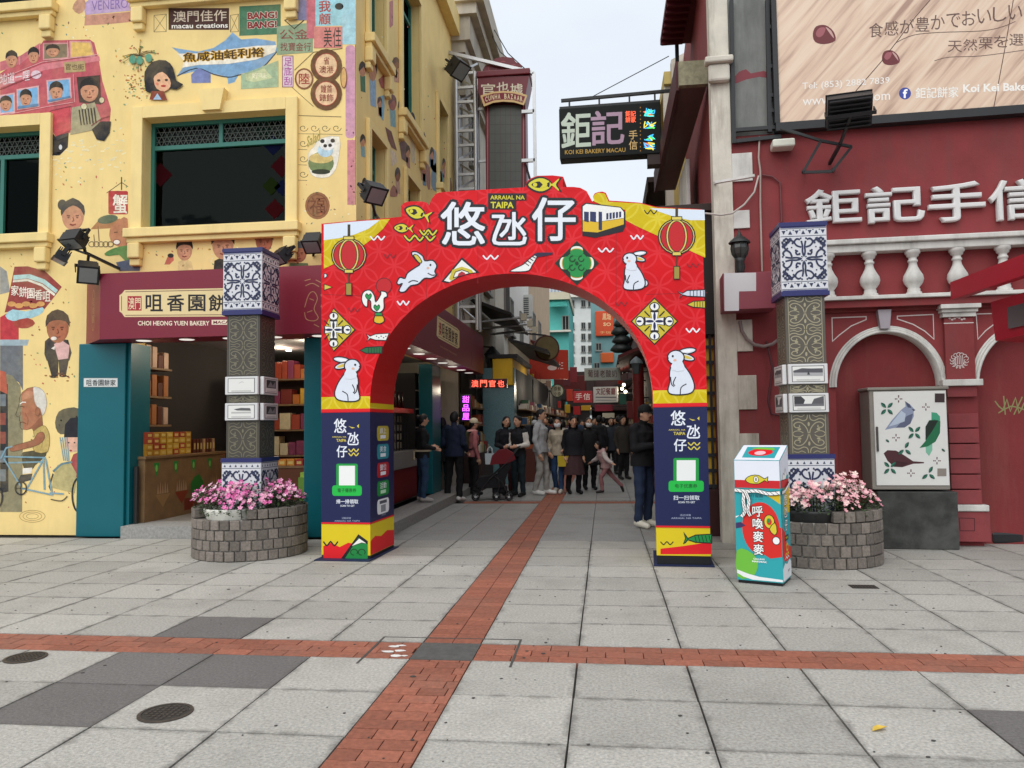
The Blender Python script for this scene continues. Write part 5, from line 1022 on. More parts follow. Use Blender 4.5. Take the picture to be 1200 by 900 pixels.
q.htext('食感が豊かでおいしい', *zK([(470, 112)])[0], *zK([(1195, 180)])[0], ctx, -.004, .1, skew=-23); q.htext('天然栗を選', *zK([(840, 195)])[0], *zK([(1200, 250)])[0], ctx, -.004, .08, skew=-10); q.text('び', 1202, 36, 1216, 50, ctx)
q.line(zK([(600, 200), (680, 165), (800, 152), (1000, 145), (1100, 125), (1160, 100)]), .7, ctx, 4); q.line(zK([(780, 285), (850, 268), (1000, 262), (1200, 235)]), .7, ctx, 4)
q.text('Tel: (853) 2882 7839', *zK([(160, 388)])[0], *zK([(570, 428)])[0], '#f2ece4', .005, skew=-7); q.text('www.koikei.com', *zK([(162, 452)])[0], *zK([(572, 496)])[0], '#f2ece4', .005, skew=-7)
q.ell(*zK([(642, 438)])[0], 7, 7, '#3a4a9c'); q.text('f', *zK([(632, 418)])[0], *zK([(654, 460)])[0], '#ffffff', .03)
q.text('鉅記餅家', *zK([(692, 412)])[0], *zK([(892, 462)])[0], '#f6f2ea', .02, skew=-1.5); q.text('Koi Kei Bakery', *zK([(914, 396)])[0], *zK([(1260, 446)])[0], '#f6f2ea', .03, skew=-3)
q.build('lettering', BBR)
for cu, cv, r_ in ((966, 41, 13.5), (1044, 68, 10.5)):
    q = Art(RF, BBd); q.poly([(cu-r_, cv-r_*.1), (cu-r_*.7, cv-r_*.75), (cu+.1*r_, cv-r_*.85), (cu+r_*.8, cv-r_*.3), (cu+r_*.95, cv+r_*.5), (cu, cv+r_*.8), (cu-r_*.8, cv+r_*.6)], '#6e2c30', 3); q.poly([(cu-r_*.75, cv-r_*.1), (cu-r_*.45, cv-r_*.6), (cu+.1*r_, cv-r_*.6), (cu-.1*r_, cv), (cu-r_*.5, cv+r_*.2)], '#a05a60', 3); q.poly([(cu+r_*.1, cv-r_*.7), (cu+r_*.6, cv-r_*.35), (cu+r_*.85, cv+r_*.3), (cu+.5*r_, cv-.1*r_)], '#c8a098', 2); q.build('printed_chestnut', BBR)
# big floodlight and its frame under the billboard
floodlight('floodlight', A_(995, 130, -.75), (.15, .75, .55), (.46, .34, .16), 'wide black floodlight tilted up at the chestnut billboard', [A_(985, 168, -.5), A_(972, 192, -.03)])
b = MB(); 
for s_, e_ in (((962, 165), (941, 202)), ((941, 202), (975, 201)), ((975, 201), (998, 172)), ((962, 165), (998, 172)), ((915, 150), (962, 165))): b.bar(A_(*s_, -.35), A_(*e_, -.35), .03, blk)
b.bar(A_(941, 202, -.35), A_(943, 199, 0), .03, blk); b.bar(A_(975, 201, -.35), A_(977, 198, 0), .03, blk); b.build('lamp_bracket', RB)
b = MB(RF); c_ = px(917, 170, -.12); b.box(c_[0]-.13, c_[0]+.13, -.22, -.02, c_[1]-.05, c_[1]+.05, mat('#d6d6c8', rough=.4), .02); b.build('wall_lamp', None, 'small white bulkhead lamp under the billboard corner', 'lamp')
# corner strip and quoins
b = MB(RF); b.box(-.03, .20, -.03, .0, 0, 9.2, dirtyw); b.box(-.03, -.001, .0, .25, 0, 9.2, dirtyw); b.build('corner_strip', RB)
for v0, v1, u1 in ((180, 213, 881), (247, 268, 878), (440, 480, 886), (508, 545, 889), (375, 412, 881), (575, 612, 886)):
    z1 = px(870, v0)[1]; z0 = px(870, v1)[1]; b = MB(RF); b.box(.201, px(u1, v0)[0], -.028, .0, z0, z1, dirtyw if v0 > 300 else offw, .006); b.build('quoin', RB)
b = MB(RF)
c_ = px(847, 90)
b.box(-.06, .2, -.13, -.031, c_[1]-.1, c_[1]+.12, dirtyw, .03); b.box(-.1, .24, -.18, -.031, c_[1]+.12, c_[1]+.2, dirtyw, .02); b.build('capital', RB)
# painted service box under the lantern
bx = px(848, 365, -.4)[0]; bx1 = px(909, 365, -.4)[0]; bz0_ = px(880, 362, -.4)[1]; bz1_ = px(880, 319, -.4)[1]
SB = empty('service_box', tuple(RF.w((bx+bx1)/2, -.2, bz0_)), 'white and pink painted service box on the quoined corner', 'service box')
pink = mat('#8e4450', rough=.6, var=.06)
b = MB(RF); b.box(bx, bx1, -.4, -.032, bz0_, bz1_, pink, .006); b.build('body', SB)
q = Art(RF, -.4); q.poly([(848.5, 320), (886, 319.5), (886, 341), (866, 341.5), (866, 364), (849, 364.5)], '#d4d4d6'); q.build('painted_patch', SB)
# lantern
LT = empty('wall_lantern', tuple(RF.w(px(867, 318, -.25)[0], -.25, bz1_)), 'black cast iron lantern standing on the white and pink service box', 'lantern')
lx = px(867, 300, -.25)[0]; h0 = bz1_; lm = mat((.02, .022, .022), rough=.45, var=.2); sc_ = .53/.58
b = MB(RF); b.lathe([(.03, 0), (.055, .0), (.05, .05), (.06, .09), (.05, .16), (.065, .2), (.03, .205)], (lx, -.25, h0), lm, 12); b.build('post', LT)
b = MB(RF); b.lathe([(.05, .2), (.085, .25), (.1, .32), (.088, .39), (.08, .395)], (lx, -.25, h0), mat((.06, .065, .06), rough=.15), 8, smooth=False); b.build('glass', LT)
b = MB(RF)
for i in range(8): an = math.pi*i/4; b.tube([(lx+r_*math.cos(an), -.25+r_*math.sin(an), h0+z_) for r_, z_ in ((.055, .2), (.09, .25), (.104, .32), (.092, .39))], .006, lm, 5)
b.build('cage', LT)
b = MB(RF); b.lathe([(.13, .385), (.125, .40), (.07, .45), (.035, .475), (.03, .49), (.022, .50), (.012, .53), (.0, .57)], (lx, -.25, h0), lm, 12); b.build('cap', LT)
# pipes and cables
def cable(name, root, pts, r_, m): b = MB(); b.tube(pts, r_, m, 6); return b.build(name, root)
pipe = mat('#a89a90', rough=.6, var=.1); wire = mat('#b8b0a8', rough=.6)
cable('conduit', RB, [A_(890, 160, -.04), A_(889, 185, -.04), A_(891, 200, -.04), A_(891, 240, -.03), A_(893, 318, -.03)], .012, pipe)
cable('conduit', RB, [A_(893, 205, -.03), A_(905, 207, -.03), A_(914, 214, -.03), A_(916, 260, -.03)], .012, mat('#6a3a3c', rough=.6))
cable('cable', RB, [A_(889, 206, -.05), A_(884, 225, -.08), A_(872, 240, -.1), A_(858, 250, -.12), A_(845, 252, -.12), A_(826, 250, -.1)], .012, wire)
cable('cable', RB, [A_(867, 376, -.08)] + [A_(867+30*(1-math.cos(t))/1.0*.9, 376+30*math.sin(t), -.08) for t in (.4, .8, 1.2, 1.6, 2.0, 2.4, 2.8)] + [A_(921, 372, -.08)], .022, mat('#8a7a76', rough=.5))
cable('cable', RB, [A_(898, 400, -.05), A_(905, 430, -.05), A_(900, 470, -.05), A_(904, 485, -.05), A_(918, 488, -.05)], .014, mat('#5a3034', rough=.5))
b = MB(); b.bar(A_(838, 214, -.28), A_(884, 206, -.28), .05, offw, .03); b.bar(A_(838, 214, -.28), A_(838, 214, .0), .03, offw); b.build('cable_tray', RB)
# relief letters
def relief(t, u0, v0, u1, v1, root):
    cu = bpy.data.curves.new('letter', 'FONT'); cu.body = t; cu.size = 1; cu.offset = -.008; cu.extrude = .035; cu.bevel_depth = .028; cu.bevel_resolution = 2; cu.resolution_u = 3; cu.fill_mode = 'BOTH'
    o = bpy.data.objects.new('letter', cu); me = o.to_mesh(); V = np.array([v.co[:] for v in me.vertices]); Fs = [tuple(p.vertices) for p in me.polygons]; o.to_mesh_clear(); bpy.data.objects.remove(o)
    mn, mxx = V.min(0), V.max(0); (xa, za), (xb, zb) = px(u0, v1, -.07), px(u1, v0, -.07)
    b = MB(RF); b.add([(xa+(xb-xa)*(v[0]-mn[0])/(mxx[0]-mn[0]), -.045-v[2]*.6, za+(zb-za)*(v[1]-mn[1])/(mxx[1]-mn[1])) for v in V], Fs, mat('#d9d8d6', rough=.5, var=.05, grime=.25, gcol=(.4, .38, .36)), True)
    o = b.build('letter', root); o.data.set_sharp_from_angle(angle=R(50)); return o
LR = empty('relief_sign', tuple(RF.w(2.2, -.05, 3.85)), 'white raised characters on the red wall above the balustrade', 'sign lettering')
for ch, r_ in zip('鉅記手信', ((944, 219, 1009, 263), (1015, 215, 1083, 262), (1089, 211, 1154, 261), (1160, 208, 1222, 259))): relief(ch, *r_, LR)
# balustrade
bt = px(1080, 277, -.16)[1]; 
b = MB(RF); b.box(px(912, 290, -.2)[0], 6.5, -.22, .0, bt-.06, bt, offw, .012); b.box(px(916, 290, -.2)[0], 6.5, -.17, .0, bt-.15, bt-.061, offw, .01); b.build('balustrade_rail', RB)
bb = px(1050, 345, -.18)[1]
b = MB(RF); b.box(px(950, 345, -.18)[0], 6.5, -.2, .0, bb-.045, bb, offw, .008); b.box(px(950, 345, -.18)[0], 6.5, -.15, .0, bb-.13, bb-.046, redw); b.box(px(950, 345, -.18)[0], 6.5, -.05, .0, bb-.17, bb-.131, redw2); b.build('balustrade_base', RB)
hb = bt-.15-bb; prof = [(.085, 0), (.085, .03), (.07, .035), (.07, .075), (.06, .09), (.1, .15), (.112, .2), (.105, .25), (.075, .31), (.05, .37), (.043, .42), (.055, .43), (.055, .45), (.043, .46), (.046, .49), (.065, .5), (.07, .53), (.085, .54), (.085, .58)]
bm_ = MB(RF); bm_.lathe([(r_, z_*hb/.58) for r_, z_ in prof], (0, 0, 0), offw, 18); bme = bm_.mesh('baluster', Vector(RF.w(0, 0, 0)))
for u in (970, 1019, 1070, 1122, 1176):
    x = px(u, 320, -.1)[0]; o = link_mesh('baluster', bme, RB, Vector(RF.w(x, -.1, bb))-RB.location)
for k in range(1, 4): o = link_mesh('baluster', bme, RB, Vector(RF.w(px(1176, 320, -.1)[0]+.52*k, -.1, bb))-RB.location)
# archivolts, keystone, spandrel lines
def archivolt(c, name):
    b = MB(RF)
    for r0, r1, d in ((-.006, .022, -.045), (.022, .05, -.03), (.05, .072, -.015)):
        o_ = arcpts(c, ar+r1, ah+r1, 30); i_ = arcpts(c, ar+r0, ah+r0, 30); n = 31
        b.add([(x, d, z_) for x, z_ in o_]+[(x, d, z_) for x, z_ in i_]+[(x, .0, z_) for x, z_ in o_]+[(x, (.0 if r0 > 0 else .158), z_) for x, z_ in i_], [(i, i+1, n+i+1, n+i) for i in range(30)]+[(i, 2*n+i, 2*n+i+1, i+1) for i in range(30)]+[(n+i, n+i+1, 3*n+i+1, 3*n+i) for i in range(30)], offw, True)
    b.build('archivolt', RB)
archivolt(ax, 1); archivolt((a2x0+a2x1)/2, 2)
b = MB(RF); x = px(1034.5, 380)[0]; zk0, zk1 = px(1034, 386)[1], px(1034, 364)[1]; b.prism([(x-.05, zk0), (x+.05, zk0), (x+.075, zk1), (x-.075, zk1)], -.09, -.001, mat('#a09aa0', rough=.7, var=.1)); b.build('keystone', RB)
wl = mat('#d2c8c4', rough=.7)
q = Art(RF, 0.); q.line(zR([(300, 770), (460, 764), (460, 778), (390, 808), (335, 850), (302, 880), (300, 770)]), 1.2, wl); q.build('spandrel_line', RB); q = Art(RF, 0.); q.line(zR([(606, 762), (774, 754), (778, 870), (735, 832), (680, 800), (606, 775), (606, 762)]), 1.2, wl); q.build('spandrel_line', RB); q = Art(RF, 0.); q.line(zR([(976, 752), (1100, 748), (1075, 788), (1020, 830), (984, 870), (976, 752)]), 1.2, wl); q.build('spandrel_line', RB)
# pilaster
PL = lambda v: px(1125, v)[1]
b = MB(RF); b.box(p0+.005, p1_-.005, -.06, .0, PL(445), PL(372), redw); b.build('pilaster_shaft', RB)
b = MB(RF); b.box(p0-.06, p1_+.05, -.16, .0, PL(363), PL(358), offw, .006); b.box(p0-.04, p1_+.03, -.12, .0, PL(367), PL(363.2), offw, .006); b.box(p0-.02, p1_+.015, -.09, .0, PL(372), PL(367.2), offw); b.build('capital', RB)
q = Art(RF, -.06)
for cu, cv, s_ in ((1121, 372.5+0, 1),):
    for k in range(7): q.ell(1113+k*2.8, 373+math.sin(k*1.5)*1.5, 1.5, 1.1, '#c8b8b4')
for k in range(15): a = k*.42; q.ring(1124+8.5*math.cos(a), 423+7.5*math.sin(a), 2.6, 2.2, .8, '#d0c4c0', k*40, k*40+240, n=8)
for k in range(5): q.line([(1119+k*2.2, 418), (1120+k*2, 427)], .9, '#d0c4c0')
q.line([(1106, 379), (1141, 378)], 1.1, '#d2c8c4'); q.build('stucco_ornament', RB)
b = MB(RF); b.box(p0-.06, p1_+.05, -.12, .0, PL(452.5), PL(445), offw, .008); b.build('impost', RB)
for k in range(7):
    v0 = 467+k*17.8 if k else 452.8; v1 = 467+(k+1)*17.8-1.4 if k else 465.4
    b = MB(RF); z0, z1 = PL(v1), PL(v0); b.box(p0, p1_+.0, -.07, .0, z0, z1, redblk, .008); b.build('pilaster_block', RB)
b = MB(RF); b.box(p0-.03, p1_+.05, -.13, .0, PL(598), PL(590.5), offw, .012); b.build('pilaster_plinth_cap', RB)
b = MB(RF); b.box(p0-.03, p1_+.06, -.11, .0, .06, PL(598.5), redblk, .006); b.build('pilaster_plinth', RB)
q = Art(RF, -.11); q.line([(1124, 607), (1142, 607.5), (1142, 622), (1125, 622), (1124, 607)], .9, '#4a1820'); q.build('plinth_panel', RB)
q = Art(RF, .161)
for a in ([(1166, 470), (1175, 480), (1180, 468), (1184, 482), (1190, 466), (1194, 484), (1200, 472)], [(1170, 484), (1185, 476), (1200, 480)], [(1176, 464), (1178, 486)], [(1188, 486), (1198, 465)]): q.line(a, 1.5, '#8a8a58', 2)
q.build('graffiti', RB)
# lane-side canopy, eave and balcony slab
soff = mat('#6a5652', rough=.8, var=.1); eave = mat('#5a161e', rough=.7, var=.15)
b = MB(); b.box(1.07, 1.419, 10.15, 14.7, 5.9, 6.02, soff); b.box(1.02, 1.069, 10.15, 14.7, 5.86, 6.25, mat('#4a1a20', rough=.6)); b.box(1.05, 1.419, 10.05, 10.149, 5.88, 6.2, mat((.25, .23, .15), rough=.9, var=.4, scale=14, grime=.5, gcol=(.05, .07, .02))); b.build('lane_canopy', RB)
b = MB(); b.box(1.06, 1.6, 10.2, 13.0, 7.9, 8.0, eave); 
for k in range(14): b.box(1.07, 1.419, 10.25+k*.2, 10.30+k*.2, 7.84, 7.899, eave)
b.box(1.30, 1.36, 12.9, 12.96, 6.3, 7.9, blk); b.build('eave', RB)
b = MB(); b.box(1.34, 1.4, 12.1, 13.3, 4.4, 5.6, offw, .01); b.build('lane_window', RB)
# hanging lightbox sign over the lane
HS = empty('hanging_sign', (.2, 13.2, 5.9), 'black hanging shop sign with silver and neon characters over the lane', 'sign')
HF = Frame((0, 13.1), -1.5); hp = HF.px
(hx0, hz0), (hx1, hz1) = hp(656, 188), hp(774, 119)
b = MB(HF); b.box(hx0, hx1, 0, .28, hz0+.02, hz1, mat((.008, .011, .01), rough=.5, spec=.15), .01); b.build('box', HS)
b = MB(HF); b.box(hx1-.24, hx1+.001, .02, .26, hz0-.16, hz0+.019, mat('#3a2c28', rough=.6)); b.build('drop_panel', HS)
q = Art(HF, 0.)
silver = lambda: mat((.42, .48, .40), rough=.35, metal=.3); silver2 = mat((.46, .30, .42), rough=.4)
q.text('鉅', 658, 133, 692, 173, silver(), .03, skew=-2); q.text('記', 693, 131, 731, 170, silver2, .03, skew=-2); q.text('KOI KEI BAKERY MACAU', 662, 176, 733, 181, '#c8a040', .01, skew=-3)
red_e = mat((1, .12, .05), emit=.9); q.text('鉅記', 733, 130, 745, 136.5, red_e, .02); q.text('餅家', 733, 137, 745, 143.5, red_e, .02); q.vtext('手信', 737, 152, 747, 176, mat((.8, .55, .2), rough=.4), .01)
for k in range(12): q.ell(750.5, 126+k*4.6, .6, .8, '#c8882a')
neon = [mat(c, emit=.55) for c in ((.1, .9, .2), (.05, .5, 1), (.9, .8, .1), (1, .2, .1), (.1, .9, .8))]
for cv, n_ in ((131, 9), (146, 9), (160, 7), (171, 9)):
    for k in range(n_): q.line([(754+random.uniform(0, 14), cv+random.uniform(-5, 5)), (754+random.uniform(0, 14), cv+random.uniform(-5, 5)), (754+random.uniform(0, 14), cv+random.uniform(-4, 5))], 1.3, random.choice(neon), 2)
q.build('lettering', HS)
b = MB(HF)
b.bar((hx0+.03, .14, hz1+.2), (1.45, .14, hz1+.24), .05, blk); b.bar((hx0+.0, .14, hz1+.06), (hx1, .14, hz1+.06), .05, blk)
for f in (.1, .4, .7, .95): x = hx0+(hx1-hx0)*f; b.bar((x, .14, hz1), (x, .14, hz1+.21), .03, blk)
b.build('support_bar', HS)
b = MB(); b.tube([HF.w(hx0+.55, .14, hz1+.22), Vector((1.2, 13, 7.7))], .008, blk, 5); b.build('stay_wire', HS)
# red market canopy reaching in from the side
CN = empty('red_canopy', (4.3, 8.2, 2.4), 'bright red canopy arm with hanging lightbox reaching in beside the balustrade', 'canopy')
cr_ = mat('#a8142a', rough=.4, var=.05)
cA = at(WF, 1119, 341, 8.75); cB = at(WF, 1200, 312, 7.35); dv = (cB-cA); cC = cA+dv*2.0
b = MB(); b.bar(cA, cC, .09, cr_, .19); b.build('arm', CN)
b = MB(); d1 = Vector((1, .05, 0)); e0 = cA+dv*.45+Vector((.18, .25, -.18)); e1 = e0+dv*1.5
vs = [e0, e1, e1+Vector((0, 0, -.38)), e0+Vector((.03, 0, -.40))]; off = Vector((.5, .35, 0)); b.add(vs+[v+off for v in vs], [(0, 1, 2, 3), (4, 7, 6, 5), (0, 4, 5, 1), (3, 2, 6, 7), (0, 3, 7, 4), (1, 5, 6, 2)], cr_); b.build('lightbox', CN)
nrm = (vs[1]-vs[0]).cross(Vector((0, 0, 1))).normalized(); nrm = nrm if nrm.dot(Vector((0, 0, EYE))-e0) > 0 else -nrm
mid = lambda a, c: vs[0].lerp(vs[1], a)+Vector((0, 0, -.4*c))+nrm*.004
b = MB(); b.add([mid(.16, .25), mid(.95, .25), mid(.95, .78), mid(.16, .78)], [(0, 1, 2, 3)], mat((.09, .08, .08), rough=.2)); b.build('dark_glass', CN)
# black case on the ground
cp = ground(1182, 637); b = MB(); b.box(cp.x-.2, cp.x+.35, cp.y-.05, cp.y+.25, .0, .14, mat((.015, .015, .017), rough=.4), .03); BC = b.build('equipment_case', None, 'low black case with white label at the foot of the red wall', 'case')
b = MB(); b.box(cp.x-.08, cp.x+.12, cp.y+.0, cp.y+.14, .1405, .143, mat('#d8d8d6', rough=.5)); b.build('paper_label', BC)
# ------------------------------------------------------------------ painted cabinet on its concrete base
CF = Frame(tuple(ground(1030, 643))[:2], -2.6); cp_ = CF.px
CB = empty('utility_cabinet', tuple(CF.w(.45, .2, 0)), 'white utility cabinet painted with birds on a stained concrete base', 'cabinet')
c0 = cp_(1024, 573)[0]-.015; c1 = cp_(1114, 571)[0]; zc0 = cp_(1060, 574)[1]; zc1 = cp_(1060, 457)[1]
grey = mat('#8a857c', rough=.6, var=.1, grime=.3); panel = mat('#dcdcd8', rough=.5, var=.04)
b = MB(CF); b.box(0, c1+.06, -.03, .42, 0, zc0-.02, mat((.05, .052, .048), rough=.95, var=.5, scale=5, grime=.5, gcol=(.16, .16, .15), bump=.4, bscale=20), .012); b.build('concrete_base', CB)
b = MB(CF); b.box(c0, c1, .0, .4, zc0, zc1, grey, .012); b.build('body', CB)
b = MB(CF); b.box(c0-.02, c1+.02, -.02, .42, zc1, zc1+.035, grey, .01); b.build('lid', CB)
b = MB(CF); b.box(c0+.045, c1-.012, -.012, .0, zc0+.05, zc1-.015, panel, .004); b.build('door_panel', CB)
b = MB(CF); hx = cp_(1028, 515, -.02)[0]; b.box(hx-.01, hx+.012, -.035, -.012, cp_(1028, 529)[1], cp_(1028, 500)[1], mat('#4a4644', rough=.4), .004); b.build('handle', CB)
q = Art(CF, -.012); gl, gd = '#2f7a60', '#1c4a3c'
q.poly(zR2([(548, 495), (580, 450), (625, 400), (645, 385), (642, 360), (665, 375), (690, 402), (682, 410), (684, 430), (668, 465), (640, 484), (590, 486)]), '#8a94ac', 0); q.poly(zR2([(600, 484), (650, 430), (680, 418), (668, 465), (640, 484)]), '#5a6078', 1); q.poly(zR2([(565, 480), (625, 405), (645, 420), (640, 455), (600, 470)]), '#b4c0d0', 1); q.poly(zR2([(642, 360), (665, 376), (672, 392), (655, 390)]), '#4a4c64'); q.poly(zR2([(672, 396), (692, 402), (682, 406)]), '#2a2a34')
q.build('painted_bird', CB, 'blue-grey painted bird'); q = Art(CF, -.012); q.poly(zR2([(766, 412), (790, 415), (806, 432), (808, 480), (766, 480)]), '#3f9a78', 1); q.poly(zR2([(738, 560), (770, 540), (770, 590), (755, 618), (740, 600)]), '#7ab89c', 0); q.poly(zR2([(710, 580), (740, 545), (738, 480), (755, 450), (780, 446), (808, 455), (806, 510), (785, 550), (750, 572)]), '#1c6a44', 1); q.poly(zR2([(738, 545), (738, 480), (755, 452), (798, 450), (770, 500)]), '#16241c', 1)
q.build('painted_bird', CB, 'green painted bird'); q = Art(CF, -.012); q.poly(zR2([(542, 605), (560, 590), (600, 592), (640, 615), (680, 642), (732, 646), (730, 652), (680, 654), (630, 670), (590, 668), (560, 640)]), '#4a2226', 1); q.poly(zR2([(580, 665), (600, 640), (660, 650), (625, 670)]), '#3a161c', 1)
q.build('painted_bird', CB, 'maroon painted bird')
def leafx(cu, cv, r_, n=4, rot=45):
    q = Art(CF, -.0145)
    for k in range(n):
        a = R(rot+k*360/n) if n == 4 else R(rot+k*100); dx, dy = math.cos(a), math.sin(a)
        q.poly([(cu+dx*r_*.2, cv+dy*r_*.2), (cu+dx*r_*.7-dy*r_*.24, cv+dy*r_*.7+dx*r_*.24), (cu+dx*r_*1.25, cv+dy*r_*1.25), (cu+dx*r_*.7+dy*r_*.24, cv+dy*r_*.7-dx*r_*.24)], gl, 2, gd, .4); q.poly([(cu+dx*r_*.25, cv+dy*r_*.25), (cu+dx*r_*.7-dy*r_*.24, cv+dy*r_*.7+dx*r_*.24), (cu+dx*r_*1.2, cv+dy*r_*1.2)], gd, 1)
    q.build('painted_leaf_sprig', CB)
for x, y, n in ((557, 395, 4), (686, 508, 4), (572, 673, 4), (640, 585, 3), (752, 700, 3)): leafx(*zR2([(x, y)])[0], 7.6, n, 45 if n == 4 else -60)
for x, y in ((550, 538), (812, 582)): leafx(*zR2([(x, y)])[0], 4.5, 1, 40)
for x, y in ((612, 350), (740, 388), (600, 532), (792, 640), (670, 698)):
    q = Art(CF, -.012)
    for dx, dy in ((-8, 0), (8, 0), (-15, 0), (15, 0), (0, -9), (0, 9), (0, -15), (0, 14)): q.ell(*zR2([(x+dx, y+dy)])[0], .8, .8, '#5a2c34', n=8)
    q.build('painted_dots', CB)
q = Art(CF, -.0145); q.rect(*zR2([(782, 324)])[0], *zR2([(828, 366)])[0], '#3a2a2c'); q.build('sticker', CB); q = Art(CF, -.0145); q.rect(*zR2([(794, 676)])[0], *zR2([(836, 712)])[0], '#8a8078'); q.build('sticker', CB)
# ------------------------------------------------------------------ tiled columns on round planters
BLU = '#2a3150'; tilew = mat('#d6d8dd', rough=.3, var=.05)
def azulejo(q, x0, x1, z0, z1, lw, full=True):
    """four-fold scroll tile with toothed borders, in wall metres"""
    w, h = x1-x0, z1-z0; cx_, cz = (x0+x1)/2, (z0+z1)/2
    bz = h*.13
    if full:
        q.rect(x0, z1, x1, z1-h*.055, '#34376e'); q.rect(x0, z0+h*.055, x1, z0, '#34376e')
        for zb in (z1-h*.055-bz/2, z0+h*.055+bz/2):
            for k in range(7):
                xx = x0+w*(k+.5)/7; s = bz*.22; up = 1 if k % 2 else -1
                q.poly([(xx-s, zb-s*up), (xx+s, zb-s*up), (xx, zb+s*up)], BLU)
                if k < 6: q.ell(x0+w*(k+1)/7, zb+bz*.25, s*.4, s*.3, BLU, n=8)
            q.line([(x0, zb+bz*.42), (x1, zb+bz*.42)], lw*.35, BLU); q.line([(x0, zb-bz*.42), (x1, zb-bz*.42)], lw*.35, BLU)
        z0, z1 = z0+h*.055+bz, z1-h*.055-bz; h = z1-z0
    sx, sz = w/2*.96, h/2*.96
    strokes = [[(.02, .15), (.06, .35), (.05, .6), (.1, .85)], [(.1, .55), (.3, .62), (.42, .8), (.3, .95), (.16, .9)], [(.15, .02), (.35, .06), (.6, .05), (.85, .1)], [(.55, .1), (.62, .3), (.8, .42), (.95, .3), (.9, .16)],
               [(.42, .8), (.6, .9), (.85, .98)], [(.8, .42), (.9, .6), (.98, .85)], [(.16, .26), (.3, .2), (.36, .32), (.26, .38)], [(.55, .98), (.7, .78), (.8, .8), (.78, .7), (.98, .55)]]
    for a in (-1, 1):
        for c in (-1, 1):
            m_ = lambda pts: [(cx_+a*x*sx, cz+c*y*sz) for x, y in pts]
            for s in strokes: q.line(m_(s), lw, BLU, 3)
            for x, y, r_ in ((.88, .9, .07), (.78, .97, .05), (.97, .78, .05), (.36, .4, .05), (.12, .97, .045), (.97, .12, .045), (.62, .97, .04), (.97, .62, .04), (.2, .2, .035), (.5, .75, .05), (.75, .5, .05), (.3, .93, .04), (.93, .3, .04), (.55, .55, .035), (.86, .72, .05), (.72, .86, .05)): q.ell(*m_([(x, y)])[0], r_*sx, r_*sz, BLU, n=8)
    for k in range(8): an = math.pi*k/4; q.ell(cx_+.13*sx*math.cos(an), cz+.13*sz*math.sin(an), .045*sx, .035*sz, BLU, math.degrees(an), n=8)
def damask(q, x0, x1, z0, z1, c, lw):
    w = x1-x0; n = max(1, round((z1-z0)/(w*.5))); h = (z1-z0)/n; cx_ = (x0+x1)/2
    q.line([(x0+w*.06, z0), (x0+w*.06, z1)], lw*.7, c); q.line([(x1-w*.06, z0), (x1-w*.06, z1)], lw*.7, c)
    for k in range(n):
        zb = z0+h*k; fl = 1 if k % 2 else -1; zc = zb+h/2
        for s in (-1, 1):
            m_ = lambda pts: [(cx_+s*x*w/2, zc+fl*y*h/2) for x, y in pts]
            q.line(m_([(.03, -.95), (.12, -.4), (.35, .1), (.6, .2), (.78, -.05), (.68, -.35), (.48, -.3), (.5, -.1)]), lw, c, 3); q.line(m_([(.05, .95), (.1, .5), (.3, .35), (.55, .55), (.75, .5), (.85, .3)]), lw, c, 3); q.line(m_([(.2, .95), (.4, .75), (.6, .9), (.82, .8)]), lw*.8, c, 3)
            q.line(m_([(.3, -.9), (.5, -.7), (.75, -.75), (.84, -.95)]), lw*.8, c, 3); q.ell(*m_([(.5, -.52)])[0], .05*w, .03*w, c, n=8)
        q.ell(cx_, zc, .03*w, .06*w, c, n=8)
brickp = mat((.20, .172, .148), rough=.9, var=.35, scale=40, bump=.5, bscale=90, rnd=.3, grime=.4, world=True)
mortar = mat((.36, .345, .32), rough=.95, var=.2, scale=12)
bm = bmesh.new(); bmesh.ops.create_cube(bm, size=1); bmesh.ops.bevel(bm, geom=bm.edges[:], offset=.06, segments=1, affect='EDGES'); pb_me = bpy.data.meshes.new('brick'); bm.to_mesh(pb_me); bm.free(); pb_me.materials.append(brickp)
green = mat((.035, .065, .02), rough=.6, var=.35, scale=25); soil = mat((.02, .016, .012), rough=1)
def petal_cols(kind): return [mat(c, rough=.6, var=.1, scale=30) for c in (['#d964a4', '#e27cb4', '#eaa2c4', '#f0c4d4', '#e8b0c0', '#d05a98'] if kind == 'L' else ['#eebcc0', '#f2ccc8', '#e8a8b0', '#e294a4', '#f4dcd2', '#eab4b8'])]
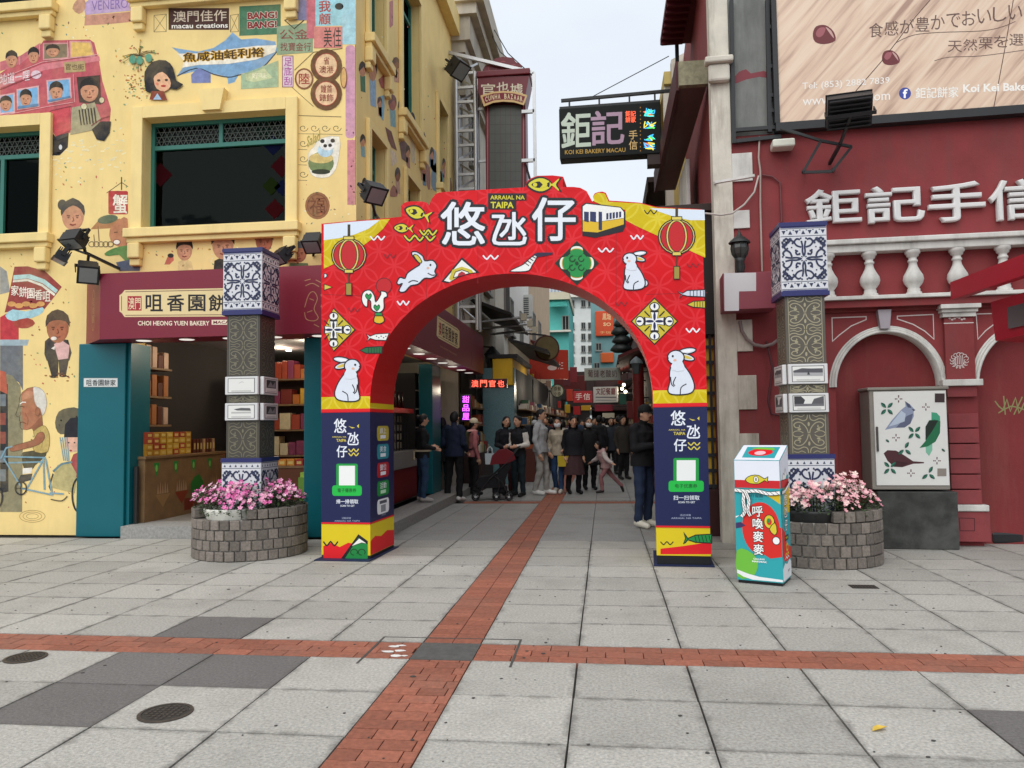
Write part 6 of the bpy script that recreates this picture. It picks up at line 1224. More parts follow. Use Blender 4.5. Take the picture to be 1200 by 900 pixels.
def planter(cx_, cy, side, lab, lab2, lab3, col):
    PR = .63; rows_h = .113
    root = empty('brick_planter', (cx_, cy, 0), lab, 'planter', 'round brick planters')
    b = MB(); b.lathe([(PR-.015, 0), (PR-.015, rows_h*4-.006), (PR-.13, rows_h*4-.006), (PR-.13, .1), (0, .1)], (cx_, cy, 0), mortar, 48); b.build('mortar_core', root)
    b = MB(); b.lathe([(PR-.14, rows_h*4-.05), (0, rows_h*4-.03)], (cx_, cy, 0), soil, 32); b.build('soil', root)
    nb = 34; L = 2*math.pi*PR/nb
    gap0, gap1 = (R(232), R(290)) if side == 'L' else (R(212), R(272))
    for r_ in range(5):
        for i in range(nb):
            an = 2*math.pi*(i+(.5 if r_ % 2 else 0))/nb
            if r_ == 4 and gap0 < an < gap1: continue
            o = link_mesh('brick', pb_me, root); o.location = ((PR-.05)*math.cos(an), (PR-.05)*math.sin(an), rows_h*(r_+.5)); o.rotation_euler = (random.uniform(-.02, .02), random.uniform(-.02, .02), an+random.uniform(-.015, .015)); o.scale = (.13+random.uniform(-.004, .006), L-.012, rows_h-.010)
    ztop = rows_h*5
    fb = empty('flower_bed', (cx_, cy, rows_h*4-.03), lab2, 'flowers', 'azaleas in the planters')
    if side == 'L':
        b = MB(); b.lathe([(.30, .0), (.335, .1), (.34, .13), (.31, .13), (.29, .02)], (cx_-.06, cy-.27, rows_h*4-.02), mat('#dcdcd2', rough=.4, var=.06), 32); b.build('tray', fb)
    else:
        b = MB(); b.lathe([(.30, .0), (.335, .1), (.34, .13), (.31, .13), (.29, .02)], (cx_-.1, cy-.27, rows_h*4-.02), mat((.02, .02, .02), rough=.5), 32); b.build('tray', fb)
    rng = random.Random(5 if side == 'L' else 9); fol = MB(); bl_ = MB(); pc = petal_cols(side)
    def spot():
        while True:
            x, y = rng.uniform(-.65, .65), rng.uniform(-.65, .65)
            if math.hypot(x, y) < .63 and not (abs(x-kx) < .25 and abs(y-ky) < .25): return x, y
    kx, ky = col[0]-cx_, col[1]-cy
    lumps = [(rng.uniform(-.6, .6), rng.uniform(-.6, .1), rng.uniform(.0, .09)) for _ in range(11)]
    def hgt(x, y):
        r_ = math.hypot(x, y); d = .31*(1-(r_/.72)**4)+.05
        return d + sum(hh*math.exp(-((x-a)**2+(y-c)**2)/.025) for a, c, hh in lumps)
    for i in range(3400):
        x, y = spot(); zt = hgt(x, y); z_ = rows_h*4+zt*rng.uniform(.15, 1.); s = rng.uniform(.016, .032); a = rng.uniform(0, 6.28); t = rng.uniform(-.7, .7); d = Vector((math.cos(a), math.sin(a), t)).normalized(); w = d.cross(Vector((rng.uniform(-.4, .4), rng.uniform(-.4, .4), 1))).normalized()*s*.42; p = Vector((cx_+x, cy+y, z_))
        fol.add([p, p+d*s+w, p+d*s*2, p+d*s-w], [(0, 1, 2, 3)], green)
    for i in range(60):
        x, y = spot(); fol.tube([(cx_+x*.8, cy+y*.8, rows_h*4-.05), (cx_+x, cy+y, rows_h*4+hgt(x, y)*.9)], .004, mat((.06, .05, .03), rough=.8), 4, cap=False)
    nF = 470
    for i in range(nF):
        x, y = spot()
        if rng.random() < .55: # clustered towards trusses
            a_, c_, _ = rng.choice(lumps); x, y = a_+rng.gauss(0, .09), c_+rng.gauss(0, .09)
            if math.hypot(x, y) > .66 or (abs(x-kx) < .25 and abs(y-ky) < .25): x, y = spot()
        z_ = rows_h*4+hgt(x, y)*rng.uniform(.72, 1.05); p = Vector((cx_+x, cy+y, z_)); up_ = Vector((x*.9+rng.gauss(0, .35), y*.9-.35+rng.gauss(0, .3), .75)).normalized(); u = up_.cross(Vector((0, 1, .3))).normalized(); w = up_.cross(u); s = rng.uniform(.014, .03); m_ = rng.choice(pc[:3]) if math.sin(x*6+1)+math.sin(y*5) > .4 else rng.choice(pc); ph = rng.uniform(0, 6)
        for k in range(5):
            an = ph+k*1.2566; d = u*math.cos(an)+w*math.sin(an); e = u*math.cos(an+1.57)+w*math.sin(an+1.57)
            bl_.add([p, p+d*s*.7+e*s*.42+up_*s*.35, p+d*s*1.15+up_*s*.5, p+d*s*.7-e*s*.42+up_*s*.35], [(0, 1, 2, 3)], m_)
    o = fol.build('foliage', fb); o['kind'] = 'stuff'; o = bl_.build('blossoms', fb); o['kind'] = 'stuff'
    # the column
    cx_, cy = col
    CO = empty('tiled_column', (cx_, cy, 0), lab3, 'column', 'tiled columns')
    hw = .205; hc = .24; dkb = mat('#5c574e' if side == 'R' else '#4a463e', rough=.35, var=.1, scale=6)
    ZB = 1.10; ZC0, ZC1 = (2.80, 3.56)
    b = MB(); b.box(cx_-.24, cx_+.24, cy-.24, cy+.24, .1, ZB, tilew, .008); b.build('tiled_base', CO)
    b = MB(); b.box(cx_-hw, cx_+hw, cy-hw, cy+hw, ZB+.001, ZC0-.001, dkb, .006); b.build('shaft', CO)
    b = MB(); b.box(cx_-hc, cx_+hc, cy-hc, cy+hc, ZC0, ZC1, tilew, .008); b.build('tiled_cap', CO)
    b = MB(); b.box(cx_-hc-.008, cx_+hc+.008, cy-hc-.008, cy+hc+.008, ZC0-.015, ZC0+.03, mat('#2c2f66', rough=.3)); b.build('cap_moulding', CO); b = MB(); b.box(cx_-hc-.008, cx_+hc+.008, cy-hc-.008, cy+hc+.008, ZC1-.03, ZC1+.015, mat('#2c2f66', rough=.3)); b.build('cap_moulding', CO)
    b = MB(); b.box(cx_-.248, cx_+.248, cy-.248, cy+.248, ZB-.035, ZB+.012, mat('#2c2f66', rough=.3)); b.build('base_moulding', CO)
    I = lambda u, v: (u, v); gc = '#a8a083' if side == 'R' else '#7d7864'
    fr_front = Frame((cx_, cy), 0); fr_side = Frame((cx_, cy), 90 if side == 'L' else -90)
    for fr in (fr_front, fr_side):
        q = Art(fr, -hc, mp=I); azulejo(q, -hc+.006, hc-.006, ZC0+.006, ZC1-.006, .019); q.build('tile_pattern', CO)
        q = Art(fr, -.24, mp=I); azulejo(q, -.234, .234, .44, ZB-.12, .019, False)
        for k in range(7):
            xx = -.2+k*.067; q.poly([(xx-.014, ZB-.09), (xx+.014, ZB-.09), (xx, ZB-.06)], BLU)
        q.line([(-.234, ZB-.045), (.234, ZB-.045)], .006, BLU); q.line([(-.234, ZB-.105), (.234, ZB-.105)], .006, BLU)
        q.build('tile_pattern', CO)
        for z0, z1 in ((ZB+.02, 1.53), (1.76, 1.84), (2.08, ZC0-.02)):
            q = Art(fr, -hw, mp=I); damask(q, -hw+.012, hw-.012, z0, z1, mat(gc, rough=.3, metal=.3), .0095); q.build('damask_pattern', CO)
        for z0, z1, kind in ((1.55, 1.75, 0), (1.85, 2.06, 1)):
            pn = MB(fr); pn.box(-.2, .2, -hw-.045, -hw-.001, z0, z1, mat('#d4d4d4', rough=.4), .006); po = pn.build('photo_plaque', CO)
            q = Art(fr, -hw-.045, mp=I); q.rect(-.165, z1-.02, .165, z0+.02, '#2c2c30'); q.rect(-.158, z1-.026, .158, z0+.026, '#e2e2de')
            if side == 'R':
                if kind: q.poly([(-.15, z1-.07), (-.06, z1-.045), (.03, z1-.05), (.15, z1-.05), (.15, z1-.095), (-.15, z1-.09)], '#54545a'); q.poly([(-.15, z1-.09), (.15, z1-.095), (.15, z1-.13), (-.15, z1-.125)], '#a8a8aa'); q.poly([(-.01, z1-.115), (.0, z1-.07), (.02, z1-.115)], '#3c3c40')
                else: q.poly([(-.15, z1-.03), (-.08, z1-.03), (-.04, z1-.07), (-.06, z1-.12), (-.15, z1-.13)], '#3a3a3e'); q.poly([(.15, z1-.03), (.05, z1-.06), (.02, z1-.12), (.15, z1-.13)], '#5a5a5e'); q.rect(-.15, z1-.11, .15, z1-.135, '#6c6c70')
            elif fr is fr_front:
                if kind: q.line([(-.03, z1-.08), (.01, z1-.06), (.03, z1-.07)], .004, '#a8a8a8')
                else: q.poly([(-.09, z1-.07), (0, z1-.055), (.11, z1-.06), (.12, z1-.09), (-.05, z1-.085)], '#5c5c5e'); q.rect(-.12, z1-.1, .12, z1-.12, '#b8b8b6')
            else: q.rect(-.13, z1-.035, .13, z1-.13, '#3a3a3c'); q.poly([(-.1, z1-.12), (-.02, z1-.05), (.04, z1-.1), (.1, z1-.05), (.11, z1-.12)], '#8a8a8c')
            for k in range(2): q.line([(-.12, z0+.045-k*.01), (.12, z0+.045-k*.01)], .003, '#8a8a88')
            q.build('photo_print', po)
planter(-4.15, 8.66, 'L', 'round grey brick planter beside the left pillar of the arch', 'bright pink azaleas in the planter by the bakery', 'blue and white tiled column rising from the planter by the bakery', (-4.19, 8.73))
planter(2.20, 8.55, 'R', 'round grey brick planter in front of the red wall', 'pale pink azaleas in the planter by the red wall', 'blue and white tiled column rising from the planter by the red wall', (2.13, 8.62))
# ------------------------------------------------------------------ printed promotion box
KF = Frame((1.165, 7.255), -23.4); KW, KD, KH = .405, .38, 1.11
KB = empty('promotion_box', tuple(KF.w(KW/2, KD/2, 0)), 'tall turquoise and red printed box standing before the right planter', 'display box')
turq = mat('#2aa0a8', rough=.4, var=.03)
KB2 = 1.235                              # the lid slopes up to the back
b = MB(KF); b.add([(0, 0, .03), (KW, 0, .03), (KW, KD, .03), (0, KD, .03), (0, 0, KH), (KW, 0, KH), (KW, KD, KB2), (0, KD, KB2)], [(3, 2, 1, 0), (0, 1, 5, 4), (1, 2, 6, 5), (2, 3, 7, 6), (3, 0, 4, 7), (4, 5, 6, 7)], turq); b.build('body', KB)
b = MB(KF); b.box(.01, KW-.01, .01, KD-.01, .0, .03, blackp); b.build('foot', KB)
KS = Frame(tuple(KF.w(KW, 0, 0))[:2], 90-23.4)
I = lambda u, v: (u, v)
q = Art(KF, 0., mp=I); e = .004
q.rect(e, KH-e, KW-e, .93, '#e4e8f2'); q.rect(e, .93, KW-e, .86, '#c81c24'); q.poly([(.2, .84), (KW-e, .82), (KW-e, .72), (.33, .77)], '#d8b81c', 1)
q.ell(.225, .50, .165, .235, '#d4251c', n=32); q.poly([(.25, .45), (KW-e, .52), (KW-e, .26), (.3, .24), (.2, .3)], '#d4251c', 1)
q.poly([(e, .29), (.1, .3), (.19, .22), (.17, .1), (.1, .05), (e, .06)], '#6cb83c', 2)
q.poly([(e, .09), (.06, .06), (.14, .04), (KW-e, .04), (KW-e, .06), (.2, .07), (.1, .09), (e, .12)], '#e8eaea', 0)
for ch, z_ in zip('呼喚麥麥', (.70, .59, .475, .36)): q.text(ch, .155, z_, .245, z_-.095, '#f2f2f0', .025, BLK, .05)
q.text('CALLING', .15, .235, .25, .22, '#f2f2f0', .03); q.text('MAKMAK', .14, .212, .27, .197, '#f2f2f0', .03)
q.text('氹仔假期', .11, .805, .25, .775, '#1c4a5a', .02); q.text('Feriado na Taipa', .11, .765, .25, .755, '#1c4a5a', .0)
q.poly([(.10, .935), (.15, .972), (.22, .975), (.27, .945), (.30, .965), (.295, .935), (.30, .91), (.27, .93), (.22, .90), (.14, .90)], '#d8c832', 2, BLK, .006); q.ell(.195, .938, .022, .028, '#f0f0ea', 0, BLK, .004); q.text('8', .187, .953, .203, .923, BLK, .01)
q.ell(.30, .565, .045, .06, '#d8c832', 0, BLK, .006); q.ell(.30, .565, .022, .03, '#d4251c'); q.poly([(.30, .5), (.35, .56), (.365, .48), (.34, .45)], '#d8c832', 2, BLK, .006); q.ell(.295, .575, .014, .02, '#178a44'); q.ell(.355, .40, .032, .035, '#f0f0ee', 0, BLK, .006)
q.poly([(e, .54), (.05, .55), (.09, .52), (.05, .5), (e, .49)], '#3a2a5a', 1); q.poly([(e, .60), (.04, .61), (e, .585)], '#f0f0ee', 0)
q.build('printed_front', KB)
q = Art(KS, 0., mp=I)
q.poly([(e, KH-e), (KD-e, KB2-e), (KD-e, .97), (e, .93)], '#dfe3ee'); q.rect(e, .93, KD-e, .86, '#c81c24'); q.rect(e, .855, KD-e, .62, '#d8b81c'); q.poly([(e, .52), (.14, .46), (.2, .35), (KD-e, .3), (KD-e, .2), (.1, .2), (e, .27)], '#d4251c', 0); q.poly([(e, .86), (.12, .86), (.1, .6), (.04, .56), (e, .6)], '#2aa0a8', 1)
q.poly([(.08, .93), (.13, .99), (.18, .97), (.22, 1.03), (.27, .97), (.24, .93)], '#f2f2f0', 0, BLK, .006)
for ch, z_ in zip('悠氹仔', (.80, .69, .57)): q.text(ch, .13, z_, .25, z_-.1, '#f2f2f0', .02, BLK, .05)
q.rect(.12, .43, .28, .38, '#3a2c1c'); q.text('TAIPA', .14, .415, .26, .395, '#d8c832', .02); q.ring(.21, .32, .04, .03, .014, '#d8c832'); q.wave(.12, .26, .16, .01, 2, .012, '#d8c832'); q.wave(.12, .23, .16, .01, 2, .012, '#f2f2f0')
q.poly([(e, .15), (.1, .19), (.2, .17), (.3, .2), (KD-e, .17), (KD-e, .04), (e, .04)], '#e4e8ea', 1); q.text('澳門', .22, .115, .3, .095, '#3a3a3e', .01)
q.build('printed_side', KB)
# rope printed round the box
q = Art(KF, 0.-.012, mp=I)
def rope(q, pts, w):
    p = spline(pts, 8, False); q.line(p, w*1.35, BLK); q.line(p, w, '#f2f2f0')
    for k in range(2, len(p)-2, 3): q.line([(p[k][0]-w*.3, p[k][1]+w*.45), (p[k+1][0]+w*.3, p[k+1][1]-w*.45)], w*.16, '#3a3a44')
rope(q, [(e, .84), (.1, .83), (.2, .835), (.3, .815), (KW-e, .825)], .028); rope(q, [(.09, .83), (.08, .74), (.09, .65), (.06, .6)], .028); rope(q, [(.1, .83), (.13, .75), (.12, .66), (.14, .61)], .026); q.build('printed_rope', KB)
q = Art(KS, -.012, mp=I); rope(q, [(e, .825), (.12, .83), (.25, .86), (KD-e, .90)], .028); q.build('printed_rope', KB)
SLP = (KB2-KH)/KD
def on_top(pts, h, m, name):
    b = MB(KF); n = len(pts); tri = tessellate_polygon([[Vector((p[0], p[1], 0)) for p in pts]]); b.add([(x, y, KH+SLP*y+h) for x, y in pts], tri, m); b.build(name, KB)
on_top([(.004, .004), (KW-.004, .004), (KW-.004, KD-.004), (.004, KD-.004)], .001, mat('#e4e8f2', rough=.4), 'top_print')
on_top([(.06, .06), (.35, .05), (.35, .33), (.05, .33)], .002, turq, 'top_print'); on_top([(.2+.11*math.cos(t*.3), .19+.09*math.sin(t*.3)) for t in range(21)], .003, redp, 'top_motif'); on_top([(.2+.05*math.cos(t*.3), .17+.05*math.sin(t*.3)) for t in range(21)], .004, mat('#e8b8c0'), 'top_motif'); on_top([(.09, .27), (.16, .31), (.3, .3), (.32, .24), (.2, .26)], .0045, mat('#6cb83c'), 'top_motif')
# ------------------------------------------------------------------ the lane beyond the arch
TF = Frame((0, 16.6), 0)
steel = mat((.5, .51, .52), rough=.4, metal=.7, var=.1); stone = mat('#b8b0a2', rough=.85, var=.12, scale=2, grime=.55, gcol=(.14, .12, .10), streak=True, bump=.15)
def lane_wins(root, fr, wins, d=.06, fm=None, gm=None):
    fm = fm or mat('#8a8a84', rough=.6); gm = gm or mat((.02, .024, .026), rough=.1, spec=.2)
    for x0, x1, z0, z1 in wins:
        b = MB(fr); t = .05
        for a in ((x0, x1, z1-t, z1), (x0, x1, z0, z0+t), (x0, x0+t, z0+t, z1-t), (x1-t, x1, z0+t, z1-t), ((x0+x1)/2-t/2, (x0+x1)/2+t/2, z0+t, z1-t)): b.box(a[0], a[1], -d, .0-.001, a[2], a[3], fm)
        w = b.build('window', root); b = MB(fr); b.box(x0+.01, x1-.01, -d*.4, -.0015, z0+.01, z1-.01, gm); b.build('pane', w)
        b = MB(fr); b.box(x0-.06, x1+.06, -.12, -.001, z0-.07, z0-.001, fm); b.build('sill', w)
# stone building with the big cornice
SBD = empty('stone_building', (-4.5, 19.5, 0), 'weathered pale stone building with heavy cornice behind the yellow one', 'building')
b = MB(); b.box(-9, -3.25, 16.95, 23.0, 0, 12.2, stone); b.build('wall', SBD)
for k, (pr, z0, z1) in enumerate(((.12, 9.75, 9.95), (.25, 9.95, 10.2), (.38, 10.2, 10.75), (.55, 10.75, 11.0), (.72, 11.0, 11.35), (.5, 11.35, 12.4))):
    b = MB(); b.box(-9, -3.249+pr, 16.95-pr*.6, 23.0, z0+.001, z1, stone); b.build('cornice_moulding', SBD)
b = MB(); b.box(-3.249, -3.1, 16.97, 17.7, 3.1, 9.0, stone); b.build('pilaster', SBD)
b = MB(); b.box(-3.249, -3.02, 16.9, 17.78, 9.0, 9.12, stone); b.box(-3.249, -3.06, 16.94, 17.74, 9.12, 9.7, stone)
for k in range(6): b.box(-3.059, -3.03, 17.0+k*.12, 17.06+k*.12, 9.14, 9.66, stone)
b.build('capital', SBD)
lane_wins(SBD, Frame((-3.249, 0), 90), [(18.6, 19.6, 5.2, 7.0), (20.8, 21.8, 5.2, 7.0), (18.6, 19.6, 8.0, 9.4)])
# lighting truss
TR = empty('lighting_truss', (-2.8, 16.6, 3.56), 'tall grey metal ladder truss beside the dark red tower sign', 'truss'); tp = TF.px
x0, x1 = tp(535, 150)[0], tp(557, 150)[0]; zt = tp(545, 85)[1]
for x in (x0, x1):
    for y in (0, .35): b = MB(TF); b.tube([(x, y, 3.56), (x, y, zt)], .045, steel, 8); b.build('upright', TR)
for k in range(26):
    z_ = 3.75+k*.33
    if z_ < zt: b = MB(TF); b.bar((x0, 0, z_), (x1, 0, z_), .055, steel); b.build('rung', TR); b = MB(TF); b.bar((x0 if k % 2 else x1, .0, z_), (x1 if k % 2 else x0, .35, z_+.37), .045, steel); b.build('brace', TR)
xr, zr_ = tp(626, 88); b = MB(TF); b.bar((tp(521, 63)[0], -.1, tp(521, 63)[1]), (xr, -.1, zr_), .07, steel); b.build('top_beam', TR)
b = MB(TF); b.bar((xr, -.1, 4.8), (xr, -.1, zr_), .07, steel); b.build('outer_post', TR)
for v in (133, 190): b = MB(TF); b.bar((tp(612, v)[0], -.1, tp(620, v)[1]), (xr, -.1, tp(620, v)[1]), .07, steel); b.build('tie_bar', TR)
b = MB(TF); b.bar((tp(612, 168)[0], .05, tp(612, 180)[1]), (tp(621, 206)[0], .05, tp(621, 210)[1]), .05, blk); b.build('tie_bar', TR)
for k in range(4): b = MB(TF); z_ = 5.0+k*1.2; b.bar((x1, .2, z_), (tp(570, 150)[0], .2, z_), .05, steel); b.build('tie_bar', TR)
# tower sign
TS = empty('tower_sign', (-2.3, 16.6, 4.9), 'dark red tower sign with unlit screen standing above the arch', 'sign')
tred = mat('#6a1424', rough=.4, var=.08); tb = 4.9
xa, xb = tp(569, 180)[0], tp(616.5, 180)[0]; zs = tp(590, 122)[1]
b = MB(TF); b.box(xa, xb, .0, .5, tb, zs, tred, .01); b.build('shaft', TS)
q = Art(TF, 0.); q.rect(574, 123, 610.5, 232, mat((.075, .085, .075), rough=.35, var=.1)); 
for k in range(1, 6): q.line([(574+k*6.1, 123), (574+k*6.1, 232)], .35, '#5a3034')
for k in range(9): q.line([(574, 135+k*11), (610.5, 135+k*11)], .3, '#30342f')
q.line([(571.5, 122), (571.5, 232)], .8, '#b07a80'); q.line([(613.5, 122), (613.5, 232)], .8, '#b07a80'); q.build('screen', TS)
hp_ = lambda pts: [tp(*p) for p in pts]
b = MB(TF); b.prism(hp_([(561, 94), (621, 92.5), (617, 113), (614, 124), (603, 121), (590, 120), (578, 121.5), (566, 125), (562, 112)]), -.16, .5, tred); b.build('head', TS)
b = MB(TF); b.prism(hp_([(566, 92), (566, 83), (569, 78), (576, 77), (580, 70), (590, 67.5), (601, 69), (605, 74), (611, 77), (613, 83), (613, 91)]), -.05, .3, tred); b.build('crest', TS)
b = MB(TF); b.box(tp(560, 92)[0], tp(622, 92)[0], -.2, .5, tp(590, 93)[1], tp(590, 86)[1], tred, .02); b.build('crest_base', TS)
q = Art(TF, -.16)
for ch, r_ in zip('官也墟', ((564, 98, 580, 111), (582, 96, 596, 108.5), (598, 98, 612.5, 110))): q.text(ch, *r_, '#d8d0b8', .02)
q.poly([(563, 112), (577, 107.5), (590, 106.5), (604, 107.5), (618, 111.5), (614, 123.5), (603, 120), (590, 119), (578, 120.5), (567, 125)], '#d8b880'); q.poly([(565.5, 113.5), (578, 109.6), (590, 108.6), (603, 109.6), (615.5, 113.2), (612.5, 120.5), (602, 117.4), (590, 116.6), (579, 117.6), (568.5, 121.5)], '#7c1428')
for k, ch in enumerate('CUNHA BAZAAR'):
    f = (k-5.5)/5.5; u = 590.5+f*20.5; v = 109.8+f*f*3.2
    if ch != ' ': q.text(ch, u-1.4, v, u+1.4, v+6, '#e8d8b0', .02)
q.build('lettering', TS)
q = Art(TF, -.05)
for cu in (577, 590, 602): q.ring(cu, 80 if cu != 590 else 76, 4.5, 4.2, .9, '#a04a50', 0, 300)
q.build('crest_scroll', TS)
b = MB(); b.tube([(-2.9, 19, 11.9), (-2.3, 17.6, 10.3), (-1.75, 16.6, 9.4)], .012, blk, 5); b.tube([(-2.9, 19, 12.1), (-2.1, 17.5, 10.2), (-1.45, 16.6, 9.2)], .012, blk, 5); b.build('guy_wire', TS)
# ---- buildings on the bakery side
def lane_building(name, lb, x0, x1, y0, y1, h, m, wins=(), face='L', cornice=True, shop=None):
    root = empty(name, ((x0+x1)/2, (y0+y1)/2, 0), lb, 'building'); b = MB(); b.box(x0, x1, y0, y1, 0, h, m); b.build('wall', root)
    fr = Frame((x1, 0), 90) if face == 'L' else Frame((x0, 0), -90)
    if wins: lane_wins(root, fr, wins if face == 'L' else [(-b_, -a_, c_, d_) for a_, b_, c_, d_ in wins])
    if cornice: b = MB(); b.box(x0-.15, x1+.15, y0-.1, y1+.1, h, h+.25, m); b.build('cornice', root)
    return root
whitew = mat('#ddd8cc', rough=.8, var=.08, grime=.3, gcol=(.35, .33, .28), streak=True); beige = mat('#c8ae90', rough=.85, var=.1, grime=.3, streak=True)
WBD = lane_building('white_building', 'white rendered lane building with recessed windows seen through the arch', -8, -3.0, 23.1, 31, 9, mat('#f2efe6', rough=.8, var=.05, grime=.2, gcol=(.45, .42, .36), streak=True), [(24.5, 25.3, 4.4, 5.6), (27.5, 28.3, 4.4, 5.6)])
b = MB(); b.box(-2.995, -2.93, 23.1, 23.9, 4.2, 8.8, mat('#8a8480', rough=.7)); 
for k in range(5): b.box(-2.93, -2.9, 23.15+k*.16, 23.2+k*.16, 4.2, 8.8, mat('#5a5654', rough=.7))
b.build('shutter', WBD)
BBD = lane_building('beige_building', 'plain beige lane building beyond the air conditioner', -8, -3.05, 31.2, 44, 10.5, beige, [(33, 34.2, 5, 6.4), (36, 37.2, 5, 6.4)])
# air conditioner
ACu = empty('air_conditioner', (-2.7, 29.2, 5.5), 'white air conditioner unit on brackets high on the white lane wall', 'air conditioner')
acf = Frame((0, 29.0), 0); xq0, zq0 = acf.px(607, 372); xq1, zq1 = acf.px(623, 345)
b = MB(acf); b.box(xq0, xq1, 0, .4, zq0, zq1, mat('#c8c8c2', rough=.5, var=.06), .02); b.build('casing', ACu)
b = MB(acf)
for k in range(9): b.box(xq0+.08, xq1-.12, -.012, .0, zq0+.08+k*(zq1-zq0-.16)/9, zq0+.08+k*(zq1-zq0-.16)/9+.04, mat('#4a4c4c', rough=.5))
b.build('grille', ACu); b = MB(acf); b.bar((xq0-.3, .1, zq0-.02), (xq1, .1, zq0-.02), .05, steel); b.bar((xq0-.3, .1, zq0+.5), (xq1-.1, .1, zq0-.02), .04, steel); b.build('bracket', ACu)
# turquoise house, white flats, teal block, towers
CY = empty('turquoise_house', (-3.6, 52, 0), 'bright turquoise house with balcony at the bend of the lane', 'building')
cyf = Frame((0, 52.0), 0); cx0, cz1 = cyf.px(640, 352); cx1, _ = cyf.px(666, 352)
b = MB(cyf); b.box(cx0-3, cx1, 0, 8, 0, cz1, mat('#57b4ac', rough=.7, var=.08)); b.build('wall', CY)
b = MB(cyf); b.box(cx0-3, cx1+.15, -.5, -.001, cyf.px(650, 390)[1], cyf.px(650, 388)[1], whitew); b.box(cx0-3, cx1+.1, -.3, 8, cz1, cz1+.5, mat('#c8c0a8', rough=.8)); b.build('balcony_ledge', CY)
lane_wins(CY, cyf, [(cyf.px(659, 388)[0], cyf.px(667, 388)[0], cyf.px(660, 387)[1], cyf.px(660, 370)[1])])
b = MB(cyf); xs0, xs1 = cyf.px(644, 355)[0], cyf.px(663, 355)[0]; zb = cyf.px(650, 362)[1]
b.add([(xs0, -.02, zb+.55), (xs1, -.02, zb+.55), (xs1+.2, -1., zb), (xs0-.2, -1., zb)], [(0, 1, 2, 3), (3, 2, 1, 0)], mat('#4fb0a4', rough=.6)); b.build('awning', CY)
WFt = empty('white_flats', (-2, 80, 0), 'distant white block of flats with stacked windows at the lane end', 'building')
wff = Frame((0, 80.0), 0); a0, z_1 = wff.px(662, 344); a1, _ = wff.px(694, 344)
b = MB(wff); b.box(a0-2, a1+3, 0, 12, 0, z_1, mat('#d8dad6', rough=.8, var=.06)); b.build('wall', WFt)
wn = []
for v in (352, 378, 391, 405, 418):
    for u in (668, 681, 689): wn.append((wff.px(u, v)[0], wff.px(u+5, v)[0], wff.px(u, v+8)[1], wff.px(u, v)[1]))
lane_wins(WFt, wff, wn, .15)
b = MB(wff); b.box(a0-2, a1+3, -.8, -.001, wff.px(675, 346)[1]-.3, wff.px(675, 346)[1], whitew); b.build('roof_ledge', WFt)
TB = empty('teal_block', (2, 62, 0), 'grey-green block closing the lane with an orange sign on it', 'building')
tbf = Frame((0, 62.0), 0); a0, _ = tbf.px(692, 350); _, z_1 = tbf.px(720, 318)
b = MB(tbf); b.box(a0, 9, 0, 10, 0, z_1, mat('#6f9496', rough=.8, var=.08)); b.build('wall', TB)
lane_wins(TB, tbf, [(tbf.px(u, v)[0], tbf.px(u+7, v)[0], tbf.px(u, v+9)[1], tbf.px(u, v)[1]) for u, v in ((698, 402), (696, 425))])
OS = empty('orange_sign', tuple(tbf.w(1.5, -.3, 7)), 'orange square sign with pale characters on the grey-green block', 'sign')
(o0, oz0), (o1, oz1) = tbf.px(698, 394, -.3), tbf.px(719, 364, -.3)
b = MB(tbf); b.box(o0, o1, -.3, -.002, oz0, oz1, mat('#c8461c', rough=.5, var=.05), .05); b.build('panel', OS)
q = Art(tbf, -.3, step=.004); q.text('鳳城', 706, 367, 716, 375, '#e8c890', .01); q.text('SO', 707, 378, 716, 382, '#e8c890', .02); q.text('手信', 703, 388, 716, 391, '#e8b070'); q.build('lettering', OS)
(o0, oz0), (o1, oz1) = tbf.px(704, 425, -.3), tbf.px(719, 413, -.3); b = MB(tbf); b.box(o0, o1, -.3, -.002, oz0, oz1, mat('#c8561c', rough=.5), .05); b.build('sign_panel', None, 'small orange sign low on the grey-green block', 'sign')
for k, (u0, u1, v, Y, lb) in enumerate(((640, 668, 318, 190, 'pale distant tower block with striped facade behind the turquoise house'), (668, 712, 322, 210, 'second pale distant tower block above the white flats'))):
    f_ = Frame((0, Y), 0); a0, z_1 = f_.px(u0, v); a1, _ = f_.px(u1, v); T = empty('tower_block', ((a0+a1)/2, Y, 0), lb, 'building'); b = MB(f_); b.box(a0, a1, 0, 15, 0, z_1, mat('#ccd2d8', rough=.7)); b.build('wall', T)
    n = 7
    for i in range(n): b = MB(f_); x = a0+(a1-a0)*(i+.3)/n; b.box(x, x+(a1-a0)/n*.4, -.2, -.01, 8, z_1-1, mat('#9aa6b0', rough=.5)); b.build('window_strip', T)
# ---- awnings over the bakery side
awn = mat((.03, .026, .026), rough=.7, var=.2); awr = mat('#5c1c1c', rough=.7, var=.15)
def slab_thing(name, pts, th, m, lb, cat): b = MB(); b.add([Vector(p) for p in pts]+[Vector(p)+Vector((0, 0, th)) for p in pts], [(3, 2, 1, 0), (4, 5, 6, 7), (0, 1, 5, 4), (1, 2, 6, 5), (2, 3, 7, 6), (3, 0, 4, 7)], m); return b.build(name, None, lb, cat)
slab_thing('awning', [(-3.2, 18.3, 4.5), (-2.2, 18.3, 4.1), (-2.2, 22.5, 4.1), (-3.2, 22.5, 4.5)], .08, awn, 'dark sloping awning over the lane past the maroon sign', 'awning')
slab_thing('awning', [(-3.0, 24, 4.15), (-1.75, 24, 3.75), (-1.75, 31, 3.75), (-3.0, 31, 4.15)], .08, awn, 'long dark awning below the air conditioner', 'awning')
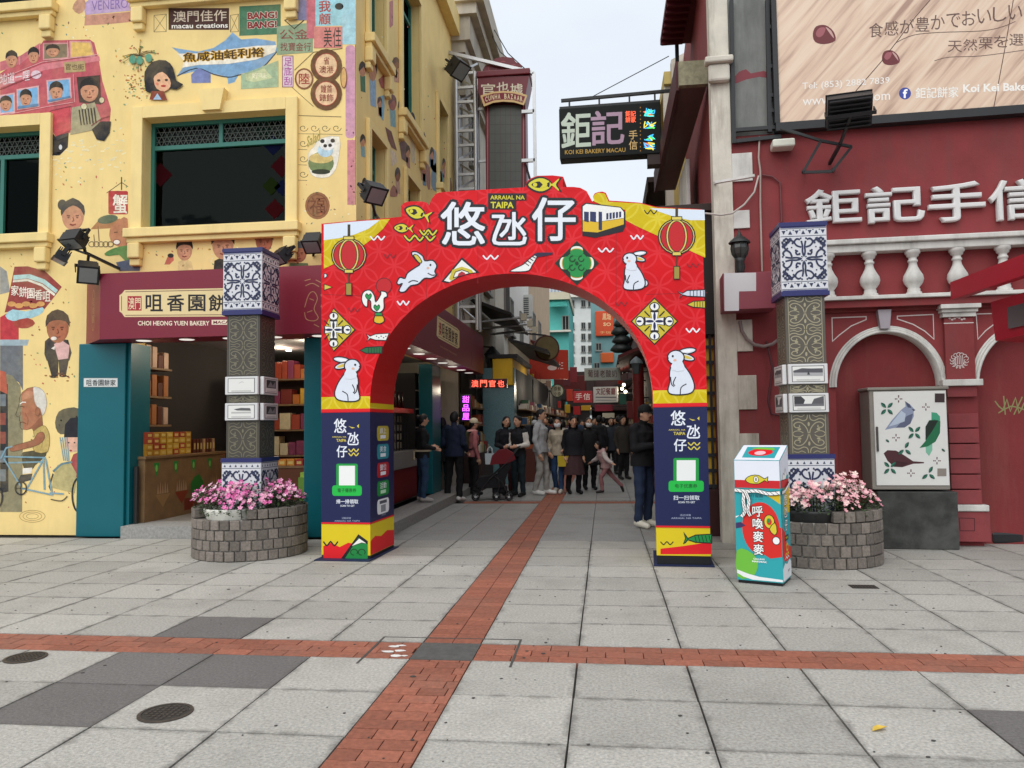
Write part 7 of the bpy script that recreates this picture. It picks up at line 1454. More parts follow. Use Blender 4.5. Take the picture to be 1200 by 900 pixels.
slab_thing('awning', [(-3.0, 31.5, 4.9), (-1.9, 31.5, 4.5), (-1.9, 34, 4.5), (-3.0, 34, 4.9)], .1, awr, 'dark red awning beyond the round hanging sign', 'awning')
slab_thing('awning', [(1.5, 24, 3.9), (.45, 24, 3.5), (.45, 34, 3.5), (1.5, 34, 3.9)], .1, awr, 'dark red awning on the right side of the lane', 'awning')
slab_thing('awning', [(1.5, 36, 3.6), (.3, 36, 3.1), (.3, 46, 3.1), (1.5, 46, 3.6)], .1, awn, 'dark awning far along the right side of the lane', 'awning')
for k, lb in enumerate(('nearest grey rail with pale end cap under the dark awning', 'middle grey rail with pale end cap under the dark awning', 'farthest grey rail with pale end cap under the dark awning')):
    y = 18.6+k*1.5; RL = empty('awning_rail', (-2.6, y, 4.0), lb, 'rail', 'rails under the awning'); b = MB(); b.tube([(-3.2, y, 4.0+k*.03), (-1.9, y, 4.1+k*.03)], .035, steel, 6); b.build('bar', RL); b = MB(); b.box(-1.99, -1.85, y-.08, y+.08, 4.02+k*.03, 4.18+k*.03, mat('#d8d0b8', rough=.5)); b.build('end_cap', RL)
# ---- fronts along the bakery side
PF = Frame((0, 19.0), 0); x0, x1 = PF.px(566, 500)[0], PF.px(603, 500)[0]
mos = mat((.13, .24, .27), rough=.35, var=.4, scale=55)
b = MB(PF); b.box(x0, x1, 0, .5, 0, 2.9, mos, .01); b.build('tiled_pier', None, 'blue-grey mosaic pier below the yellow sign', 'pier')
YK = empty('yellow_sign_box', tuple(PF.w(-3, 0, 2.8)), 'yellow boxed shop sign on the mosaic pier', 'sign'); (a0, z0), (a1, z1) = PF.px(578, 452), PF.px(601, 420)
b = MB(PF); b.box(a0, a1, -.1, 3.5, z0, z1, mat('#e4b41c', rough=.5, var=.12), .02); b.build('panel', YK); b = MB(PF); b.box(a0-.1, a1+.12, -.12, 3.6, z1+.001, z1+.1, awn); b.build('roof', YK)
LEDR = mat((1, .10, .06), emit=2.4)
LS1 = empty('led_sign', tuple(TF.w(-2.4, -.1, 2.4)), 'red lit lettering board under the end of the maroon sign', 'sign'); (a0, z0), (a1, z1) = TF.px(550, 455, -.02), TF.px(594, 443.5, -.02)
b = MB(TF); b.box(a0, a1, -.02, .12, z0, z1, mat((.05, .006, .006), rough=.3), .01); b.build('board', LS1); q = Art(TF, -.02); q.htext('澳門官也', 551.5, 445.5, 592, 453.5, LEDR, .006, .22); q.build('lettering', LS1)
NP = mat((.62, .08, 1.), emit=3.2); NF = Frame((0, 16.8), 0)
NS = empty('neon_sign', tuple(NF.w(-3, 0, 1.8)), 'purple neon characters hanging in the side shop', 'neon sign'); (a0, z0), (a1, z1) = NF.px(541, 494, .06), NF.px(551, 462, .06)
b = MB(NF); b.box(a0-.03, a1+.03, .03, .07, z0, z1, mat((.02, .015, .025), rough=.4)); b.build('board', NS); q = Art(NF, .03); q.vtext('甜品屋', 542, 463, 550, 493, NP, .0, .2); q.build('lettering', NS)
# street lantern by the yellow sign
SLt = empty('street_lantern', (-2.4, 19.6, 2.2), 'hexagonal black street lantern hanging before the yellow sign', 'lantern'); lf_ = Frame((0, 19.6), 0); lx_, lz0 = lf_.px(577, 443); _, lz1 = lf_.px(577, 416); hh = lz1-lz0
b = MB(lf_); b.lathe([(.07, 0), (.17, hh)], (lx_, 0, lz0), mat((.10, .095, .08), rough=.2), 6, smooth=False); b.build('glass', SLt)
b = MB(lf_)
for k in range(6): an = k*math.pi/3; b.bar((lx_+.075*math.cos(an), .075*math.sin(an), lz0), (lx_+.175*math.cos(an), .175*math.sin(an), lz1), .018, blk)
b.lathe([(.0, -.06), (.05, -.06), (.08, -.02), (.08, .0)], (lx_, 0, lz0), blk, 6); b.lathe([(.22, 0), (.2, .04), (.09, .16), (.06, .2), (.0, .24)], (lx_, 0, lz1), blk, 6); b.bar((lx_, 0, lz1+.2), (-3.3, .2, lz1+.26), .03, blk); b.build('frame', SLt)
# round hanging sign, red board, small signs
RSg = empty('round_sign', (-2, 26, 3.8), 'brown round hanging sign with dark red rim over the lane', 'sign'); rf_ = Frame((0, 26.0), 20); cx_, cz_ = rf_.px(641, 408); rr = 15/900*26
b = MB(rf_); n = 28; b.prism([(cx_+rr*math.cos(6.2832*i/n), cz_+rr*math.sin(6.2832*i/n)) for i in range(n)], 0, .15, mat('#4a2420', rough=.5)); b.build('rim', RSg); b = MB(rf_); b.prism([(cx_+rr*.88*math.cos(6.2832*i/n), cz_+rr*.88*math.sin(6.2832*i/n)) for i in range(n)], -.02, -.001, mat('#6a5a38', rough=.6, var=.25, scale=4)); b.build('face', RSg); b = MB(rf_); b.bar((cx_, .08, cz_+rr), (cx_-1.3, .08, cz_+rr+.1), .05, blk); b.build('bracket', RSg)
def board(u0, v0, u1, v1, Y, col, lb, name='sign_panel', text=None, tcol='#f0e8e0', th=.15, emit=0., ang=0, wall='L', bold=.01):
    f_ = Frame((0, Y), ang); (a0, z0), (a1, z1) = f_.px(u0, v1), f_.px(u1, v0); root = empty(name, tuple(f_.w((a0+a1)/2, th/2, z0)), lb, 'sign')
    b = MB(f_); b.box(a0, a1, 0, th, z0, z1, mat(col, rough=.5, var=.06) if not emit else mat(col, emit=emit), .01); b.build('panel', root)
    if text: q = Art(f_, 0., step=.003); q.htext(text, u0+(u1-u0)*.08, v0+(v1-v0)*.2, u1-(u1-u0)*.08, v1-(v1-v0)*.25, tcol, bold, .14) if len(text) < 7 else q.text(text, u0+(u1-u0)*.08, v0+(v1-v0)*.2, u1-(u1-u0)*.08, v1-(v1-v0)*.2, tcol, bold); q.build('lettering', root)
    b = MB(f_); xe = (-3.1 if wall == 'L' else 1.5); xm = a0 if wall == 'L' else a1
    if abs(xe-xm) > .15: b.bar((xm, th/2, (z0+z1)/2+.05), (xe, th/2, (z0+z1)/2+.05), .04, blk); b.build('bracket', root)
    return root
board(618, 410, 666, 444, 33, '#b03422', 'broad red board with pale lettering beyond the round sign', text=None, ang=25)
q = Art(Frame((0, 33), 25), 0., step=.004); q.ell(647, 431, 5.5, 3, '#e0c8c0'); q.text('大三', 654, 424, 660, 433, '#e8d8d0', .01)
[c for c in COL.objects if c.get('label') == 'broad red board with pale lettering beyond the round sign'][0]['kind'] = 'thing'
q.build('lettering', [c for c in COL.objects if c.get('label') == 'broad red board with pale lettering beyond the round sign'][0])
board(685, 430.5, 727, 446, 27, '#8f938c', 'pale grey hanging board with dark red characters over the lane', text='葡撻老酸奶', tcol='#4a2428', wall='R')
wk = board(695.5, 453, 724, 472, 30, '#d8d4cc', 'white restaurant board hanging under the grey board', text=None, wall='R')
f_ = Frame((0, 30), 0); q = Art(f_, 0., step=.003); q.htext('文記餐廳', 698, 454.5, 721.5, 462.5, '#7a2430', .02, .1); q.line([(698, 465.5), (722, 465.5)], 1.2, '#6a6a70'); q.line([(698, 469), (722, 469)], .7, '#8a8a8e'); q.build('lettering', wk)
board(672, 458, 694, 472, 36, '#b01828', 'red rounded sign with white lettering low over the crowd', text='手信', tcol='#f4e8e0', wall='R')
rs2 = empty('round_sign', (-1.2, 31, 2.9), 'small white round sign with green rim over the lane', 'sign'); f_ = Frame((0, 31.0), 0); cx_, cz_ = f_.px(653, 458); rr = 8/900*31; n = 22
b = MB(f_); b.prism([(cx_+rr*math.cos(6.2832*i/n), cz_+rr*math.sin(6.2832*i/n)) for i in range(n)], 0, .1, mat('#3a4a34', rough=.5)); b.build('rim', rs2); b = MB(f_); b.prism([(cx_+rr*.86*math.cos(6.2832*i/n), cz_+rr*.86*math.sin(6.2832*i/n)) for i in range(n)], -.01, -.001, mat('#d8d4b8', rough=.5)); b.build('face', rs2); q = Art(f_, -.01, step=.003); q.text('茶餐', 649, 453, 657.5, 458, '#6a5a30', .02); q.text('小食', 649, 459, 657.5, 464, '#6a5a30', .02); q.build('lettering', rs2); b = MB(f_); b.bar((cx_-rr, .05, cz_), (-3.1, .05, cz_), .04, blk); b.build('bracket', rs2)
for u0, v0, u1, v1, Y, c, lb, w in ((622, 459, 634, 470, 34, '#a81420', 'red shop lightbox under the dark awning', 'L'), (636, 456, 645, 470, 36, '#c8a888', 'pale hanging sign beside the red lightbox', 'L'), (681, 475, 692, 481, 40, '#c89a20', 'yellow sign glowing over the crowd', 'R'), (697, 474, 718, 482, 38, '#8a1a30', 'dark red sign under the white restaurant board', 'R'), (660, 434, 668, 452, 40, '#5a2028', 'narrow dark red vertical sign beyond the red board', 'L'), (668, 430, 676, 448, 44, '#7a1c24', 'second narrow red vertical sign farther down the lane', 'L'), (684, 480, 706, 487, 55, '#d8dcd8', 'pale lit shop front at the end of the lane', 'R'), (604, 470, 612, 486, 26, '#3a2a24', 'small brown sign beside the mosaic pier', 'L'), (735, 470, 745, 490, 24, '#6a1c1c', 'dark red poster board near the arch pillar', 'R')):
    board(u0, v0, u1, v1, Y, c, lb, wall=w)
bulb = mat((1, .85, .55), emit=6.)
for k, (u, v, Y) in enumerate(((731, 451, 24), (729, 455.5, 24.4), (733, 459, 24.2), (600, 456, 24), (612, 460, 26), (628, 452, 29), (633, 454, 30))):
    f_ = Frame((0, Y), 0); x, z_ = f_.px(u, v); b = MB(f_); b.ball((x, 0, z_), .05, bulb, 10, 6); b.bar((x, 0, z_+.04), (x, 0, z_+.55), .012, blk); b.build('hanging_bulb', None, ['uppermost warm bulb by the dark red post', 'middle warm bulb by the dark red post', 'lowest warm bulb by the dark red post', 'warm bulb beside the yellow boxed sign', 'warm bulb just past the yellow boxed sign', 'warm bulb under the long dark awning', 'farther warm bulb under the long dark awning'][k], 'bulb', 'bulbs under the awnings')
for loc, e in (((-1.75, 21.5, 2.5), 12), ((-1.6, 26, 2.6), 18), ((.9, 23, 2.9), 24), ((.8, 30, 2.8), 26), ((-1.5, 33, 2.8), 26), ((-3.15, 13, 2.2), 4), ((-3.15, 15.8, 2.2), 3), ((.2, 40, 2.6), 30)): lamp_light(loc, e, 'lane_lamp_light')
for u0, v0, u1, v1, Y, c, lb, w in ((606, 446, 616, 462, 22, '#b8241c', 'red lacquer sign beside the yellow boxed sign', 'L'), (616, 438, 625, 452, 25, '#d8b030', 'small yellow sign past the mosaic pier', 'L'), (640, 446, 646, 456, 33, '#d8d4cc', 'little white sign left of the round white sign', 'L'), (664, 456, 671, 470, 38, '#c8341c', 'orange-red sign left of the red rounded sign', 'L'), (660, 474, 668, 484, 44, '#d0a82c', 'gold sign low at the far bend', 'L'), (672, 476, 680, 486, 46, '#b01c20', 'scarlet sign low at the far bend', 'R'), (726, 462, 734, 474, 26, '#2c6a58', 'green sign beside the dark red post', 'R'), (706, 484, 720, 490, 48, '#c8c0a8', 'cream sign low over the far crowd', 'R'), (724, 446, 730, 450, 28, '#c83a28', 'tiny red sign by the warm bulbs', 'R'), (648, 470, 657, 478, 37, '#b82420', 'red sign under the small round white sign', 'L')):
    board(u0, v0, u1, v1, Y, c, lb, wall=w)
# lower shop fronts, bays with goods; a near-black sheet paints the shade inside
def bay(root_name, lb, fr, x0, x1, h, base_col, goods_cols, seed):
    rg = random.Random(seed); root = empty(root_name, tuple(fr.w((x0+x1)/2, .2, 0)), lb, 'shop front')
    b = MB(fr); b.box(x0, x1, -.02, -.001, 0, h, mat((.02, .018, .018), rough=.8)); b.build('painted_shade_sheet', root)
    b = MB(fr); b.box(x0+.1, x1-.1, -.45, -.03, 0, .85, mat(base_col, rough=.6, var=.1), .01); b.build('counter', root)
    for k in range(3):
        b = MB(fr); b.box(x0+.1, x1-.1, -.25, -.03, 1.05+k*.4, 1.08+k*.4, wd); b.build('shelf', root)
    b = MB(fr)
    for k in range(4):
        zb = .851 if k == 0 else 1.081+(k-1)*.4; x = x0+.15
        while x < x1-.3:
            w = rg.uniform(.14, .42); b.box(x, x+w*.9, -.24 if k else -.4, -.04, zb, zb+rg.uniform(.08, .26), mat(rg.choice(goods_cols), rough=.5, var=.15)); x += w
    o = b.build('goods', root); o['kind'] = 'stuff'; return root
GC = ['#8a2a24', '#b8862c', '#3a5a3a', '#c8b48a', '#5a2a3a', '#2a4a6a', '#a8502a', '#d0c8b8']
SLW = Frame((-2.25, 0), 90)
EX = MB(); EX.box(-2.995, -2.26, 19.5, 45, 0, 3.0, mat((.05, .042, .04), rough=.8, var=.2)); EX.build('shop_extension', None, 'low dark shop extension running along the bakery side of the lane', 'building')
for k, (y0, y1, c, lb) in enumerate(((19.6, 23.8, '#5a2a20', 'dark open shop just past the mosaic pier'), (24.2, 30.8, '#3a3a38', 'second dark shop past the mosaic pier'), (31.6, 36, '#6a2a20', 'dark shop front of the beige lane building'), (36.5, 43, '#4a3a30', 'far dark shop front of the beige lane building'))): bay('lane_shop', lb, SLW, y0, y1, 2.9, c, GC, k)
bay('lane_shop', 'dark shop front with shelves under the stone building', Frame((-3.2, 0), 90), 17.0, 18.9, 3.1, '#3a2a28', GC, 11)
# dark eaves farther down that close the view under the turquoise house
for k, (x0, x1, y, z0, z1, m_, lb) in enumerate(((-3.0, -1.25, 40, 2.75, 3.3, awn, 'dark shop eave far down the bakery side of the lane'), (-3.0, -1.1, 46, 2.9, 4.4, awr, 'dark red shop fascia before the turquoise house'), (-.2, 1.6, 43, 2.6, 3.4, awn, 'dark shop fascia far down the right side'), (-2.4, -.6, 50, 2.6, 4.9, mat('#3a2c28', rough=.8, var=.2), 'brown shop front at the bend of the lane'), (-.9, 1.6, 53, 2.4, 5.2, mat('#4a3430', rough=.8, var=.2), 'dull brown shop front closing the lane'))):
    b = MB(); b.box(x0, x1, y, y+2.5, z0, z1, m_, .03); b.build('shop_fascia', None, lb, 'fascia')
for k, (x0, x1, y, lb) in enumerate(((-3.0, -1.0, 50.2, 'dark lower shop wall at the bend of the lane'), (-.9, 1.6, 54, 'dark lower shop wall closing the lane'))):
    b = MB(); b.box(x0, x1, y, y+2, 0, 2.6, mat('#2c2422', rough=.8, var=.3)); b.build('shop_wall', None, lb, 'wall')
# ---- the right side of the lane
rcol = mat('#4a1c1c', rough=.7, var=.15, grime=.3); ycream = mat('#c8b470', rough=.8, var=.1, grime=.35, streak=True); dkw = mat('#3a302c', rough=.8, var=.2)
R2 = lane_building('cream_lane_building', 'narrow cream and grey building behind the hanging shop sign', 1.45, 6, 15.3, 20, 8.2, ycream, [(16, 16.8, 4.6, 6), (18, 18.8, 4.6, 6)], 'R')
b = MB(); b.box(.95, 1.449, 15.4, 19.5, 6.3, 6.4, dkw)
for k in range(10): b.box(.93, .949, 15.4+k*.41, 15.75+k*.41, 6.1, 6.4, dkw)
b.build('scalloped_awning', R2); b = MB(); b.box(1.30, 1.449, 15.31, 15.6, 0, 8.2, whitew); b.build('corner_pier', R2)
GB = empty('white_gable', (2.3, 15.2, 7), 'weathered white gable wall above the lane canopy', 'wall'); b = MB(); b.prism([(1.43, 8.0), (1.43, 8.6), (1.75, 8.75), (2.3, 9.6), (3.2, 9.6), (3.2, 8.0)], 15.02, 15.25, dirtyw); b.build('gable', GB)
b = MB(); b.prism([(1.55, 8.1), (1.62, 8.1), (2.1, 8.9), (2.1, 8.6)], 15.0, 15.019, redw); b.build('red_trim', GB)
R3 = lane_building('dark_lane_building', 'dark timbered building on the right side of the lane', 1.5, 6, 20.2, 34, 7.0, dkw, [(22, 23, 4.4, 5.8), (26, 27, 4.4, 5.8)], 'R'); R4 = lane_building('brown_lane_building', 'brown building far along the right side of the lane', 1.6, 6, 34.2, 58, 6.0, rcol, [], 'R')
for k, (y0, y1, c, lb) in enumerate(((11, 15, '#5a1a20', 'dark doorway bay of the red building in the lane'), (15.6, 19.8, '#4a2a20', 'shop front under the scalloped awning'), (21, 27, '#6a1c1c', 'red fronted shop in the dark lane building'), (28, 33.5, '#3a2a24', 'second shop in the dark lane building'), (35, 45, '#4a3a30', 'far shop in the brown lane building'))): bay('lane_shop', lb, Frame(((1.42, 1.45, 1.5, 1.5, 1.6)[k], 0), -90), -y1, -y0, 2.8, c, GC, 20+k)
# tiered dark ornament and lamp on the right
PG = empty('tiered_roof_ornament', (1.1, 27, 3.9), 'dark tiered roof ornament above the right side of the lane', 'roof ornament'); pf = Frame((0, 27.0), 0)
for k, (v0, v1, u0, u1) in enumerate(((412, 402, 715, 742), (402, 392, 717, 741), (392, 382, 716, 738), (382, 373, 719, 737), (373, 364, 722, 736))):
    (a0, z0), (a1, z1) = pf.px(u0, v0), pf.px(u1, v1); cx_ = (a0+a1)/2; w = (a1-a0)/2; b = MB(pf); b.lathe([(w*.7, 0), (w, (z1-z0)*.25), (w*.92, (z1-z0)*.55), (w*.66, (z1-z0)*.98)], (cx_, .4, z0), mat('#1a2422', rough=.5, var=.2), 10); b.build('tier', PG)
b = MB(); b.box(.9, 1.5, 26.9, 28, 3.4, 3.95, dkw); b.build('base', PG)
SL2 = empty('street_lantern', (1, 21, 2.8), 'dark street lantern with pale cap on the right side of the lane', 'lantern'); lf_ = Frame((0, 21.0), 0); lx_, lz0 = lf_.px(746, 438); _, lz1 = lf_.px(746, 426)
b = MB(lf_); b.lathe([(.09, 0), (.14, lz1-lz0)], (lx_, 0, lz0), mat((.08, .10, .11), rough=.2), 6, smooth=False); b.build('glass', SL2); b = MB(lf_); b.lathe([(.18, 0), (.15, .08), (.07, .15), (0, .2)], (lx_, 0, lz1), mat('#6a7478', rough=.5), 6); b.bar((lx_, 0, lz1+.1), (1.5, .1, lz1+.14), .03, blk); b.build('cap', SL2)
b = MB(); b.tube([(1.0, 23, 0), (1.0, 23, 3.2)], .17, mat('#6a1414', rough=.5, var=.15), 14); b.build('red_post', None, 'round dark red post on the right side of the lane', 'post')
# lattice screen and bin behind the right pillar
LTc = empty('lattice_screen', tuple(RF.w(-.3, .25, 0)), 'black and gold lattice screen behind the right arch pillar', 'screen'); lsf = Frame((1.02, 10.2), -2.6)
b = MB(lsf); b.box(-.18, .40, .03, .06, .62, 2.55, mat('#c8a02c', rough=.5, var=.12)); b.build('gold_panel', LTc)
for k in range(10): b = MB(lsf); b.box(-.18, .40, -.01, .029, .62+k*.2, .66+k*.2, blk); b.build('lattice_bar', LTc)
for k in range(5): b = MB(lsf); b.box(-.18+k*.13, -.15+k*.13, -.012, .028, .60, 2.6, blk); b.build('lattice_bar', LTc)
b = MB(lsf); b.box(-.2, .42, -.02, .3, .0, .6, mat('#3a1a18', rough=.6, var=.15), .01); b.build('plinth', LTc)
b = MB(lsf); b.box(-.25, .45, -.05, .35, 2.6, 4.2, mat((.02, .016, .016), rough=.7)); b.build('dark_door_head', LTc); b = MB(lsf); b.box(-.3, .5, -.12, .4, 4.21, 4.3, dkw); b.build('door_hood', LTc)
# ---- goods display on the lane side of the bakery
DU = empty('display_unit', (-3.6, 12.6, .16), 'red display unit with bottles on the lane side of the bakery', 'display unit'); duf = Frame((-3.55, 0), 90)
b = MB(duf); b.box(10.95, 14.3, 0, .5, .161, .72, mat('#7a1418', rough=.5, var=.1), .01); b.build('base', DU); b = MB(duf); b.box(10.95, 14.3, -.03, .5, .721, 1.02, mat((.28, .27, .26), rough=.5, var=.1), .01); b.build('counter', DU)
b = MB(duf); b.box(10.95, 14.0, -.02, .3, 1.70, 1.78, mat('#c01c1c', rough=.35)); b.build('red_shelf', DU); b = MB(duf); b.box(10.95, 14.0, .35, .4, 1.03, 2.65, mat('#6a1440', rough=.6, var=.15)); b.build('pink_backboard', DU)
b = MB(duf); pale = mat('#a8a090', rough=.5, var=.3, scale=8)
for i in range(16):
    for k in range(4): b.box(11.0+i*.19, 11.12+i*.19, .2, .3, 1.06+k*.16, 1.17+k*.16, pale)
b.build('jar_grid', DU)['kind'] = 'stuff'
for i in range(17): b = MB(duf); b.box(10.97+i*.19, 10.985+i*.19, .1, .12, 1.03, 1.69, blk); b.build('grid_bar', DU)
btl = mat((.03, .012, .008), rough=.15); 
for i in range(11):
    b = MB(duf); b.lathe([(0, 0), (.035, 0), (.036, .16), (.015, .24), (.014, .31), (.0, .31)], (11.1+i*.26, .12, 1.781), btl, 10); b.build('bottle', None, ['first', 'second', 'third', 'fourth', 'fifth', 'sixth', 'seventh', 'eighth', 'ninth', 'tenth', 'eleventh'][i]+' dark bottle from the arch on the red shelf of the side shop', 'bottle', 'bottles on the red shelf')
b = MB(duf); b.box(14.6, 16.6, .1, .5, .161, 2.5, mat((.025, .022, .022), rough=.7)); b.build('dark_cabinet', DU)
for k in range(5): b = MB(duf); b.box(14.6, 16.6, .0, .099, .7+k*.36, .73+k*.36, mat('#7a7470', rough=.5)); b.build('cabinet_shelf', DU)
# ------------------------------------------------------------------ people
SKN = '#cfa084'
def person(loc, rz, H, label, top='#1c1c22', leg='#1e1e26', shoe='#d8d8d4', hair='short', hcol='#141214', pose=None, bulk=1., skirt=None, coat=None, mask=False, cap=None, voxel=.012, hood=False, sleeve=None, extra=None, look=0., tuckz=.0):
    """one continuous voxel-fused body; hair and clothes are its children. Faces -y before turning by rz"""
    J = dict(pel=(0, 0, .525), wai=(0, .0, .62), che=(0, -.005, .735), nek=(0, .012, .83), hed=(0, -.012, .925), lh=(.052, 0, .515), rh=(-.052, 0, .515), lk=(.058, -.012, .285), rk=(-.058, -.012, .285), la=(.06, .012, .05), ra=(-.06, .012, .05), lt=(.068, -.085, .02), rt=(-.068, -.085, .02),
             ls=(.098, .008, .79), rs=(-.098, .008, .79), le=(.128, .025, .635), re=(-.128, .025, .635), lw=(.122, -.025, .49), rw=(-.122, -.025, .49))
    if pose: J.update(pose)
    J = {k: Vector(v)*H for k, v in J.items()}
    segs = []; b = MB(); M0 = mat(SKN)
    def cap_(a, c, ra, rb, cls, n=10):
        a, c = Vector(a), Vector(c); segs.append((a, c, ra, rb, cls)); b.tube([a, c], [ra, rb], M0, n); b.ball(a, ra, M0, n, 6); b.ball(c, rb, M0, n, 6)
    k = H; B = bulk
    # torso: stacked elliptical rings
    def loft(rings, cls):
        n = 14; vs = []
        for (c, rx_, ry_) in rings: vs += [(c.x+rx_*math.cos(6.2832*i/n), c.y+ry_*math.sin(6.2832*i/n), c.z) for i in range(n)]
        m_ = len(rings); b.add(vs, [(j*n+i, j*n+(i+1) % n, (j+1)*n+(i+1) % n, (j+1)*n+i) for j in range(m_-1) for i in range(n)]+[tuple(range(n))[::-1], tuple((m_-1)*n+i for i in range(n))], M0)
        for (c, rx_, ry_), (c2, r2, s2) in zip(rings, rings[1:]): segs.append((c, c2, (rx_+ry_)/2, (r2+s2)/2, cls))
    P, Wa, Ch, Nk = J['pel'], J['wai'], J['che'], J['nek']; z = Vector((0, 0, 1))*k
    loft([(P-z*.035, .075*k, .062*k), (P, .092*k, .07*k), (P+z*.03, .09*k, .068*k)], 'leg')
    loft([(P+z*.025, .094*k*B, .072*k*B), (Wa, .088*k*B, .066*k*B), (Ch-z*.02, .1*k*B, .075*k*B), (Ch+z*.03, .105*k*B, .074*k*B), (Nk-z*.03, .085*k*B, .06*k*B), (Nk-z*.005, .045*k, .042*k)], 'top')
    cap_(Nk-z*.01, J['hed']-z*.04, .033*k, .031*k, 'skin')
    hd = J['hed']; b.ball(hd, (.045*k, .056*k, .066*k), M0, 14, 10); segs.append((hd, hd, .058*k, .058*k, 'skin')); f = Vector((math.sin(look), -math.cos(look), 0)); sd = Vector((f.y, -f.x, 0))
    b.ball(hd+f*.016*k-z*.032, (.034*k, .036*k, .032*k), M0, 10, 6); cap_(hd+f*.05*k+z*.004, hd+f*.064*k-z*.012, .007*k, .010*k, 'skin', 6)
    for s in (-1, 1): b.ball(hd+sd*s*.047*k-z*.006, (.010*k, .012*k, .017*k), M0, 6, 5)
    for s in 'lr':
        cap_(J[s+'h'], J[s+'k'], .055*k, .043*k, 'leg'); cap_(J[s+'k'], J[s+'a']+z*.02, .042*k, .034*k, 'leg')
        a, t = J[s+'a'], J[s+'t']; cap_(a-z*.012+(a-t)*.12, t+z*.004, .03*k, .024*k, 'shoe')
        cap_(J[s+'s']+(Nk-J[s+'s'])*.25, J[s+'s'], .04*k*B, .037*k*B, 'top'); sc = 'sleeve' if sleeve else 'top'
        cap_(J[s+'s'], J[s+'e'], .037*k*B, .031*k*B, sc); cap_(J[s+'e'], J[s+'w'], .031*k*B, .023*k*B, sc)
        d = (J[s+'w']-J[s+'e']).normalized(); w = J[s+'w']; u = d.cross(Vector((0, 1, 0)) if abs(d.y) < .8 else Vector((0, 0, 1))).normalized(); v = d.cross(u)
        cap_(w, w+d*.045*k, .018*k, .02*k, 'skin', 8)
        for q_, ln in ((-.55, .036), (-.18, .045), (.18, .043), (.55, .034)): p_ = w+d*.055*k+v*q_*.03*k; m1 = p_+d*ln*.5*k+u*.004*k; cap_(p_-d*.01*k, m1, .0062*k, .0058*k, 'skin', 6); cap_(m1, m1+d*ln*.5*k+u*.014*k, .0058*k, .005*k, 'skin', 6)
        tb_ = w+d*.02*k-v*.017*k; cap_(tb_, tb_+d*.03*k-v*.016*k, .0075*k, .006*k, 'skin', 6)
    me = b.mesh('person'); o = bpy.data.objects.new('tmp', me); COL.objects.link(o); rm = o.modifiers.new('r', 'REMESH'); rm.mode = 'VOXEL'; rm.voxel_size = voxel; sm = o.modifiers.new('s', 'SMOOTH'); sm.iterations = 2; sm.factor = .5
    dg = bpy.context.evaluated_depsgraph_get(); nm = bpy.data.meshes.new_from_object(o.evaluated_get(dg)); bpy.data.objects.remove(o)
    nm.name = 'person'; nm.materials.clear(); fab = lambda c: mat(c, rough=.85, var=.16, scale=14, bump=.35, bscale=26)
    cl = ['skin', 'top', 'leg', 'shoe', 'sleeve']
    for m_ in (mat(SKN, rough=.55, var=.05), fab(top), fab(leg), mat(shoe, rough=.6, var=.08), fab(sleeve or top)): nm.materials.append(m_)
    n = len(nm.polygons); C = np.empty(n*3); nm.polygons.foreach_get('center', C); C = C.reshape(-1, 3); best = np.full(n, 1e9); idx = np.zeros(n, int)
    for (a, c, ra, rb, cls) in segs:
        a_, d_ = np.array(a), np.array(c-a); L2 = max(1e-9, d_@d_); t = np.clip(((C-a_)@d_)/L2, 0, 1); D = np.linalg.norm(C-a_-t[:, None]*d_, axis=1)-(ra+(rb-ra)*t); w_ = D < best; best[w_] = D[w_]; idx[w_] = cl.index(cls)
    nm.polygons.foreach_set('material_index', idx.astype(np.int32)); nm.polygons.foreach_set('use_smooth', np.ones(n, bool)); nm.update()
    # cloth folds: shallow irregular ripples on the clothed parts
    nv = len(nm.vertices); Vc = np.empty(nv*3); nm.vertices.foreach_get('co', Vc); Vc = Vc.reshape(-1, 3); Nn = np.empty(nv*3); nm.vertices.foreach_get('normal', Nn); Nn = Nn.reshape(-1, 3); cv_ = np.zeros(nv, bool)
    lp = np.empty(len(nm.loops), np.int32); nm.loops.foreach_get('vertex_index', lp); ls_ = np.empty(n, np.int32); lt_ = np.empty(n, np.int32); nm.polygons.foreach_get('loop_start', ls_); nm.polygons.foreach_get('loop_total', lt_); cv_[lp[np.repeat((idx == 1) | (idx == 2) | (idx == 4), lt_)]] = True
    ph = sum(loc)*3.1; w_ = np.sin(Vc[:, 2]*38+np.sin(Vc[:, 0]*21+ph)*2.2+Vc[:, 1]*9)*.6+np.sin(Vc[:, 2]*17+Vc[:, 0]*26+ph*2)*.5+np.sin((Vc[:, 0]+Vc[:, 1])*47+Vc[:, 2]*12)*.3
    Vc[cv_] += Nn[cv_]*(w_[cv_]*.0065)[:, None]; nm.vertices.foreach_set('co', Vc.ravel()); nm.update()
    body = link_mesh('person', nm, None, Vector(loc)); body.rotation_euler = (0, 0, rz); tag(body, label, 'person', 'people in the lane')
    def child(nm_, bb): m_ = bb.mesh(nm_); return link_mesh(nm_, m_, body)
    hm = mat(hcol, rough=.6, var=.2, scale=30)
    # face
    bb = MB(); 
    for s in (-1, 1): bb.ball(hd+f*.0515*k+sd*s*.017*k+z*.005, (.0075*k, .005*k, .0042*k), mat((.02, .015, .012), rough=.3), 8, 5)
    for s in (-1, 1): bb.bar(hd+f*.052*k+sd*s*.009*k+z*.016, hd+f*.049*k+sd*s*.026*k+z*.016, .004*k, mat((.03, .022, .018)))
    if not mask: bb.bar(hd+f*.052*k+sd*.013*k-z*.034, hd+f*.052*k-sd*.013*k-z*.034, .004*k, mat('#8a4a40'), .005*k)
    child('face', bb)
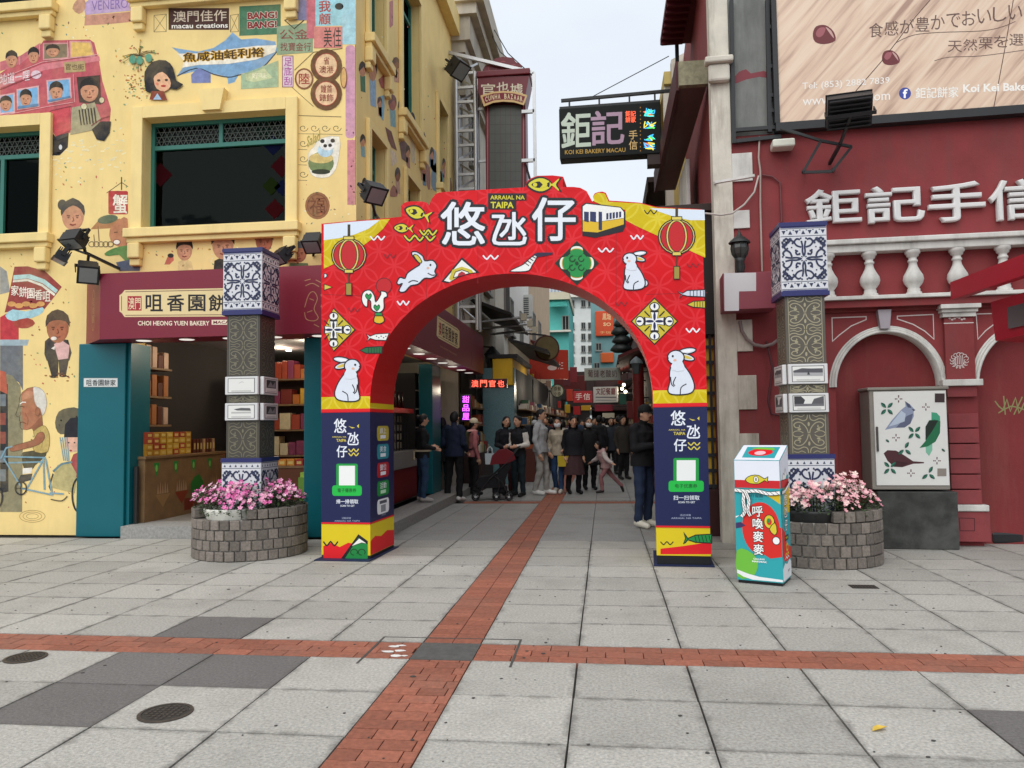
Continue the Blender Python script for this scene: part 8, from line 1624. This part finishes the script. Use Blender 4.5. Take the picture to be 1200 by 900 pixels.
    if mask:
        bb = MB(); vs = []; nn = 9
        for j, (zz, rr) in enumerate(((-.005, .052), (-.02, .062), (-.04, .06), (-.058, .045))): vs += [hd+(f*math.cos(t)*rr*1.06+sd*math.sin(t)*rr*.84)*k+z*zz for t in [(-1.15+2.3*i/(nn-1)) for i in range(nn)]]
        bb.add(vs, [(j*nn+i, j*nn+i+1, (j+1)*nn+i+1, (j+1)*nn+i) for j in range(3) for i in range(nn-1)], mat('#dfe2e6', rough=.8), True); child('face_mask', bb)
    # hair: shell over the skull, higher at the front
    bb = MB(); nn, kk = 18, 9; vs = []; rx_, ry_, rz_ = .051*k, .062*k, .073*k
    for j in range(kk+1):
        for i in range(nn):
            an = 6.2832*i/nn; dirv = (sd*math.cos(an)*rx_+(-f)*math.sin(an)*ry_); back = math.sin(an); zmin = -.15+(-.62*back if back > 0 else -.85*back); zt = 1-(1-zmin)*j/kk; zt = max(-.95, min(1, zt)); rr = math.sqrt(max(0, 1-zt*zt)); vs.append(hd+dirv*rr+Vector((0, 0, rz_*zt)))
    bb.add(vs, [(j*nn+i, (j+1)*nn+i, (j+1)*nn+(i+1) % nn, j*nn+(i+1) % nn) for j in range(kk) for i in range(nn)], hm, True)
    if hair in ('long', 'bob'):
        ln = .17 if hair == 'long' else .085
        rows = [(0, 1.), (.35, 1.08), (.7, 1.1), (1, .95)]; vs = []; nn = 13
        for t, r_ in rows: vs += [hd+(sd*math.cos(a_)*rx_*1.05+(-f)*math.sin(a_)*ry_*1.05)*r_+Vector((0, 0, .01*k-ln*t*k)) for a_ in [(-.08+(math.pi+.16)*i/(nn-1)) for i in range(nn)]]
        bb.add(vs, [(j*nn+i, (j+1)*nn+i, (j+1)*nn+i+1, j*nn+i+1) for j in range(3) for i in range(nn-1)], hm, True)
    if hair == 'bun': bb.ball(hd-f*.062*k+z*.03, .03*k, hm)
    if hair == 'tail': bb.tube([hd-f*.055*k+z*.02, hd-f*.09*k-z*.01, hd-f*.085*k-z*.09], [.018*k, .022*k, .006*k], hm, 8)
    child('hair', bb)
    if cap:
        bb = MB(); bb.lathe([(.057*k, .012*k), (.06*k, .03*k), (.05*k, .06*k), (.02*k, .078*k), (0, .08*k)], hd, mat(cap, rough=.8), 16); c0 = hd+z*.014; bb.add([c0+sd*.045*k+f*.03*k, c0+sd*.035*k+f*.1*k-z*.01, c0-sd*.035*k+f*.1*k-z*.01, c0-sd*.045*k+f*.03*k]+[c0+sd*.045*k+f*.03*k+z*.006, c0+sd*.035*k+f*.1*k-z*.004, c0-sd*.035*k+f*.1*k-z*.004, c0-sd*.045*k+f*.03*k+z*.006], [(0, 1, 2, 3), (7, 6, 5, 4), (0, 4, 5, 1), (1, 5, 6, 2), (2, 6, 7, 3)], mat(cap, rough=.8)); child('cap', bb)
    def cloth(name, rings, c, amp=.04, nf=9):
        bb = MB(); nn = 28; vs = []
        for j, (cc, rx_, ry_) in enumerate(rings):
            for i in range(nn): an = 6.2832*i/nn; g = 1+amp*j/len(rings)*math.sin(nf*an+j*.7); vs.append((cc.x+rx_*g*math.cos(an), cc.y+ry_*g*math.sin(an), cc.z))
        bb.add(vs, [(j*nn+i, j*nn+(i+1) % nn, (j+1)*nn+(i+1) % nn, (j+1)*nn+i) for j in range(len(rings)-1) for i in range(nn)], fab(c), True); child(name, bb)
    if skirt: c_, zb = skirt; cloth('skirt', [(P+z*.06, .095*k, .078*k), (P-z*.02, .11*k, .09*k), (Vector((P.x, P.y, (zb+.12)*k)), .125*k, .105*k), (Vector((P.x, P.y, zb*k)), .14*k, .12*k)], c_, .1)
    if coat: c_, zb = coat; cloth('coat', [(Nk-z*.035, .088*k, .068*k), (Ch, .118*k, .088*k), (Wa, .108*k, .085*k), (P-z*.02, .118*k, .095*k), (Vector((P.x, P.y, zb*k)), .128*k, .105*k)], c_, .05, 5)
    if not coat: cloth('top_hem', [(P+z*.05, .1*k*B, .078*k*B), (P+z*.0, .104*k*B, .081*k*B), (P-z*.028+z*tuckz, .102*k*B, .08*k*B)], top, .03, 7)
    if hood: bb = MB(); bb.ball(Nk-f*.05*k+z*.005, (.06*k, .04*k, .035*k), fab(top), 12, 7); child('hood', bb)
    for nm_, fn in (extra or {}).items(): bb = MB(); fn(bb, J, k, f, sd, z, fab); child(nm_, bb)
    return body
def local_pt(body, v):
    c, s = math.cos(body.rotation_euler.z), math.sin(body.rotation_euler.z); return Vector((body.location.x+v.x*c-v.y*s, body.location.y+v.x*s+v.y*c, body.location.z+v.z))
def gp(u, v, z=0.): p = ground(u, v, z); return (p.x, p.y, z)
def backpack(body, H, col, lb, strap='#15151a'):
    c = local_pt(body, Vector((0, .125, .70))*H); root = empty('backpack', tuple(c), lb, 'backpack', 'backpacks'); rz = body.rotation_euler.z; m_ = mat(col, rough=.75, var=.12, scale=12); ca, sa = math.cos(rz), math.sin(rz)
    def tr(b): b.V = [(c.x+v[0]*ca-v[1]*sa, c.y+v[0]*sa+v[1]*ca, c.z+v[2]) for v in b.V]; return b
    b = MB(); b.box(-.15, .15, -.07, .09, -.21, .2, m_, .05); tr(b).build('body', root); b = MB(); b.box(-.11, .11, .091, .13, -.18, .02, m_, .025); tr(b).build('pocket', root)
    b = MB(); 
    for s in (-1, 1): b.tube([(s*.09, -.05, .18), (s*.1, -.17, .2), (s*.1, -.30, .1), (s*.1, -.31, -.05), (s*.12, -.2, -.16), (s*.12, -.06, -.17)], .016, mat(strap, rough=.8), 6)
    tr(b).build('strap', root); return root
H1 = 1.70
# man by the right pillar, looking at his phone
pA = person(gp(755, 618), R(50), 1.74, 'man in black jacket and jeans looking at his phone by the arch pillar', top='#121216', leg='#22304a', shoe='#d8d4c4', hair='short', cap='#101014', bulk=1.14, voxel=.011, pose=dict(hed=(0, -.03, .915), le=(.13, -.02, .64), re=(-.13, -.02, .64), lw=(.05, -.13, .66), rw=(-.05, -.13, .66)))
b = MB(); c = local_pt(pA, Vector((0, -.165, .675))*1.74); b.box(c.x-.035, c.x+.035, c.y-.01, c.y+.01, c.z-.05, c.z+.09, mat((.02, .02, .025), rough=.15), .006); b.build('phone', None, 'dark phone held by the man in the black jacket', 'phone')
# shop worker with apron strings
def apron(bb, J, k, f, sd, z, fab):
    P = J['pel']; bb.lathe([(.103*k, 0), (.105*k, .02*k)], (P.x, P.y, P.z+.045*k), mat('#c8bca0', rough=.8), 20); 
    bb.bar((P.x, P.y+.1*k, P.z+.05*k), (P.x-.03*k, P.y+.105*k, P.z-.05*k), .012*k, mat('#c8bca0')); bb.bar((P.x, P.y+.1*k, P.z+.05*k), (P.x+.03*k, P.y+.105*k, P.z-.06*k), .012*k, mat('#c8bca0'))
person((-3.12, 12.95, .16), R(120), 1.52, 'shop worker in dark top and jeans with apron strings at the display unit', top='#16161a', leg='#27405c', shoe='#a8a4a0', hair='bun', pose=dict(lw=(.08, -.12, .62), rw=(-.06, -.12, .6)), extra={'apron_string': apron})
person(gp(519, 578), R(200), 1.66, 'shopper in dark coat and teal trousers beside the worker', top='#16181e', leg='#1c4a50', shoe='#3a3a3c', hair='bob', coat=('#15171c', .42))
person(gp(533, 588), R(165), 1.76, 'man in navy coat, black trousers and white trainers with his back turned', top='#18223a', leg='#0e0e12', shoe='#dcdcd8', bulk=1.12, pose=dict(lw=(.1, -.1, .58), rw=(-.11, -.08, .56), la=(.09, .0, .05), lk=(.08, -.02, .285), lt=(.1, -.1, .02), hed=(.01, -.03, .918)))
def scarf(bb, J, k, f, sd, z, fab): bb.lathe([(.05*k, -.035*k), (.075*k, -.02*k), (.07*k, .01*k), (.045*k, .02*k)], J['nek'], fab('#d8a8a0'), 16)
pB = person(gp(555, 580), R(120), 1.62, 'woman in pink scarf and black trousers carrying a green and black backpack', top='#b06a6c', leg='#101014', shoe='#1c1c1e', hair='short', cap='#cfc4a8', extra={'scarf': scarf}); backpack(pB, 1.62, '#3a401c', 'green and black backpack on the woman in the pink scarf')
pC = person(gp(594, 580), R(30), 1.66, 'woman in black jacket pushing the red stroller, head lifted', top='#14151c', leg='#4a1c22', shoe='#2a2a2c', hair='bob', pose=dict(lw=(.12, -.17, .6), rw=(-.1, -.17, .6), le=(.14, -.03, .64)))
person(gp(608, 582), R(-30), 1.66, 'woman in black waistcoat with white sleeves beside the stroller', top='#15161c', leg='#1c2a30', shoe='#1c1c1e', hair='bun', sleeve='#d8d4cc', pose=dict(lw=(.08, -.13, .62), rw=(-.07, -.13, .62)))
person(gp(616, 563), R(80), 1.68, 'man in white long sleeves standing behind the stroller', top='#cfd0ce', leg='#1c1c22', shoe='#2a2a2c', pose=dict(lw=(.1, -.16, .68), rw=(-.09, -.14, .66)))
pD = person(gp(634, 580), R(78), 1.80, 'man in pale grey hoodie and trousers with a black backpack', top='#a8aaac', leg='#9c9a95', shoe='#dcdcd8', bulk=1.1, hood=True, pose=dict(lk=(.06, -.05, .285), la=(.06, -.05, .05), lt=(.07, -.15, .02), ra=(-.06, .05, .05), rt=(-.068, -.05, .02), lw=(.12, -.06, .5))); backpack(pD, 1.80, '#14161c', 'black backpack on the man in the grey hoodie')
pE = person(gp(655, 578), R(-10), 1.62, 'masked woman in beige top and blue jeans holding a yellow bag', top='#b4a894', leg='#2c466a', shoe='#d0ccc0', hair='long', mask=True, pose=dict(lw=(.11, -.12, .58), rw=(-.1, -.1, .56), lk=(.05, -.05, .29), la=(.045, -.06, .05), lt=(.05, -.16, .02), ra=(-.05, .07, .06), rt=(-.055, -.02, .02)))
pF = person(gp(673, 579), R(20), 1.64, 'woman in long dark coat and brown skirt walking arm in arm', top='#101016', leg='#16141a', shoe='#121214', hair='long', coat=('#12121a', .50), skirt=('#4a3236', .25), pose=dict(lk=(.06, -.03, .285), rk=(-.055, .02, .285), ra=(-.055, .07, .06), rt=(-.06, -.02, .02)))
person(gp(691, 574), R(15), 1.62, 'older masked woman in long black clothes beside the dark coat', top='#101014', leg='#101014', shoe='#101014', hair='short', hcol='#4a443e', mask=True, coat=('#121216', .34))
# child mid-lunge
person(gp(711, 577.5), R(-75), 1.16, 'small child in pink outfit lunging across the lane', top='#c09c9c', leg='#9a6a6c', shoe='#2a2426', hair='bob', bulk=1.25, pose=dict(pel=(.0, .0, .48), wai=(.0, -.03, .57), che=(.0, -.07, .69), nek=(.0, -.10, .78), hed=(.0, -.15, .87), lh=(.05, 0, .47), rh=(-.05, 0, .47), lk=(.06, -.12, .29), la=(.06, -.1, .05), lt=(.06, -.2, .02), rk=(-.06, .12, .3), ra=(-.06, .3, .11), rt=(-.06, .33, .02), ls=(.115, -.08, .74), rs=(-.115, -.08, .74), le=(.2, -.05, .63), lw=(.3, .02, .56), re=(-.2, -.12, .62), rw=(-.28, -.2, .56)), sleeve='#c8bcb8', hood=True, voxel=.01)
# farther passers-by
far = [((640, 556), 0, 1.7, '#1c1e26', 'short'), ((703, 557), 170, 1.72, '#181a20', 'short'), ((717, 556), 10, 1.66, '#2a3038', 'bob'), ((726, 553), 190, 1.72, '#14161a', 'short'), ((683, 549), 5, 1.6, '#3a3434', 'long'), ((697, 545), 20, 1.7, '#22262c', 'short'), ((710, 541), 180, 1.65, '#4a5460', 'bob'), ((668, 541), 0, 1.7, '#5a3a3c', 'short'), ((721, 540), 0, 1.7, '#2c2c34', 'long'), ((646, 551), 185, 1.7, '#7a2c2c', 'short'), ((660, 553), 170, 1.62, '#a8a49c', 'bob'), ((676, 556), 190, 1.74, '#2c3c54', 'short'), ((690, 552), 10, 1.6, '#8a7a6a', 'long'), ((708, 550), 175, 1.7, '#b4b0a8', 'short'), ((731, 562), 30, 1.68, '#34302c', 'bob'), ((628, 560), 200, 1.7, '#3c4a3c', 'short'), ((700, 538), 0, 1.66, '#a05a3c', 'short')]
lbs = ['passer-by in black behind the masked woman', 'passer-by in dark coat walking away behind the child', 'passer-by in slate jacket to the right of the child', 'passer-by in black beside the right shops', 'passer-by with long hair farther down the lane', 'passer-by in charcoal in the middle of the far crowd', 'passer-by in blue-grey farther off in the crowd', 'passer-by in dull red coat far down the lane', 'passer-by with long hair far off on the right', 'passer-by in red jacket walking away past the grey hoodie', 'passer-by in pale grey walking away behind the masked woman', 'tall passer-by in blue jacket walking away in the far crowd', 'passer-by in tan with long hair behind the older woman', 'passer-by in off-white jacket walking away behind the child', 'passer-by in brown by the dark red post', 'passer-by in dull green behind the grey hoodie', 'passer-by in rust jacket far down the lane']
for ((u, v), rz, h, c, hr), lb in zip(far, lbs): person(gp(u, v), R(rz), h, lb, top=c, leg='#18181c', shoe='#2a2a2a', hair=hr, voxel=.02, coat=(c, .42) if hr != 'short' else None, pose=random.choice([None, dict(lk=(.055, -.06, .29), la=(.055, -.09, .05), lt=(.06, -.18, .025), rk=(-.055, .03, .285), ra=(-.055, .12, .07), rt=(-.06, .05, .02), lw=(.12, .04, .5), rw=(-.12, -.09, .52)), dict(rk=(-.055, -.05, .29), ra=(-.055, -.07, .05), rt=(-.06, -.16, .025), lk=(.055, .03, .285), la=(.055, .1, .07), lt=(.06, .03, .02), lw=(.1, -.12, .62))]))
# yellow bag, white carrier bag
def bag(c, w, h, d, col, lb, name='shopping_bag', rz=0.):
    root = empty(name, tuple(c), lb, 'bag'); m_ = mat(col, rough=.6, var=.08); fr = Frame((c[0], c[1]), math.degrees(rz)); b = MB(fr); b.add([(x*w/2*s, y*d/2*s, c[2]+zz) for zz, s in ((0, .9), (h, 1.)) for x, y in ((-1, -1), (1, -1), (1, 1), (-1, 1))], [(3, 2, 1, 0), (0, 1, 5, 4), (1, 2, 6, 5), (2, 3, 7, 6), (3, 0, 4, 7)], m_); b.build('body', root)
    b = MB(fr)
    for y in (-d/2, d/2): b.tube([(-w*.25, y, c[2]+h), (-w*.2, y*.6, c[2]+h+.1), (0, 0, c[2]+h+.14), (w*.2, y*.6, c[2]+h+.1), (w*.25, y, c[2]+h)], .007, m_, 6)
    b.build('handle', root)
cB = local_pt(pE, Vector((.12, -.15, .36))*1.62); bag((cB.x, cB.y, cB.z), .3, .22, .14, '#c8b02a', 'yellow shopping bag in the hand of the masked woman'); cB = local_pt(pC, Vector((-.2, -.12, .40))*1.66); bag((cB.x-.1, cB.y-.05, cB.z), .2, .22, .12, '#c8d0d4', 'pale carrier bag held by the woman with the stroller')
# stroller
sp = ground(583, 586); ST = empty('stroller', (sp.x, sp.y, 0), 'black and dark red stroller facing the side shop', 'stroller'); sf = Frame((sp.x, sp.y), 8)
fm = mat((.02, .02, .022), rough=.45); fabm = mat('#15151a', rough=.85, var=.15); redf = mat('#6a1420', rough=.8, var=.12)
def wheel(x, y, r_):
    b = MB(sf); b.tube([(x+r_*.8*math.cos(a*.3927), y, r_+r_*.8*math.sin(a*.3927)) for a in range(17)], r_*.2, fm, 6); w = b.build('wheel', ST); b = MB(sf); b.tube([(x, y-.03, r_), (x, y+.03, r_)], r_*.3, steel, 10); b.build('hub', w)
for x, y in ((-.42, -.18), (-.42, .18), (-.02, -.22), (-.02, .22), (.22, -.22), (.22, .22)): wheel(x, y, .085 if x < .1 else .08)
for y in (-.22, .22):
    b = MB(sf); b.tube([(-.42, y*.85, .09), (-.15, y, .42), (.2, y, .75), (.42, y, 1.02)], .014, fm, 6); b.build('side_tube', ST); b = MB(sf); b.tube([(-.02, y, .09), (.05, y, .3), (.0, y, .5)], .013, fm, 6); b.build('rear_leg', ST); b = MB(sf); b.tube([(.22, y, .08), (.1, y, .35), (-.05, y, .48)], .013, fm, 6); b.build('rear_leg', ST)
b = MB(sf); b.tube([(.42, -.22, 1.02), (.45, 0, 1.04), (.42, .22, 1.02)], .018, fm, 8); b.build('handlebar', ST)
b = MB(sf); b.prism([(-.42, .34), (-.34, .24), (.1, .26), (.28, .72), (.14, .8), (.0, .5), (-.34, .46)], -.21, .21, fabm); b.build('seat', ST); b = MB(sf); b.prism([(-.14, .70), (-.1, .86), (.02, .97), (.18, 1.0), (.32, .92), (.36, .8), (.2, .72)], -.23, .23, redf); b.build('canopy', ST); b = MB(sf); b.box(-.1, .2, -.18, .18, .14, .27, fabm, .03); b.build('basket', ST); b = MB(sf); b.box(-.47, -.36, -.17, .17, .2, .24, fabm, .01); b.build('footrest', ST)
